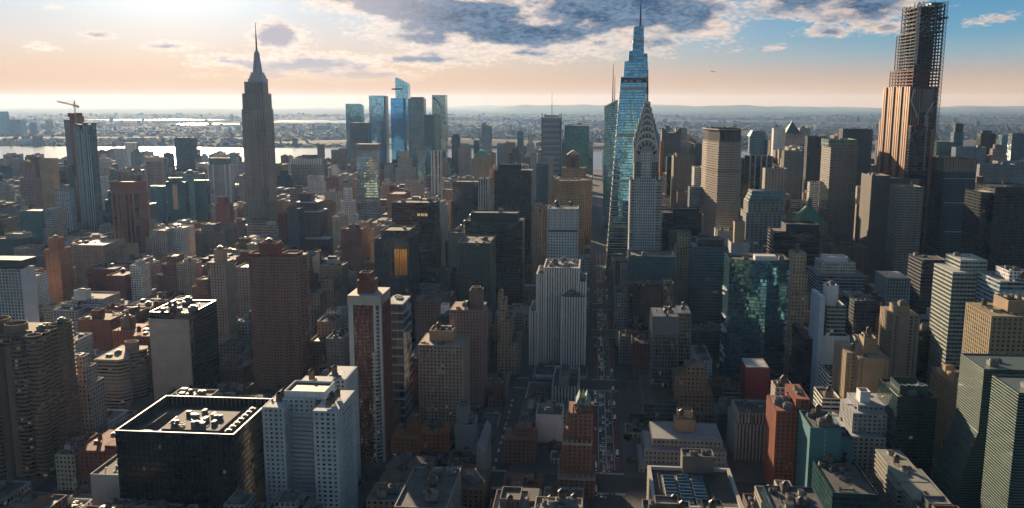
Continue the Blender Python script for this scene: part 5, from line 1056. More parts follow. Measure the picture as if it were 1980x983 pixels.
H('apartment_building', 'red brown stepped brick building with octagonal roof drum', MB_BUILD, [(248, 288, 650, 810, 34), (218, 262, 640, 830, 30), (232, 250, 616, 838, 12, s_blankb)], R_(st((.42, .15, .075), gD, 3.3, 3.05, .42, .5, lit=.05)), yb=720, clut=3)
H('office_building', 'dark building carrying a blue and white billboard on its side', MB_BUILD, [(248, 296, 716, 800, 40)], s_brown, yb=790, clut=3,
  extra=lambda R: (box('billboard', at(272, 725, 799)[0], at(295, 725, 799)[0], 798.6, 799.8, at(283, 754, 799)[1], at(283, 722, 799)[1], M_WHITE, R), box('billboard_picture', at(273.5, 725, 799)[0], at(293, 725, 799)[0], 798.3, 798.6, at(283, 741, 799)[1], at(283, 723, 799)[1], plain('billboard_blue', (.05, .15, .24), .5), R)))
def whitewall(R):
    Y = 762; x0, z = at(289, 616, Y); x1 = at(366, 616, Y)[0]
    box('pale_cladding', x0, x1, Y - 1.6, Y - .02, 0, z, plain('pale_cladding', (.50, .44, .39), .7, var=.25, scale=.08), R)
    for k in range(7): box('cladding_joint', x0 - .05, x1 + .05, Y - 1.7, Y - 1.5, z - 3 - k * 9, z - 2.8 - k * 9, plain('joint', (.33, .29, .26), .8), R)
H('office_tower', 'black tower whose front is one blank pale stone wall, cluttered roof', MB_BUILD, [(289, 372, 604, 762, 52)], s_black, yb=775, clut=10, roofmat=ROOFS[0], extra=whitewall)
H('apartment_tower', 'slender pale tan tower with tall top block and warm lit lower windows', MB_BUILD, [(406, 434, 508, 930, 24), (413, 431, 483, 935, 11, s_blankt), (407, 440, 655, 920, 26)], R_(st((.44, .37, .31), (.04, .035, .03), 3.2, 3.3, .5, .55, lit=.10)), yb=700, clut=1)
H('apartment_building', 'grey tan square tower with small roof tank behind the slender pale tan tower', MB_BUILD, [(455, 484, 517, 1020, 30)], st((.28, .25, .22), gD, 3.4, 3.4, .42, .5), yb=600, clut=2)
H('apartment_building', 'small blue grey building with water tower between two tall brown towers', MB_BUILD, [(460, 484, 622, 905, 24), (424, 462, 668, 870, 30)], s_grey, yb=690, clut=3)
H('apartment_building', 'dark stone building with stepped roof below the slender pale tan tower', MB_BUILD, [(420, 470, 712, 815, 34), (432, 456, 700, 822, 16)], s_brown, yb=770, clut=4)
H('apartment_building', 'brick building with glowing orange edge right of the rippling brown tower', MB_BUILD, [(598, 627, 660, 830, 44)], st((.24, .13, .08), gD, 3.3, 3.1, .45, .5, lit=.06), yb=740, clut=3)
H('office_building', 'grey building with a twisting white stripe left of the slender red tower', MB_BUILD, [(630, 664, 655, 800, 36), (613, 648, 622, 850, 30), (632, 652, 600, 880, 16, s_white)], st((.27, .25, .24), gD, 3.4, 3.4, .3, .4), yb=745, clut=4)
H('apartment_building', 'tan setback building cluster far behind the slender red tower', MB_BUILD, [(612, 655, 560, 1050, 40), (620, 645, 540, 1056, 26), (600, 618, 570, 1020, 30)], s_tan, yb=600, clut=4)

# ---- right side
H('office_building', 'dark glass building left edge of the side street, right kerb of the avenue', MB_BUILD, [(1189, 1212, 566, 985, 34)], st((.42, .40, .37), gD, 3.3, 3.4, .55, .5, lit=.05), yb=640, clut=2, roofmat=ROOFS[3])
H('office_building', 'tall narrow stone front on the right kerb of the avenue, lit pale side', MB_BUILD, [(1201, 1213, 520, 1060, 40), (1190, 1214, 505, 1150, 40, s_brown)], s_stone, yb=560, clut=1)
H('office_building', 'dark wide block low at the foot of the silver crowned spire', MB_BUILD, [(1188, 1222, 492, 1240, 20)], s_dark, yb=505, clut=1)
H('office_tower', 'teal ribbed box tower with square dotted windows right of the avenue', MB_BUILD, [(1216, 1306, 496, 1010, 44)], st((.035, .10, .12), gT, 3.2, 3.8, .5, .5, gr=.1, wr=.5), yb=548, clut=6, roofmat=ROOFS[0])
H('office_building', 'dark glass box with reddish centre panel below the teal ribbed tower', MB_BUILD, [(1217, 1283, 550, 950, 34)], s_dark, yb=620, clut=5,
  extra=lambda R: box('red_panel', at(1245, 560, 950)[0], at(1280, 560, 950)[0], 949.4, 950.2, at(1260, 632, 950)[1], at(1260, 556, 950)[1], plain('rust_panel', (.11, .06, .06), .5), R))
H('office_building', 'brown building with glinting curved roof edge right of the dark glass box', MB_BUILD, [(1284, 1303, 548, 940, 30)], st((.26, .20, .14), gD, 3, 3.5, .6, .6, lit=.2), yb=600, clut=2)
H('apartment_building', 'dark brick block with silver ducts on its roof, right of the avenue', MB_BUILD, [(1223, 1258, 664, 880, 36)], s_red, yb=730, clut=2, kinds=['vent_duct'])
def ribtower():
    s = st((.17, .19, .21), (.012, .02, .025), 2.8, 3.7, .87, .84, relief=1, pd=.7, lit=.01, wr=.45, wmetal=.3, blinds=.05)
    R = H('office_tower', 'dark glass tower with silver mullions and bright lit left flank, on a dark podium', MB_BUILD, [(1263, 1312, 612, 790, 34), (1312, 1336, 606, 800, 30)], s, yb=765, clut=3, roofmat=ROOFS[3])
    x0, z = at(1263, 612, 790); x1 = at(1312, 612, 790)[0]; box('blank_crown', x0 - .9, x1 + .9, 789, 789.9, z - 17, z + .2, plain('crown_panel', (.13, .15, .17), .5, .2), R)
    return R
ribtower()
H('office_building', 'dark podium block with broad brown roof below the silver mullioned tower', MB_BUILD, [(1246, 1312, 782, 740, 88)], st((.12, .13, .14), gD, 2.4, 3.7, .8, .7), roofmat=ROOFS[3], yb=830, clut=2)
H('office_building', 'long low dark block with bare brown roof along the right kerb', MB_BUILD, [(1218, 1247, 800, 735, 100)], s_dark, roofmat=ROOFS[3], yb=900, clut=0)
H('office_building', 'orange tan setback building with stepped arcades and small crown', MB_BUILD, [(1306, 1385, 800, 752, 44), (1306, 1378, 762, 758, 36), (1306, 1367, 728, 764, 30), (1327, 1363, 708, 768, 20)], R_(st((.36, .22, .13), gD, 3.6, 3.7, .5, .55, lit=.05)), yb=830, clut=1)
H('apartment_building', 'wide grey stone terraced building with stepped ends and white parapets', MB_BUILD, [(1236, 1411, 905, 638, 44), (1246, 1404, 872, 645, 40), (1262, 1396, 850, 652, 36), (1305, 1345, 812, 668, 12, s_blankt), (1310, 1340, 795, 672, 8, s_blankt)], R_(st((.30, .31, .32), (.04, .09, .11), 3.2, 3.6, .55, .5, lit=.04)), clut=3)
def skylit():
    Y = 520; x0, z = at(1263, 978, Y); x1 = at(1440, 978, Y)[0]; D = 62
    R = root('office_building', 'low building with ranks of glazed skylights on a brown flat roof', 'building', (x0 + x1) / 2, Y + D / 2)
    pl = rect(x0, x1, Y, Y + D); walls('wall', pl, 0, z, smat(s_stone), plain('white_coping', (.50, .49, .46), .7), R, 3.4, lip=2.2, drop=2); sheet('roof', offset(pl, -2.2), z - 2.2, ROOFS[3], R)
    G = plain('skylight_pane', (.10, .17, .22), .12, .3); FR = plain('skylight_frame', (.35, .40, .43), .5)
    for c in range(3):
        for r_ in range(8):
            a = x0 + 9 + c * 9.2; b = Y + 7 + r_ * 5.0 + (2 if c == 1 else 0)
            solid('skylight', rect(a, a + 8, b, b + 4), z - 2.2, z - 1, FR, R, top=rect(a + .3, a + 7.7, b + .2, b + 3.8)); o = solid('skylight_glass', rect(a + .3, a + 7.7, b + .2, b + 3.8), z - 1, z + .6, G, R, top=rect(a + .3, a + 7.7, b + 3.0, b + 3.8))
    box('roof_beam', x0 + 6, x0 + 6.6, Y + 4, Y + 54, z - 2.2, z - 1.4, M_DARKM, R); box('roof_beam', x1 - 16, x1 - 15.4, Y + 6, Y + 50, z - 2.2, z - 1.4, M_DARKM, R)
    a, zz = at(1320, 882, Y + D - 6); b = at(1382, 882, Y + D - 6)[0]; facade(R, rect(a, b, Y + D - 6, Y + D + 8), z - 2, zz, st((.22, .19, .17), gD, 400, 400, .01, .01), 'penthouse'); sheet('roof', rect(a + .6, b - .6, Y + D - 5.4, Y + D + 7.4), zz - 1.4, ROOFS[0], R); clutter('rooftop_unit', R, a + 8, Y + D, zz - 1.4); clutter('rooftop_unit', R, a + 16, Y + D + 2, zz - 1.4)
    reserve(x0, x1, Y, Y + D + 8, z, 983)
skylit()
H('office_building', 'grey building with vertical stone fins and flat slotted top block', MB_BUILD, [(1424, 1492, 822, 668, 40), (1428, 1496, 800, 674, 32)], st((.36, .36, .35), gD, 2.6, 3.6, .5, .985, relief=1, pd=.7), yb=905, clut=2)
H('office_building', 'deep red windowless block with white slatted roof', MB_BUILD, [(1442, 1489, 712, 770, 30)], st((.26, .03, .04), gD, 400, 400, .01, .01, wr=.4, lit=0), yb=790, clut=0, roofmat=plain('pale_roof', (.4, .42, .45), .5),
  extra=lambda R: [box('roof_slat', (a := at(1442, 712, 770)[0]) + 1, at(1489, 712, 770)[0] - 1, 772 + i * 4, 774.4 + i * 4, at(1465, 712, 770)[1] - .5, at(1465, 712, 770)[1] + .6, M_WHITE, R) for i in range(7)])
def redbrown():
    s = st((.33, .105, .055), gD, 3.2, 3.05, .5, .5, lit=.03)
    R = H('apartment_tower', 'rust red brick apartment tower in two stepped halves beside smooth teal tower', MB_BUILD, [(1502, 1540, 795, 612, 34), (1540, 1565, 772, 618, 34), (1526, 1545, 770, 630, 14, s_blankr)], R_(s), clut=3, yb=983)
redbrown()
def tealwall(R):
    x0, z = at(1568, 826, 575)
    for k in range(30):
        zz = z - 4 - k * 3.1
        if zz > 3: box('slot_window', x0 + 9.2, x0 + 10.0, 574.7, 575.2, zz, zz + 1.9, plain('slot_glass', (.35, .42, .42), .3), R)
H('apartment_tower', 'smooth teal blank walled tower with a single column of slot windows', MB_BUILD, [(1567, 1628, 828, 575, 34), (1626, 1652, 850, 582, 24), (1628, 1660, 900, 572, 20)], st((.07, .22, .24), gD, 400, 400, .01, .01, lit=0), clut=3, extra=tealwall)
def whiteset():
    s = st((.46, .48, .50), (.03, .04, .05), 3.5, 3.05, .55, .5, lit=.03, blinds=.3)
    H('apartment_tower', 'white stepped balconied apartment tower with square white roof tower', MB_BUILD, [(1640, 1712, 845, 622, 40), (1650, 1716, 800, 630, 32), (1660, 1719, 784, 636, 28), (1664, 1684, 758, 642, 10, s_blankw)], R_(s), yb=920, clut=3)
whiteset()
def dgreen(R):
    Y = 612; x0, z = at(1736, 765, Y); x1 = at(1813, 765, Y)[0]; M = plain('green_screen', (.05, .10, .10), .4, .3)
    n = 10; V = []
    for i in range(n + 1): V.append((x0 + 3 + (x1 - x0 - 8) * i / n, Y + 5 + (2.5 if i % 2 else 0), 0))
    sgs = [((V[i][0], V[i][1], z + 6 - .3 * (i % 3)), (V[i + 1][0], V[i + 1][1], z + 6 - .3 * (i % 3))) for i in range(n)]
    beams('screen_rail', sgs, .35, M_WHITE, R)
    for i in range(n): box('screen_panel', V[i][0], V[i + 1][0], Y + 5.5, Y + 5.9, z - 1, z + 5.5, M, R)
    box('screen_panel', x0 + 3, x0 + 3.4, Y + 6, Y + 26, z - 1, z + 5.5, M, R); box('screen_panel', x0 + 3, x1 - 5, Y + 26, Y + 26.4, z - 1, z + 5.5, M, R); clutter('cooling_tower', R, x1 - 7, Y + 12, z - 1.2, 1.2)
H('office_tower', 'dark green glass tower with zigzag rooftop screen', MB_BUILD, [(1736, 1813, 768, 612, 42)], st((.025, .04, .04), (.012, .035, .035), 2.4, 2.4, .97, .75, gr=.1, wr=.3, lit=.002, blinds=.02), yb=905, clut=2, extra=dgreen)
def tanlit():
    s = st((.42, .30, .17), gD, 3.4, 3.5, .5, .5, lit=.03)
    R = H('apartment_building', 'ornate tan brick building with long lit flank and blank shaded end wall', MB_BUILD, [(1862, 1900, 757, 672, 62)], R_(s), yb=930, clut=3,
      extra=lambda R: (box('blank_wall', at(1862, 760, 672)[0] + .2, at(1899, 760, 672)[0], 671.2, 672.2, 0, at(1880, 757, 672)[1] - 3, plain('tan_render', (.40, .28, .16), .8, var=.3, scale=.06), R),
        [box('roof_pavilion', at(1860, 757, 672)[0] + 2, at(1860, 757, 672)[0] + 9, 684 + i * 9, 690 + i * 9, at(1880, 757, 672)[1] - 1, at(1880, 757, 672)[1] + 5 + (i % 2) * 3, plain('tan_stone', (.45, .33, .2), .8), R) for i in range(4)]))
tanlit()
H('apartment_building', 'low curving balconied apartment block with stepped pale terraces, bottom edge', MB_BUILD, [(1745, 1790, 930, 545, 50), (1738, 1768, 945, 538, 20), (1768, 1830, 965, 520, 44)], R_(st((.34, .34, .30), gD, 9, 3.1, .98, .55, lit=.04), sp=1.2), clut=4)
H('apartment_building', 'low dark roofed block left of the curving balconied block', MB_BUILD, [(1610, 1700, 955, 520, 50), (1640, 1690, 935, 560, 30)], s_teal, clut=6)
H('apartment_building', 'pale roofed low building at the bottom, right of the skylit brown roof', MB_BUILD, [(1472, 1510, 972, 525, 24), (1514, 1545, 965, 530, 28)], s_stone, clut=2, roofmat=ROOFS[2])
H('apartment_building', 'small brick house fronts beside the sloping base of the striped green tower', MB_BUILD, [(1850, 1880, 873, 600, 24)], s_red, clut=2, yb=983)
def unplaza():
    Y = 560; GM = st((.06, .10, .09), (.008, .055, .05), 3.0, 1.75, .985, .70, gr=.07, metal=.12, wr=.45, tilt=.006, blinds=0, lit=0)
    def sl(lab, p0, p1, y, Y, D, low, lowd):
        x0, z = at(p0, y, Y); x1 = at(p1, y, Y)[0]; R = root('hotel_tower', lab, 'building', (x0 + x1) / 2, Y + D / 2); zl = at(p0, low, Y)[1]
        facade(R, rect(x0, x1, Y, Y + D), 0, z, GM, 'tower'); sheet('roof', rect(x0 + .6, x1 - .6, Y + .6, Y + D - .6), z - 1.4, ROOFS[1], R)
        solid('sloping_base', [(x0 - lowd, Y), (x0, Y), (x0, Y + D), (x0 - lowd, Y + D)], 0, zl, smat(GM), R, 3, top=[(x0 - .3, Y), (x0, Y), (x0, Y + D), (x0 - .3, Y + D)])
        M = plain('silver_line', (.17, .20, .17), .45, .3); zz = z - 1.2; me = None; n = 0
        while zz > 2 and n < 98:
            if me is None: o = solid('floor_line', offset(rect(x0, x1, Y, Y + D), .18), zz, zz + .42, M, R); me = o.data; z0_ = zz
            else: o = bpy.data.objects.new('floor_line', me); C.objects.link(o); o.parent = R; o.location.z = zz - z0_
            zz -= 1.75; n += 1
        zz = zl - 1.5; n = 0
        while zz > 2 and n < 98: f_ = 1 - zz / zl; box('base_line', x0 - .3 - (lowd - .3) * f_ - .25, x0 - .2, Y - .2, Y + D + .2, zz, zz + .42, M, R); zz -= 1.75; n += 1
        clutter('cooling_tower', R, x0 + 10, Y + 12, z - 1.4, .9); clutter('rooftop_unit', R, x0 + 16, Y + 20, z - 1.4); reserve(x0 - lowd, x1, Y, Y + D, z, 983)
    sl('green mirror glass tower of fine horizontal lines with sloping base, lower right', 1903, 2050, 714, 560, 36, 838, 17)
    sl('paler twin of the lined green glass tower, nearer and cut by the right edge', 1970, 2090, 760, 505, 34, 2000, 1)
unplaza()
H('apartment_building', 'yellow lit brown brick apartment block behind the lined green tower', MB_BUILD, [(1918, 1990, 612, 650, 44), (1950, 1995, 582, 662, 24, s_blankt)], R_(st((.34, .27, .17), (.05, .05, .03), 3.4, 3.2, .5, .5, lit=.06)), yb=712, clut=3)
def mural(R):
    Y = 765; x0, z = at(1934, 560, Y); x1 = at(2010, 560, Y)[0]; zb = at(1960, 606, Y)[1]
    B1 = plain('mural_pale', (.50, .60, .66), .7, var=.05); B2 = plain('mural_blue', (.26, .38, .47), .7, var=.05)
    box('mural_wall', x0 - .3, x1, Y - .6, Y - .02, 0, z + .2, B2, R)
    r = random.Random(5); V, Fc = [], []; n = 0
    for i in range(7):
        for k in range(7):
            cx = x0 + 3 + i * 5.2 + (2.6 if k % 2 else 0); cz = z - 3.5 - k * 5.0; w_ = 2.4
            if cx + w_ > x1: continue
            pts = [(-w_, 0), (0, 2.6), (w_, 0), (w_ * .45, 0), (w_ * .45, -2.2), (-w_ * .45, -2.2), (-w_ * .45, 0)]
            s0 = len(V); V += [(cx + u, Y - .66 - .001 * n, cz + v_) for u, v_ in pts]; Fc.append(tuple(range(s0, s0 + 7))); n += 1
    o = mesh_obj('mural_arrow_pattern', V, Fc, [B1], R, origin=R.location)
H('office_building', 'office block whose end wall carries a pale blue mural of arrows', MB_BUILD, [(1934, 2015, 545, 765, 46), (1952, 1990, 525, 775, 26, s_white)], st((.42, .48, .50), gB, 6, 3.6, .95, .55), yb=640, clut=4, extra=mural)
H('office_tower', 'pale green banded office tower with boxy top, lit left flank', MB_BUILD, [(1843, 1917, 527, 810, 44), (1858, 1909, 503, 818, 34)], st((.46, .50, .46), (.03, .06, .055), 3.2, 3.7, .94, .52, relief=1, sp=.35, gr=.1, lit=.02), yb=715, clut=3)
H('office_tower', 'dark cube tower with sunlit left flank between slotted grey and pale banded towers', MB_BUILD, [(1783, 1833, 503, 985, 42)], st((.06, .07, .075), gD, 2.4, 3.8, .9, .55, lit=.01), yb=600, clut=3)
H('office_building', 'dark grey low block at the foot of the dark cube tower', MB_BUILD, [(1766, 1832, 640, 850, 46)], s_dark, yb=690, clut=3)
H('office_building', 'teal dark block with lit floors left below the pale green banded tower', MB_BUILD, [(1815, 1850, 625, 835, 24)], s_teal, yb=760, clut=1)
H('office_tower', 'slate blue tower of fine white vertical ribs with roof fans', MB_BUILD, [(1716, 1760, 538, 955, 40)], st((.26, .31, .34), (.03, .05, .06), 2.8, 3.7, .62, .72, relief=1, pd=.5, wr=.5), yb=600, clut=4)
H('apartment_tower', 'tan concrete apartment tower with blank centre and balconies each side', MB_BUILD, [(1728, 1778, 610, 815, 36), (1731, 1760, 592, 822, 16, s_blankt)], R_(st((.38, .29, .22), gD, 4.6, 3.05, .45, .6)), yb=770, clut=1,
  extra=lambda R: box('blank_centre', at(1738, 620, 814)[0], at(1756, 620, 814)[0], 813.4, 815, 0, at(1745, 610, 814)[1] + .4, plain('tan_concrete', (.38, .29, .22), .85), R))
H('apartment_tower', 'warm tan brick apartment tower with square roof turret, blank gable', MB_BUILD, [(1662, 1718, 692, 690, 42), (1638, 1664, 682, 700, 36), (1671, 1697, 655, 702, 14, s_blankt)], R_(st((.40, .29, .19), gD, 3.8, 3.05, .4, .5)), yb=800, clut=4,
  extra=lambda R: box('blank_gable', at(1668, 700, 689)[0], at(1706, 700, 689)[0], 688.5, 690, 0, at(1690, 692, 689)[1] - .5, plain('tan_brick', (.40, .28, .18), .85), R))
def whiteblue():
    R = H('office_building', 'white stepped slim tower with glazed stack, tall fin and square stair head', MB_BUILD, [(1590, 1644, 650, 800, 40, s_blankw), (1600, 1637, 592, 806, 30, st((.50, .52, .50), (.10, .14, .13), 3.4, 3.6, .85, .7, metal=.4, lit=.05)), (1600, 1622, 553, 812, 14, s_blankw), (1558, 1590, 655, 815, 60, s_dark)], s_blankw, yb=770, clut=2)
    a, z = at(1586, 574, 798); box('tall_fin', a, a + 4.5, 797, 832, 0, z, plain('fin_white', (.50, .60, .68), .55), R)
whiteblue()
H('apartment_building', 'curved white balcony block at the foot of the white stepped slim tower', MB_BUILD, [(1604, 1650, 725, 745, 34), (1590, 1625, 770, 700, 28)], s_bandw, yb=810, clut=3)
H('office_building', 'dark gridded block with planted roof right of the white stepped slim tower', MB_BUILD, [(1652, 1696, 582, 925, 60)], st((.10, .12, .13), gD, 3.0, 3.7, .8, .75), yb=650, clut=5,
  extra=lambda R: planting(R, at(1658, 582, 925)[0], at(1690, 582, 925)[0], 930, 960, at(1670, 582, 925)[1] - 1.4, seed=4))
H('office_building', 'wide light banded office block with glass penthouse and white roof', MB_BUILD, [(1583, 1673, 532, 1050, 60), (1590, 1655, 508, 1065, 36, st((.5, .5, .45), (.08, .10, .09), 3, 3.6, .8, .5, lit=.12)), (1596, 1640, 497, 1075, 20, s_blankw)], st((.33, .36, .38), gD, 9, 3.7, .98, .48, lit=.01), yb=585, clut=1, roofmat=ROOFS[2])
H('office_tower', 'slender tan stone setback tower catching sun right of the blue curved glass tower', MB_BUILD, [(1530, 1564, 570, 905, 36), (1532, 1562, 528, 911, 30), (1534, 1560, 490, 917, 22)], st((.44, .35, .25), gD, 3.4, 3.6, .42, .52), yb=700, clut=1)
# large folded blue glass tower
def folded():
    Y = 850; xa, z = at(1413, 503, Y); xm = at(1478, 503, Y)[0]; xb = at(1530, 497, Y)[0]; s = st((.05, .11, .13), (.07, .22, .29), 2.0, 3.5, .97, .84, gr=.05, metal=.75, tilt=.014, blinds=.02, lit=.006, wr=.3)
    R = root('apartment_tower', 'large folded blue glass tower with glinting open balconies, flat railed roof', 'apartment tower', (xa + xb) / 2, Y + 20)
    pl = [(xa, Y + 6), (xm - 3, Y - 2), (xm + 3, Y - 2), (xb, Y + 8), (xb, Y + 40), (xa, Y + 42)]; walls('tower', pl, 0, z, smat(s), plain('glass_rail', (.25, .30, .32), .3, .4), R, 2.0, lip=.4, drop=2.5); sheet('roof', offset(pl, -.5), z - 2.8, ROOFS[3], R)
    box('penthouse', xm - 6, xm + 14, Y + 14, Y + 26, z - 2.8, z + 1.8, M_WHITE, R); clutter('rooftop_unit', R, xm - 14, Y + 20, z - 2.8); clutter('cooling_tower', R, xm + 20, Y + 22, z - 2.8, .8)
    r = random.Random(3); WM = plain('balcony_white', (.55, .58, .58), .5); me = None
    for i in range(60):
        zz = z - 10 - r.random() * (z - 25); side = r.random()
        if side < .6: x = xa - 1.2; o = box('balcony', x, x + 1.4, Y + 8 + r.random() * 24, Y + 14 + r.random() * 3 + 24, zz, zz + .9, WM, R) if i < 18 else None
        elif i < 50: x = xb - 2; o = box('balcony', x, x + 3, Y + 6.5, Y + 10, zz, zz + .9, WM, R)
    reserve(xa, xb, Y - 2, Y + 42, z, 745)
folded()
H('office_tower', 'dark blue banded octagonal tower left of the folded blue glass tower', MB_BUILD, [(1340, 1408, 478, 1060, 44), (1350, 1400, 464, 1068, 30, s_dark)], st((.07, .13, .16), gB, 5, 3.7, .94, .55, gr=.08, metal=.3, wr=.4), yb=640, clut=4)
H('office_building', 'golden tan stone stepped building catching sun left of the dark blue banded tower', MB_BUILD, [(1309, 1342, 480, 1120, 40), (1313, 1336, 456, 1128, 26)], st((.46, .32, .17), gD, 3.3, 3.6, .42, .5), yb=560, clut=3)
H('office_tower', 'bright white small tower with tan square top block before the lozenge slab', MB_BUILD, [(1414, 1450, 470, 1125, 34), (1421, 1441, 430, 1133, 16, s_blankt)], st((.58, .60, .64), gD, 3.0, 3.5, .42, .55), yb=500, clut=1)
H('office_building', 'wide black glass hotel block right of the silver crowned spire base', MB_BUILD, [(1281, 1357, 412, 1260, 46), (1300, 1352, 404, 1275, 24, s_blankd)], s_black, yb=450, clut=6)
H('office_tower', 'brown stone office slab with dotted lit windows, left of the lozenge slab', MB_BUILD, [(1303, 1346, 303, 1640, 45), (1308, 1338, 297, 1646, 30), (1290, 1304, 304, 1700, 40, s_dark)], st((.16, .14, .12), (.04, .035, .03), 3.4, 3.8, .5, .5, lit=.15), yb=400, clut=2)
H('office_tower', 'teal blue stepped tower peeking between brown slab and lozenge slab', MB_BUILD, [(1337, 1360, 286, 1850, 36), (1344, 1357, 278, 1856, 20)], s_teal, yb=330, clut=1)
H('office_building', 'thin white building hard against the left side of the lozenge slab', MB_BUILD, [(1343, 1360, 324, 1520, 40)], st((.58, .60, .62), gB, 3, 3.6, .6, .6), yb=368, clut=1)
H('office_building', 'rounded blue grey banded building below the thin white building', MB_BUILD, [(1334, 1358, 362, 1480, 30)], st((.16, .22, .26), gB, 6, 3.7, .97, .5), yb=405, clut=1)
H('office_building', 'small dark stone building low between spire base and lozenge slab', MB_BUILD, [(1310, 1332, 372, 1560, 36)], s_brown, yb=405, clut=2)
H('construction_hoist', 'bright orange lattice hoist standing right of the scalloped steel crown', 'hoist', [(1277, 1283, 274, 1500, 6)], st((.60, .20, .03), (.10, .04, .02), 3, 3.5, .45, .5, lit=0, blinds=0), yb=335, clut=0)
def crowned():
    Y = 1290; R = H('office_tower', 'stone and teal glass tower with faceted jewelled glass crown', MB_BUILD, [(1443, 1520, 412, Y, 50), (1447, 1516, 392, Y + 4, 42)], st((.34, .34, .32), (.03, .10, .11), 6.4, 3.8, .6, .6, metal=.2, lit=.04), yb=500, clut=0)
    x0, z = at(1447, 392, Y + 4); x1 = at(1516, 392, Y + 4)[0]; zt = at(1480, 372, Y + 6)[1]
    solid('glass_crown', rect(x0, x1, Y + 4, Y + 46), z - 1, zt, fac((.20, .28, .30), (.10, .20, .22), 5, 4.6, .7, .7, metal=.4, lit=0), R, 5, top=rect(x0 + 6, x1 - 6, Y + 10, Y + 40)); 
    sg = []
    for i in range(8): a = x0 + (x1 - x0) * i / 8; b = x0 + (x1 - x0) * (i + 1) / 8; sg += [((a, Y + 3.5, z), ((a + b) / 2, Y + 6, z + 7)), (((a + b) / 2, Y + 6, z + 7), (b, Y + 3.5, z))]
    beams('crown_lattice', sg, .6, M_METAL, R); box('top_deck', x0 + 5, x1 - 5, Y + 9, Y + 41, zt - .5, zt + 1.5, M_METAL, R)
crowned()
H('office_tower', 'dark striped vertical finned tower left behind the jewelled crown tower', MB_BUILD, [(1440, 1494, 302, 1640, 46), (1433, 1442, 306, 1645, 40)], st((.30, .36, .40), (.01, .02, .03), 9, 3.8, .82, .99, lit=0, blinds=0), yb=368, clut=4)
H('office_building', 'pale zigzag patterned office block right of the dark striped tower', MB_BUILD, [(1480, 1522, 326, 1560, 50)], st((.46, .42, .38), (.05, .05, .05), 5, 3.8, .5, .5, tilt=.1), yb=372, clut=2)
H('office_tower', 'smooth pale stone slab with warm lit left side', MB_BUILD, [(1517, 1552, 292, 1780, 46)], st((.22, .22, .21), (.10, .11, .11), 2, 3.8, .8, .8, gr=.2), yb=375, clut=2)
def pyr():
    Y = 2500; R = H('office_tower', 'brick tower topped by a dark glass pyramid with pale tip', MB_BUILD, [(1514, 1554, 266, Y, 55), (1518, 1550, 258, Y + 4, 46)], st((.34, .27, .23), gD, 3.4, 3.8, .55, .55), yb=282, clut=0)
    x0, z = at(1519, 258, Y + 4); x1 = at(1549, 258, Y + 4)[0]; h = at(1534, 233, Y + 20)[1] - z; wedge_roof(R, x0, x1, Y + 4, Y + 50, z, h * .9, plain('pyramid_copper', (.02, .07, .075), .6)); cx, cy = (x0 + x1) / 2, Y + 27
    solid('pyramid_tip', rect(cx - 3.2, cx + 3.2, cy - 3.2, cy + 3.2), z + h * .85, z + h, plain('tip_glass', (.55, .55, .5), .3), R, top=rect(cx - .1, cx + .1, cy - .1, cy + .1))
pyr()
H('office_tower', 'glass tower with pale angled chevron roof behind the dark striped tower', MB_BUILD, [(1450, 1478, 264, 2100, 40), (1478, 1484, 270, 2110, 30, s_teal)], st((.16, .30, .33), gB, 4, 3.9, .8, .6, metal=.4), yb=300, clut=0,
  extra=lambda R: solid('chevron_roof', rect(at(1450, 264, 2100)[0], at(1476, 264, 2100)[0], 2100, 2140), at(1460, 264, 2100)[1], at(1460, 253, 2100)[1], plain('chevron_pale', (.14, .20, .21), .6), R, top=rect(at(1456, 264, 2100)[0], at(1470, 264, 2100)[0], 2108, 2132)))
H('office_tower', 'dark bronze sharp edged slab left of the stone tower with glass top', MB_BUILD, [(1562, 1600, 264, 1800, 46)], st((.07, .065, .06), (.03, .03, .03), 2, 3.8, .8, .7, gr=.15), yb=365, clut=2)
H('office_tower', 'big stone grid tower with glass lantern top and bright left edge', MB_BUILD, [(1607, 1660, 282, 1480, 60), (1603, 1657, 270, 1484, 50, st((.30, .38, .36), (.12, .22, .2), 3, 9, .85, .9, metal=.4))], st((.33, .31, .28), (.05, .05, .05), 3.2, 3.8, .6, .55, blinds=.2), yb=462, clut=2)
H('office_tower', 'wide dark grey slab behind the stone grid tower', MB_BUILD, [(1630, 1688, 250, 1800, 60)], st((.055, .055, .06), (.04, .04, .045), 2.4, 3.8, .7, .5), yb=340, clut=2)
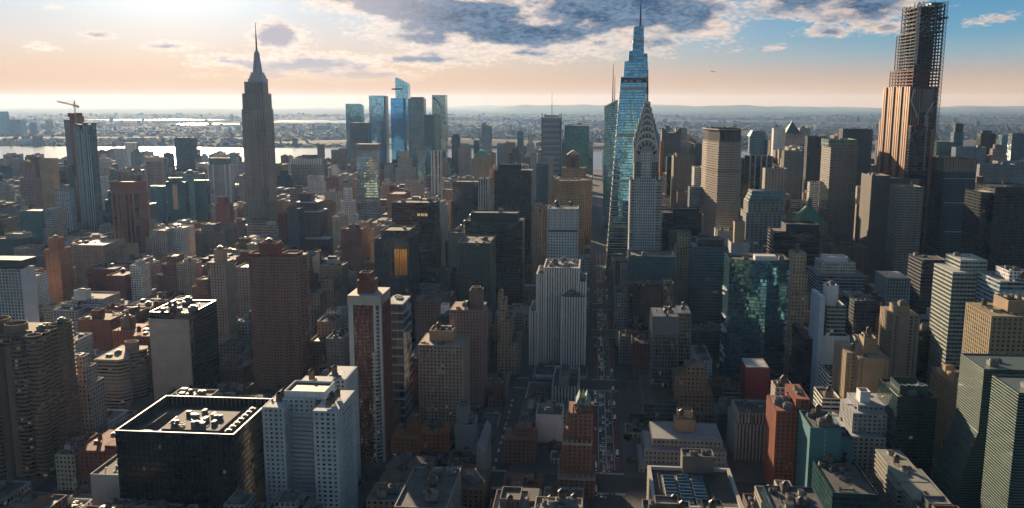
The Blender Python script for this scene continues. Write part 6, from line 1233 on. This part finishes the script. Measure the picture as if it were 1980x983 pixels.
def helmsley():
    Y = 1400; R = H('office_building', 'ornate stone palace block under a steep green copper roof with lantern', MB_BUILD, [(1537, 1601, 432, Y, 50), (1530, 1562, 412, Y + 60, 30)], st((.38, .33, .28), gD, 3.0, 3.6, .45, .55, blinds=.2), yb=470, clut=0)
    x0, z = at(1541, 430, Y + 4); x1 = at(1597, 430, Y + 4)[0]; h = at(1566, 400, Y + 20)[1] - z; GC = plain('palace_copper', (.09, .30, .20), .75)  # one even green for the copper roof and lantern dome
    wedge_roof(R, x0, x1, Y + 2, Y + 48, z - 2, h + 2, GC, 'copper_roof', .22); cx, cy = (x0 + x1) / 2, Y + 25; zt = z + h
    solid('lantern', ngon(cx, cy, 5, 8), zt - 1, zt + 8, plain('lantern_stone', (.22, .18, .12), .6), R); solid('lantern_dome', ngon(cx, cy, 5.4, 8), zt + 8, zt + 14, GC, R, top=ngon(cx, cy, 1, 8)); spire(R, cx, cy, zt + 14, at(1566, 377, Y + 20)[1], .8)
    for i in range(6): xx = x0 + 5 + (x1 - x0 - 10) * i / 5; solid('dormer', rect(xx - 1.3, xx + 1.3, Y + 3, Y + 8), z, z + 6, plain('dormer_stone', (.38, .34, .3), .7), R, top=rect(xx - .1, xx + .1, Y + 3, Y + 8))
helmsley()
H('office_tower', 'black tower with white horizontal bands before the green copper roof', MB_BUILD, [(1497, 1586, 448, 1165, 44), (1520, 1583, 434, 1172, 30, s_blankd)], st((.055, .055, .06), (.01, .01, .012), 9, 4.4, .99, .6, lit=0, blinds=0), yb=490, clut=3)
H('office_building', 'old brown brick block low between stone grid tower and bronze slab', MB_BUILD, [(1608, 1680, 478, 1290, 60), (1622, 1650, 470, 1300, 20)], s_brown, yb=530, clut=4)
H('office_building', 'stepped pale building cluster at the foot of the unfinished supertall', MB_BUILD, [(1658, 1690, 362, 1560, 44), (1668, 1694, 400, 1480, 40), (1672, 1696, 430, 1420, 30)], s_stone, yb=470, clut=2)
H('office_building', 'small white banded block behind the green copper roof', MB_BUILD, [(1566, 1592, 352, 1640, 36), (1530, 1560, 388, 1560, 30)], s_bandw, yb=400, clut=2)
H('office_tower', 'dark brown slab with bare lit side, hard before the unfinished supertall', MB_BUILD, [(1686, 1722, 340, 1310, 50), (1716, 1778, 345, 1330, 30)], st((.13, .11, .10), (.06, .055, .05), 400, 400, .01, .01, lit=0), yb=560, clut=3)
H('office_tower', 'brown tower with regular grid of pale framed windows before the dark brown slab', MB_BUILD, [(1740, 1787, 362, 1265, 46)], st((.30, .26, .22), (.03, .03, .035), 3.0, 3.7, .6, .55, blinds=.3), yb=530, clut=4)
H('office_tower', 'blue black tower with ribbed tan crown and glinting broken bands', MB_BUILD, [(1826, 1889, 316, 1310, 58)], st((.05, .08, .10), (.02, .05, .07), 2.2, 3.8, .8, .6, gr=.08, metal=.3, wr=.4), yb=500, clut=2,
  extra=lambda R: (facade(R, rect(at(1826, 316, 1309)[0] - .5, at(1889, 316, 1309)[0] + .5, 1309.3, 1368.8), at(1850, 333, 1309)[1], at(1850, 308, 1309)[1], st((.42, .32, .24), (.10, .07, .05), 2.4, 60, .5, .98, lit=0), 'crown'), [box('light_band', at(1827, q, 1309)[0], at(1888, q, 1309)[0], 1309.2, 1309.9, at(1850, q + 1.5, 1309)[1], at(1850, q, 1309)[1], plain('band_pale', (.35, .42, .44), .3, .5), R) for q in (345, 392, 448)]))
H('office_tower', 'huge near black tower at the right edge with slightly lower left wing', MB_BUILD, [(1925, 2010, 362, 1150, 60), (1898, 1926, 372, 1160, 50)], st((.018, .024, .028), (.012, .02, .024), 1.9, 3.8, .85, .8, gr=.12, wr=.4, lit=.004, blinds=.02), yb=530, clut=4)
H('office_tower', 'blue tower with raised notched top far right, under the horizon hills', MB_BUILD, [(1845, 1864, 256, 2250, 40), (1848, 1863, 239, 2256, 28, s_dark)], st((.22, .34, .42), gB, 2.4, 3.9, .8, .8, metal=.4), yb=300, clut=0)
H('office_building', 'long blue grey block of fine ribs at far right middle distance', MB_BUILD, [(1849, 1908, 285, 2000, 50)], st((.16, .24, .30), gB, 2.4, 3.8, .7, .7), yb=310, clut=3)
H('office_tower', 'black brown tower with flat top right of the blue ribbed block', MB_BUILD, [(1897, 1927, 258, 2150, 44), (1900, 1918, 253, 2156, 26, s_blankd)], s_black, yb=320, clut=1)
H('office_building', 'pink brown ziggurat building near the right edge', MB_BUILD, [(1915, 1948, 300, 2000, 40), (1920, 1942, 288, 2006, 30), (1924, 1938, 280, 2012, 20)], st((.30, .22, .20), gD, 3.2, 3.5, .5, .55), yb=340, clut=1)
H('office_building', 'pale long low slab with flat roof before the pink brown ziggurat', MB_BUILD, [(1895, 1965, 318, 1750, 50), (1930, 1990, 312, 1850, 50)], st((.24, .27, .29), gD, 4, 3.8, .6, .4), yb=350, clut=2)
H('apartment_tower', 'blue grey glass high rise at the far right edge of the skyline', MB_BUILD, [(1938, 1958, 262, 2450, 40), (1958, 1985, 258, 2300, 44, s_blue)], s_glass, yb=310, clut=1)
H('office_tower', 'stone slab tower right beside the ribbed crown tower', MB_BUILD, [(1889, 1903, 342, 1420, 44)], s_brown, yb=380, clut=1)
H('office_tower', 'dark slab with pale top left behind the far right blue tower', MB_BUILD, [(1812, 1846, 275, 2100, 50)], s_teal, yb=300, clut=1)

# ================================================================== FAR SHORE THINGS
def far_tower(lab, p0, p1, y, Y, s, cat='building', name='apartment_tower', group=None):
    x0, z = at(p0, y, Y); x1 = at(p1, y, Y)[0]
    R = root(name, lab, cat, (x0 + x1) / 2, Y + 15, 0, group); facade(R, rect(x0, x1, Y, Y + 35), 0, z, s); sheet('roof', rect(x0, x1, Y, Y + 35), z - .6, ROOFS[0], R)
    ZB.append((x0, x1, Y, Y + 35, z, None))
for lab, p0, p1, y, Y, s in [
    ('pale blue high rise cut by the left edge on the far shore, tallest there', -4, 11, 216, 7000, s_glass), ('lower slab beside the tallest far shore high rise at left edge', 17, 34, 232, 6900, s_blue),
    ('rounded blue far shore block right of the lower slab', 37, 45, 233, 6900, s_glass), ('small dark domed far shore block between two pale ones', 57, 66, 237, 6700, s_blue),
    ('pale far shore tower left of the crane', 87, 97, 233, 7400, s_stone), ('blue waterfront tower on the far bank with red sign light', 62, 76, 263, 5250, s_blue),
    ('low wide blue waterfront block on the far bank, left', 38, 56, 271, 5300, s_glass), ('distant wide slab on the plain between the crane and skyscraper with mast', 246, 273, 266, 5400, s_blue),
    ('small distant tower right of the distant wide slab on the plain', 289, 297, 266, 5600, s_stone), ('far dark block above the glittering river right of the art deco skyscraper', 613, 636, 243, 8500, s_blue)]:
    far_tower(lab, p0, p1, y, Y, s)
for lab, px in (('left white gas storage tank on the far plain', 1563), ('right white gas storage tank on the far plain', 1579)):
    x, z = at(px, 243, 8800); R = root('storage_tank', lab, 'storage tank', x, 8800, 0, 'pair of white gas tanks on the far plain')
    solid('tank_shell', ngon(x, 8800, 22, 20), 0, z, M_WHITE, R); solid('tank_dome', ngon(x, 8800, 22, 20), z, z + 7, M_WHITE, R, top=ngon(x, 8800, 6, 20))

# ================================================================== ALL THE OTHER BUILDINGS, BLOCK BY BLOCK
import numpy as np
GW, GH = 990, 492
zb = np.full((GH, GW), 1e9)
def raster(pts, depth, mark):
    P_ = [(a / 2, b / 2) for a, b in pts]; xs = [p[0] for p in P_]; ys = [p[1] for p in P_]
    x0, x1, y0, y1 = max(0, int(min(xs))), min(GW, int(max(xs)) + 1), max(0, int(min(ys))), min(GH, int(max(ys)) + 1)
    if x1 <= x0 or y1 <= y0: return 0
    gx, gy = np.meshgrid(np.arange(x0, x1) + .5, np.arange(y0, y1) + .5); ins1 = np.ones(gx.shape, bool); ins2 = ins1.copy()
    for i in range(len(P_)):
        a, b = P_[i], P_[(i + 1) % len(P_)]; c = (b[0] - a[0]) * (gy - a[1]) - (b[1] - a[1]) * (gx - a[0]); ins1 &= c >= 0; ins2 &= c <= 0
    m = (ins1 | ins2) & (zb[y0:y1, x0:x1] > depth); n = int(m.sum())
    if mark: zb[y0:y1, x0:x1][m] = depth
    return n
def vis(b, mark=True):
    x0, x1, y0, y1, z = b[:5]; p = lambda x, y, z: prj(x, y, z); n = raster([p(x0, y0, z), p(x1, y0, z), p(x1, y0, 0), p(x0, y0, 0)], y0, mark)
    n += raster([p(x0, y0, z), p(x1, y0, z), p(x1, y1, z), p(x0, y1, z)], y0, mark)
    if x0 > 5: n += raster([p(x0, y0, z), p(x0, y1, z), p(x0, y1, 0), p(x0, y0, 0)], y0, mark)
    if x1 < -5: n += raster([p(x1, y0, z), p(x1, y1, z), p(x1, y1, 0), p(x1, y0, 0)], y0, mark)
    return n
rng = random.Random(21); cand = []
def hmax(x0, x1, y):                                  # tallest height that keeps every measured building open to view
    a = prj(x0, y, 60)[0]; b = prj(x1, y, 60)[0]; a, b = min(a, b), max(a, b); hz_ = 400.0
    for p0, p1, Y, yb in CAPS:
        if Y > y and a < p1 and b > p0:
            ov = min(b, p1) - max(a, p0)
            if ov < 2.5: continue
            hz_ = min(hz_, at((a + b) / 2, yb - 2, y)[1])
    return hz_
def free(x0, x1, y0, y1): return not any(x0 < b - .5 and x1 > a + .5 and y0 < d_ - .5 and y1 > c + .5 for a, b, c, d_ in FOOT)
for k in range(-26, 30):
    xa, xb = STX(k) + sw(k) + 2.0, STX(k + 1) - sw(k + 1) - 2.0
    for j in range(-1, 13):
        ya = (AV[j] + 15) if j >= 0 else 455; yb_ = AV[j + 1] - 15
        if ya > 1300 and (prj(xa, ya, 40)[0] > 2080 or prj(xb, ya, 40)[0] < -90): continue
        for half in (0, 1):
            xm = (xa + xb) / 2; hx0, hx1 = (xa, xm - .4) if half == 0 else (xm + .4, xb); y = ya
            while y < yb_ - 12:
                L = min(rng.choice([14, 20, 26, 34, 44, 56]), yb_ - y)
                if yb_ - y - L < 12: L = yb_ - y
                y0, y1 = y, y + L - .5; y += L
                p = prj((hx0 + hx1) / 2, y0, 30)
                if p[0] < -120 or p[0] > 2100: continue
                xx0, xx1, yy0, yy1 = hx0, hx1, y0, y1
                if not free(xx0, xx1, yy0, yy1):
                    ok = False
                    for t_ in ((hx0, hx1, y0 + L * .5, y1), (hx0, hx1, y0, y0 + L * .5), (hx0, hx0 + (hx1 - hx0) * .5, y0, y1), (hx0 + (hx1 - hx0) * .5, hx1, y0, y1)):
                        if t_[3] - t_[2] > 10 and free(*t_): xx0, xx1, yy0, yy1 = t_; ok = True; break
                    if not ok: continue
                mid = abs((xx0 + xx1) / 2)
                if yy0 < 1150: base = rng.choice([16, 20, 24, 30, 38, 48, 60, 75]) if xx0 < -60 else rng.choice([18, 24, 32, 45, 60, 80])
                elif yy0 < 1950: base = rng.choice([24, 32, 40, 50, 62, 80, 100]) if xx0 < -350 else rng.choice([45, 60, 80, 100, 125, 150])
                elif yy0 < 2750: base = rng.choice([24, 32, 42, 55, 70, 95]) if xx0 < -300 else rng.choice([50, 70, 95, 120, 150, 175])
                else: base = rng.choice([14, 18, 24, 32, 45, 70]) if xx0 < -300 else rng.choice([24, 34, 50, 75, 105])
                if xx0 > 700 and yy0 > 1500: base *= .72
                hgt = min(base * rng.uniform(.85, 1.2), hmax(xx0, xx1, yy0) * rng.uniform(.9, 1.0))
                if hgt < 7: hgt = min(7, max(4.5, hgt))
                cand.append([xx0, xx1, yy0, yy1, hgt, rng.random()])
# front-to-back visibility with the measured towers in place
allb = [(b[2], 0, b) for b in ZB] + [(c[2], 1, c) for c in cand]; allb.sort(key=lambda t_: t_[0])
seen = []
for _, kind_, b in allb:
    n = vis(b)
    if kind_ and n > 6: seen.append((n, b))
seen.sort(key=lambda t_: -t_[0])
NFILL = 275
LM = [((-875, 1750), 'bronze chamfered tower'), ((-672, 1740), 'art deco skyscraper with mast')]
def lm(name, px, py, Y): return (px, py, Y, name)
LMS = [lm('fluted tan tower', 90, 800, 590), lm('black glass box tower', 350, 860, 500), lm('pale blue grey twin slabs', 590, 850, 515), lm('wavy striped apartment tower', 215, 740, 735),
       lm('black tower with blank pale wall', 345, 690, 762), lm('rippling pinkish brown tower', 535, 620, 800), lm('slender pale tan tower', 428, 580, 930), lm('slender red brick tower', 710, 700, 640),
       lm('white walled tower at left edge', 40, 560, 770), lm('orange brown brick tower', 112, 530, 1060), lm('bronze chamfered tower', 247, 430, 1470), lm('striped glass tower by the crane', 165, 350, 1750),
       lm('art deco skyscraper with mast', 497, 330, 1740), lm('dark setback tower with ledges', 596, 430, 1500), lm('hotel tower of blue windows', 709, 350, 1900), lm('black slab tower', 803, 480, 1120),
       lm('riverside glass cluster', 780, 240, 3100), lm('beige block with planted roof', 850, 740, 725), lm('purplish brown brick tower', 912, 690, 765), lm('notched black green tower', 990, 420, 1345),
       lm('dark teal tower with fins', 920, 520, 1000), lm('white ribbed stone tower', 1080, 620, 915), lm('square white tower', 1088, 450, 1120), lm('grey louvred tower', 1067, 280, 2450),
       lm('steel crowned spire', 1250, 400, 1190), lm('lozenge slab', 1397, 350, 1410), lm('silver mullioned tower', 1290, 680, 790), lm('folded blue glass tower', 1470, 620, 850),
       lm('jewelled crown tower', 1480, 440, 1290), lm('green copper roof', 1566, 430, 1400), lm('stone grid tower', 1630, 360, 1480), lm('unfinished supertall', 1765, 250, 1400),
       lm('blue black broken banded tower', 1855, 410, 1310), lm('huge near black tower', 1950, 430, 1150), lm('pale green banded tower', 1880, 610, 810), lm('white stepped slim tower', 1610, 640, 800),
       lm('warm tan turreted tower', 1690, 740, 690), lm('dark green zigzag roofed tower', 1775, 830, 612), lm('lined green glass tower', 1920, 860, 560), lm('rust red brick tower', 1530, 860, 612),
       lm('grey terraced stone building', 1320, 860, 640), lm('orange tan arcaded building', 1345, 760, 760), lm('gable crowned neo Tudor tower', 1115, 870, 600), lm('gas tanks on the far plain', 1570, 250, 8800)]
STY = [('red brick', s_red), ('brown', s_brown), ('brick', s_brick), ('tan', s_tan), ('beige', s_beige), ('grey', s_grey), ('stone', s_stone), ('white', s_white),
       ('dark glass', s_dark), ('teal glass', s_teal), ('banded grey', s_band), ('white ribbed', s_ribw), ('dark ribbed', s_ribd), ('blue glass', s_blue)]
def pick(b):
    r = random.Random(int(b[5] * 1e6)); x, y = b[0], b[2]
    if y < 1400 and x < -60: w_ = [4, 4, 5, 4, 3, 2, 2, 3, .5, .3, 1, 0, .2, .2]
    elif x > 0 and y < 1400: w_ = [3, 4, 3, 3, 2, 3, 2, 1.5, 3, 1.5, 2, .5, 2, 1]
    elif x > 0: w_ = [1, 4, 1, 3, 2, 3, 3, 1, 4, 3, 3, 1, 3, 3]
    else: w_ = [1.5, 4, 2, 4, 5, 4, 6, 2, 1, .7, 1.5, .8, .7, .6]
    return r, r.choices(STY, w_)[0]
plan = []; cnt = {}
NN = 0
for n, b in seen[:NFILL]:
    r, (cn, s) = pick(b); c = prj((b[0] + b[1]) / 2, b[2], b[4] * .7)
    L_ = min(LMS, key=lambda q: math.hypot(q[0] - c[0], (q[1] - c[1]) * 1.3)); dx = c[0] - L_[0]
    rel = ('right of' if dx > 22 else 'left of' if dx < -22 else ('in front of' if b[2] < L_[2] else 'behind'))
    hw_ = 'low' if b[4] < 26 else 'mid rise' if b[4] < 62 else 'tall'; ap = (cn in ('red brick', 'brown', 'brick', 'beige', 'white') and b[4] < 130)
    plan.append((math.hypot(c[0] - L_[0], c[1] - L_[1]), b, r, s, (hw_, cn, 'apartment block' if ap else 'office block', rel, L_[3]), ap))
plan.sort(key=lambda t_: t_[0]); ORD = ['nearest', 'second nearest', 'third nearest', 'fourth nearest', 'fifth nearest', 'sixth nearest', 'seventh nearest', 'eighth nearest', 'ninth nearest', 'tenth nearest']
for dist, b, r, s, key, ap in plan:
    i = cnt.get(key, 0); cnt[key] = i + 1
    lab = f'{key[0]} {key[1]} {key[2]}, {ORD[i]} such block {key[3]} the {key[4]}'
    if len(lab.split()) > 16: lab = f'{key[0]} {key[1]} {key[2]}, {ORD[i]} {key[3]} the {key[4]}'
    x0, x1, y0, y1, z = b[:5]; bl = []; w_, d_ = x1 - x0, y1 - y0; q = r.random(); s = S({**s, 'lit': s.get('lit', .012)})
    if z > 45 and q < .45 and w_ > 16 and d_ > 16:
        f_ = r.uniform(.55, .8); bl = [[x0, x1, y0, y1, z * f_, s], [x0 + w_ * .14, x1 - w_ * .14, y0 + d_ * .16, y1 - d_ * .1, z * (f_ + 1) / 2 + 2, s], [x0 + w_ * .28, x1 - w_ * .28, y0 + d_ * .3, y1 - d_ * .2, z, s]]
    elif q < .72 and w_ > 12 and d_ > 12 and z > 16: bl = [[x0, x1, y0, y1, z - 4.5, s], [x0 + w_ * r.uniform(.2, .35), x1 - w_ * r.uniform(.2, .35), y0 + d_ * r.uniform(.25, .45), y1 - d_ * .2, z, s_blankb if s.wall[0] < .3 else s_blank]]
    else: bl = [[x0, x1, y0, y1, z, s]]
    build('apartment_building' if ap else 'office_building', lab, 'building', bl, 6 if y0 < 900 else 4 if y0 < 1300 else 2, group='blocks filling the streets between the landmark towers', reg=False)
# everything smaller in view: one far mass of blocks
V, Fc, U, T = [], [], [], []
def mass(x0, x1, y0, y1, z, tone, rt):
    s0 = len(V); g = gbox(x0, x1, y0, y1, 0, z); V.extend(g[0])
    for i, f in enumerate(g[1][:5]):
        Fc.append(tuple(a + s0 for a in f)); L = (x1 - x0) if i in (0, 2) else (y1 - y0)
        U.append(side_uv(L, 0, z, 3.4, (s0 // 8) % 97 + i) if i < 4 else [(0, 0)] * 4); T.extend([tone if i < 4 else rt] * 4)
TN = [BRICK, BROWN, TAN, BEIGE, STONE, GREY, (.5, .5, .48), (.08, .09, .10), (.10, .13, .16), REDB]
for n, b in seen[NFILL:]:
    r = random.Random(int(b[5] * 1e6)); t_ = r.choices(TN, [2, 3, 3, 3, 4, 3, 1.5, 1.2, 1, 1])[0]; q = r.choice([.1, .2, .3, .4]); mass(*b[:5], t_, (q, q, q))
    if b[4] > 20: w_ = b[1] - b[0]; mass(b[0] + w_ * .3, b[1] - w_ * .3, b[2] + 3, b[2] + (b[3] - b[2]) * .6, b[4] + 4, t_, (q, q, q))
o = mesh_obj('distant_blocks', V, Fc, [fac((.3, .3, .3), gD, 3.4, 3.5, .5, .52, attr=True)], None, None, U)
def tones(o):
    a = o.data.color_attributes.new('tone', 'FLOAT_COLOR', 'CORNER'); a.data.foreach_set('color', [q for t_ in T for q in (*t_, 1)])
tones(o); o['kind'] = 'stuff'; o['label'] = 'mass of smaller city blocks far off between the towers'; o['category'] = 'buildings'
V, Fc, U, T = [], [], [], []
r = random.Random(77)
for i in range(15000):
    Y = 5250 + (r.random() ** 1.6) * 13000; px = r.uniform(-40, 2020); x = at(px, 260, Y)[0]; dn = math.sin(x * .0013 + 1) * math.sin(Y * .0011 + 2)
    if dn < -.25 and r.random() < .8 or any(abs(x - l[0]) < l[2] * 1.5 and abs(Y - l[1]) < l[3] * 1.6 for l in LAKES): continue
    sc = 1 + (Y - 5000) / 9000; w_ = r.uniform(9, 26) * sc * (3 if r.random() < .06 else 1); d_ = r.uniform(9, 22) * sc; hh = r.uniform(6, 13) * (1 if r.random() < .95 else r.uniform(2, 5))
    q = r.choice([.08, .12, .17, .28]); mass(x, x + w_, Y, Y + d_, hh, tuple(v * .22 for v in r.choice(TN)), (q * .4, q * .42, q * .45))
o = mesh_obj('far_shore_houses', V, Fc, [fac((.3, .3, .3), gD, 3.4, 3.5, .5, .52, attr=True)], None, None, U); tones(o); o['kind'] = 'stuff'; o['label'] = 'carpet of low houses and sheds beyond the river'; o['category'] = 'houses'
# tree masses on the far shore
V, Fc = [], []; r = random.Random(5)
for i in range(9000):
    Y = 5260 + (r.random() ** 1.5) * 9000; px = r.uniform(-40, 2020); x = at(px, 260, Y)[0]
    if math.sin(x * .0017 + 3) * math.sin(Y * .0014) > .15 and r.random() < .85 or any(abs(x - l[0]) < l[2] * 1.5 and abs(Y - l[1]) < l[3] * 1.6 for l in LAKES): continue
    w_ = r.uniform(8, 22); h_ = r.uniform(7, 15); s0 = len(V)
    V += [(x - w_, Y, 0), (x + w_, Y + r.uniform(-6, 6), 0), (x + w_ * .5, Y + 8, h_ * r.uniform(.6, 1)), (x - w_ * .5, Y + 6, h_), (x, Y + 24, 0)]; Fc += [(s0, s0 + 1, s0 + 2, s0 + 3), (s0 + 1, s0 + 4, s0 + 2), (s0 + 2, s0 + 4, s0 + 3), (s0 + 3, s0 + 4, s0)]
o = mesh_obj('far_shore_trees', V, Fc, [plain('far_foliage', (.045, .05, .022), .9, scale=.02, var=.35)]); o['kind'] = 'stuff'; o['label'] = 'tree cover on the far bank and plain'; o['category'] = 'trees'

# ================================================================== TRAFFIC, STREET TREES, AIRCRAFT
def car_tpl(nm, col, L=4.6, Wd=1.85, taxi=False):
    m = plain(nm + '_paint', col, .3, .2); g = plain('car_glass', (.02, .025, .03), .08); ty = plain('tyre', (.02, .02, .02), .9)
    hl = plain('headlamp', (.9, .9, .8), .3, emit=((1, .95, .85), .35)); tl = plain('tail_lamp', (.4, .02, .01), .3, emit=((1, .05, .02), .12))
    def frustum(x0, x1, y0, y1, z0, z1, i, j): V = [(x0, y0, z0), (x1, y0, z0), (x1, y1, z0), (x0, y1, z0), (x0 + i, y0 + j, z1), (x1 - i, y0 + j, z1), (x1 - i, y1 - j, z1), (x0 + i, y1 - j, z1)]; return V, gbox(0, 1, 0, 1, 0, 1)[1]
    w2, l2 = Wd / 2, L / 2; hs = .75 if L < 7 else 1.0; ch = 1.45 if L < 7 else 2.9
    pr = [P(frustum(-w2, w2, -l2, l2, .35, hs + .05, .06, .1), m), P(frustum(-w2 + .12, w2 - .12, -l2 + (1.1 if L < 7 else .1), l2 - (.8 if L < 7 else .1), hs + .05, ch - .08, .18 if L < 7 else .05, .5 if L < 7 else .1), g), P(frustum(-w2 + .3, w2 - .3, -l2 + (1.6 if L < 7 else .2), l2 - (1.3 if L < 7 else .2), ch - .08, ch, .05, .1), m)]
    for sx_ in (-1, 1):
        for sy_ in (-1, 1): pr.append(P(gbox(sx_ * w2 - .11, sx_ * w2 + .11, sy_ * (l2 - .9) - .33, sy_ * (l2 - .9) + .33, .02, .68), ty))
        pr.append(P(gbox(sx_ * (w2 - .35) - .2, sx_ * (w2 - .35) + .2, -l2 - .03, -l2 + .04, .55, .75), hl)); pr.append(P(gbox(sx_ * (w2 - .35) - .2, sx_ * (w2 - .35) + .2, l2 - .04, l2 + .03, .6, .78), tl))
    if taxi: pr.append(P(gbox(-.4, .4, -.15, .15, ch, ch + .22), M_WHITE))
    _tpl(nm, pr)
car_tpl('black_car', (.02, .02, .022)); car_tpl('white_car', (.65, .65, .65)); car_tpl('silver_car', (.35, .36, .38)); car_tpl('yellow_taxi', (.75, .42, .03), taxi=True); car_tpl('red_car', (.3, .03, .03)); car_tpl('white_bus', (.6, .62, .64), 12, 2.6)
r = random.Random(9)
DESC = {'black_car': 'black', 'white_car': 'white', 'silver_car': 'silver', 'yellow_taxi': 'yellow roof lit taxi', 'red_car': 'red', 'white_bus': 'white'}
def car(kind, x, y, rz, where, grp):
    o = bpy.data.objects.new('bus' if kind == 'white_bus' else 'taxi' if kind == 'yellow_taxi' else 'car', TPL[kind]); C.objects.link(o); o.location = (x, y, .21); o.rotation_euler.z = rz
    noun = 'city bus' if kind == 'white_bus' else '' if kind == 'yellow_taxi' else 'car'
    o['label'] = ' '.join(f'{DESC[kind]} {noun} {where}'.split()); o['category'] = 'bus' if kind == 'white_bus' else 'taxi' if kind == 'yellow_taxi' else 'car'; o['group'] = grp
for lane, dr in ((8.9, 0), (11.2, 0), (14.9, math.pi), (17.3, math.pi), (4.6, 0), (21.6, math.pi)):
    y = 585 + r.uniform(0, 20)
    while y < 1420:
        if not any(abs(y - a) < 14 for a in AV):
            bus = lane in (4.6, 21.6)
            if not bus or r.random() < .35:
                k = 'white_bus' if (bus and r.random() < .5) else r.choices(['black_car', 'white_car', 'silver_car', 'yellow_taxi', 'red_car'], [5, 3, 3, 2, .6])[0]
                car(k, lane + r.uniform(-.2, .2), y, dr, 'in the avenue traffic', DESC[k] + ' vehicles in the avenue traffic')
        y += r.choice([7, 8, 9, 14, 22, 34]) + (9 if lane in (4.6, 21.6) else 0)
for k in (-1, 1, -2):
    for i in range(12):
        y = 640 + i * 15 + r.uniform(-4, 4)
        if any(abs(y - a) < 14 for a in AV): continue
        kk = r.choice(['black_car', 'white_car', 'silver_car']); car(kk, STX(k) - 4.6, y, 0, 'parked along a side street', DESC[kk] + ' cars parked along side streets')
px0, py0 = -458, 672
for a in range(3):
    for b in range(9):
        if r.random() < .85: kk = r.choice(['black_car', 'silver_car', 'silver_car', 'white_car']); car(kk, px0 + b * 2.9, py0 + a * 13 + r.uniform(-.3, .3), 0, 'in the car park by the wavy tower', DESC[kk] + ' cars in the car park')
# trees
bark = plain('bark', (.10, .07, .05), .9)
def tree(x, y, h, leafc, lab, seed):
    R = root('street_tree', lab, 'tree', x, y, .2, 'street trees'); r = random.Random(seed); V, Fc = [], []
    beam_geo((x, y, .2), (x, y, h * .5), .28, V, Fc, 7)
    for i in range(6): a = i * 1.05 + r.random(); beam_geo((x, y, h * (.32 + .03 * i)), (x + math.cos(a) * h * .28, y + math.sin(a) * h * .28, h * r.uniform(.6, .8)), .11, V, Fc, 5)
    mesh_obj('trunk', V, Fc, [bark], R, origin=R.location); V, Fc = [], []
    cl = [(r.gauss(0, .17) * h, r.gauss(0, .17) * h, h * r.uniform(.5, .95)) for _ in range(11)]
    for i in range(750):
        c = cl[i % 11]; p = Vector((c[0] + r.gauss(0, .075) * h, c[1] + r.gauss(0, .075) * h, c[2] + r.gauss(0, .05) * h)); u = Vector((r.gauss(0, 1), r.gauss(0, 1), r.gauss(0, 1))).normalized(); v_ = u.orthogonal().normalized(); q = r.uniform(.18, .38); s0 = len(V)
        for e, f_ in ((-1, -1), (1, -1), (1, 1), (-1, 1)): w_ = p + u * e * q + v_ * f_ * q; V.append((x + w_.x, y + w_.y, w_.z))
        Fc.append((s0, s0 + 1, s0 + 2, s0 + 3))
    mesh_obj('crown', V, Fc, [leafc], R, origin=R.location)
gold = plain('leaf_gold', (.22, .14, .02), .7, scale=.5, var=.3); grn = plain('leaf_green', (.05, .08, .02), .7, scale=.5, var=.3)
for i, (px, py, Y, h, lf, lab) in enumerate([(686, 938, 616, 13, gold, 'golden leaved tree beside the slab of pale blue grey flats'), (700, 950, 606, 10, grn, 'green tree right of the golden leaved tree'),
    (1590, 962, 590, 10, grn, 'green tree at the foot of the smooth teal tower'), (1498, 905, 640, 9, gold, 'yellowing tree on the pavement near the rust red brick tower'), (1440, 790, 790, 12, grn, 'green tree left of the deep red windowless block'),
    (938, 925, 600, 9, grn, 'green tree on the side street pavement by the crosswalk'), (942, 890, 640, 9, gold, 'yellow tree above the green one on the side street'), (1218, 905, 640, 8, grn, 'small green tree on the right avenue pavement near the crosswalk'), (1214, 860, 690, 8, grn, 'second small green tree up the right avenue pavement'), (1133, 800, 770, 8, gold, 'small yellow tree on the left avenue pavement below the ribbed tower')]):
    v = FW + RT * ((px - 990) / F) + UP * ((491.5 - py) / F); t = -CH / v.z; tree(v.x * t, v.y * t, h, lf, lab, i)
# airliner, tiny over the hills
x, z = at(1379, 139, 6000); R = root('airliner', 'tiny dark airliner crossing the sky right of the glass supertall', 'aircraft', x, 6000, z); M = plain('aircraft_grey', (.2, .2, .22), .5)
V, Fc = [], []; beam_geo((x - 14, 6000, z), (x + 14, 6000, z), 2, V, Fc, 8); mesh_obj('fuselage', V, Fc, [M], R, origin=R.location)
mesh_obj('wing', [(x - 1, 5984, z - .5), (x + 2, 5984, z - .5), (x + 6, 6000, z - .3), (x - 4, 6000, z - .3), (x - 1, 5984, z - .8), (x + 2, 5984, z - .8), (x + 6, 6000, z - .8), (x - 4, 6000, z - .8)], gbox(0, 1, 0, 1, 0, 1)[1], [M], R, origin=R.location)
mesh_obj('wing', [(x - 4, 6000.2, z - .3), (x + 6, 6000.2, z - .3), (x + 2, 6016, z - .5), (x - 1, 6016, z - .5), (x - 4, 6000.2, z - .8), (x + 6, 6000.2, z - .8), (x + 2, 6016, z - .8), (x - 1, 6016, z - .8)], gbox(0, 1, 0, 1, 0, 1)[1], [M], R, origin=R.location)
mesh_obj('tail_fin', [(x - 14, 6000, z + 1), (x - 9, 6000, z + 1), (x - 13, 6000, z + 7), (x - 15, 6000, z + 7), (x - 14, 6000.6, z + 1), (x - 9, 6000.6, z + 1), (x - 13, 6000.6, z + 7), (x - 15, 6000.6, z + 7)], gbox(0, 1, 0, 1, 0, 1)[1], [M], R, origin=R.location)
print('OBJ', len(bpy.data.objects), 'cand', len(cand), 'seen', len(seen), 'maxcnt', max(cnt.values()))
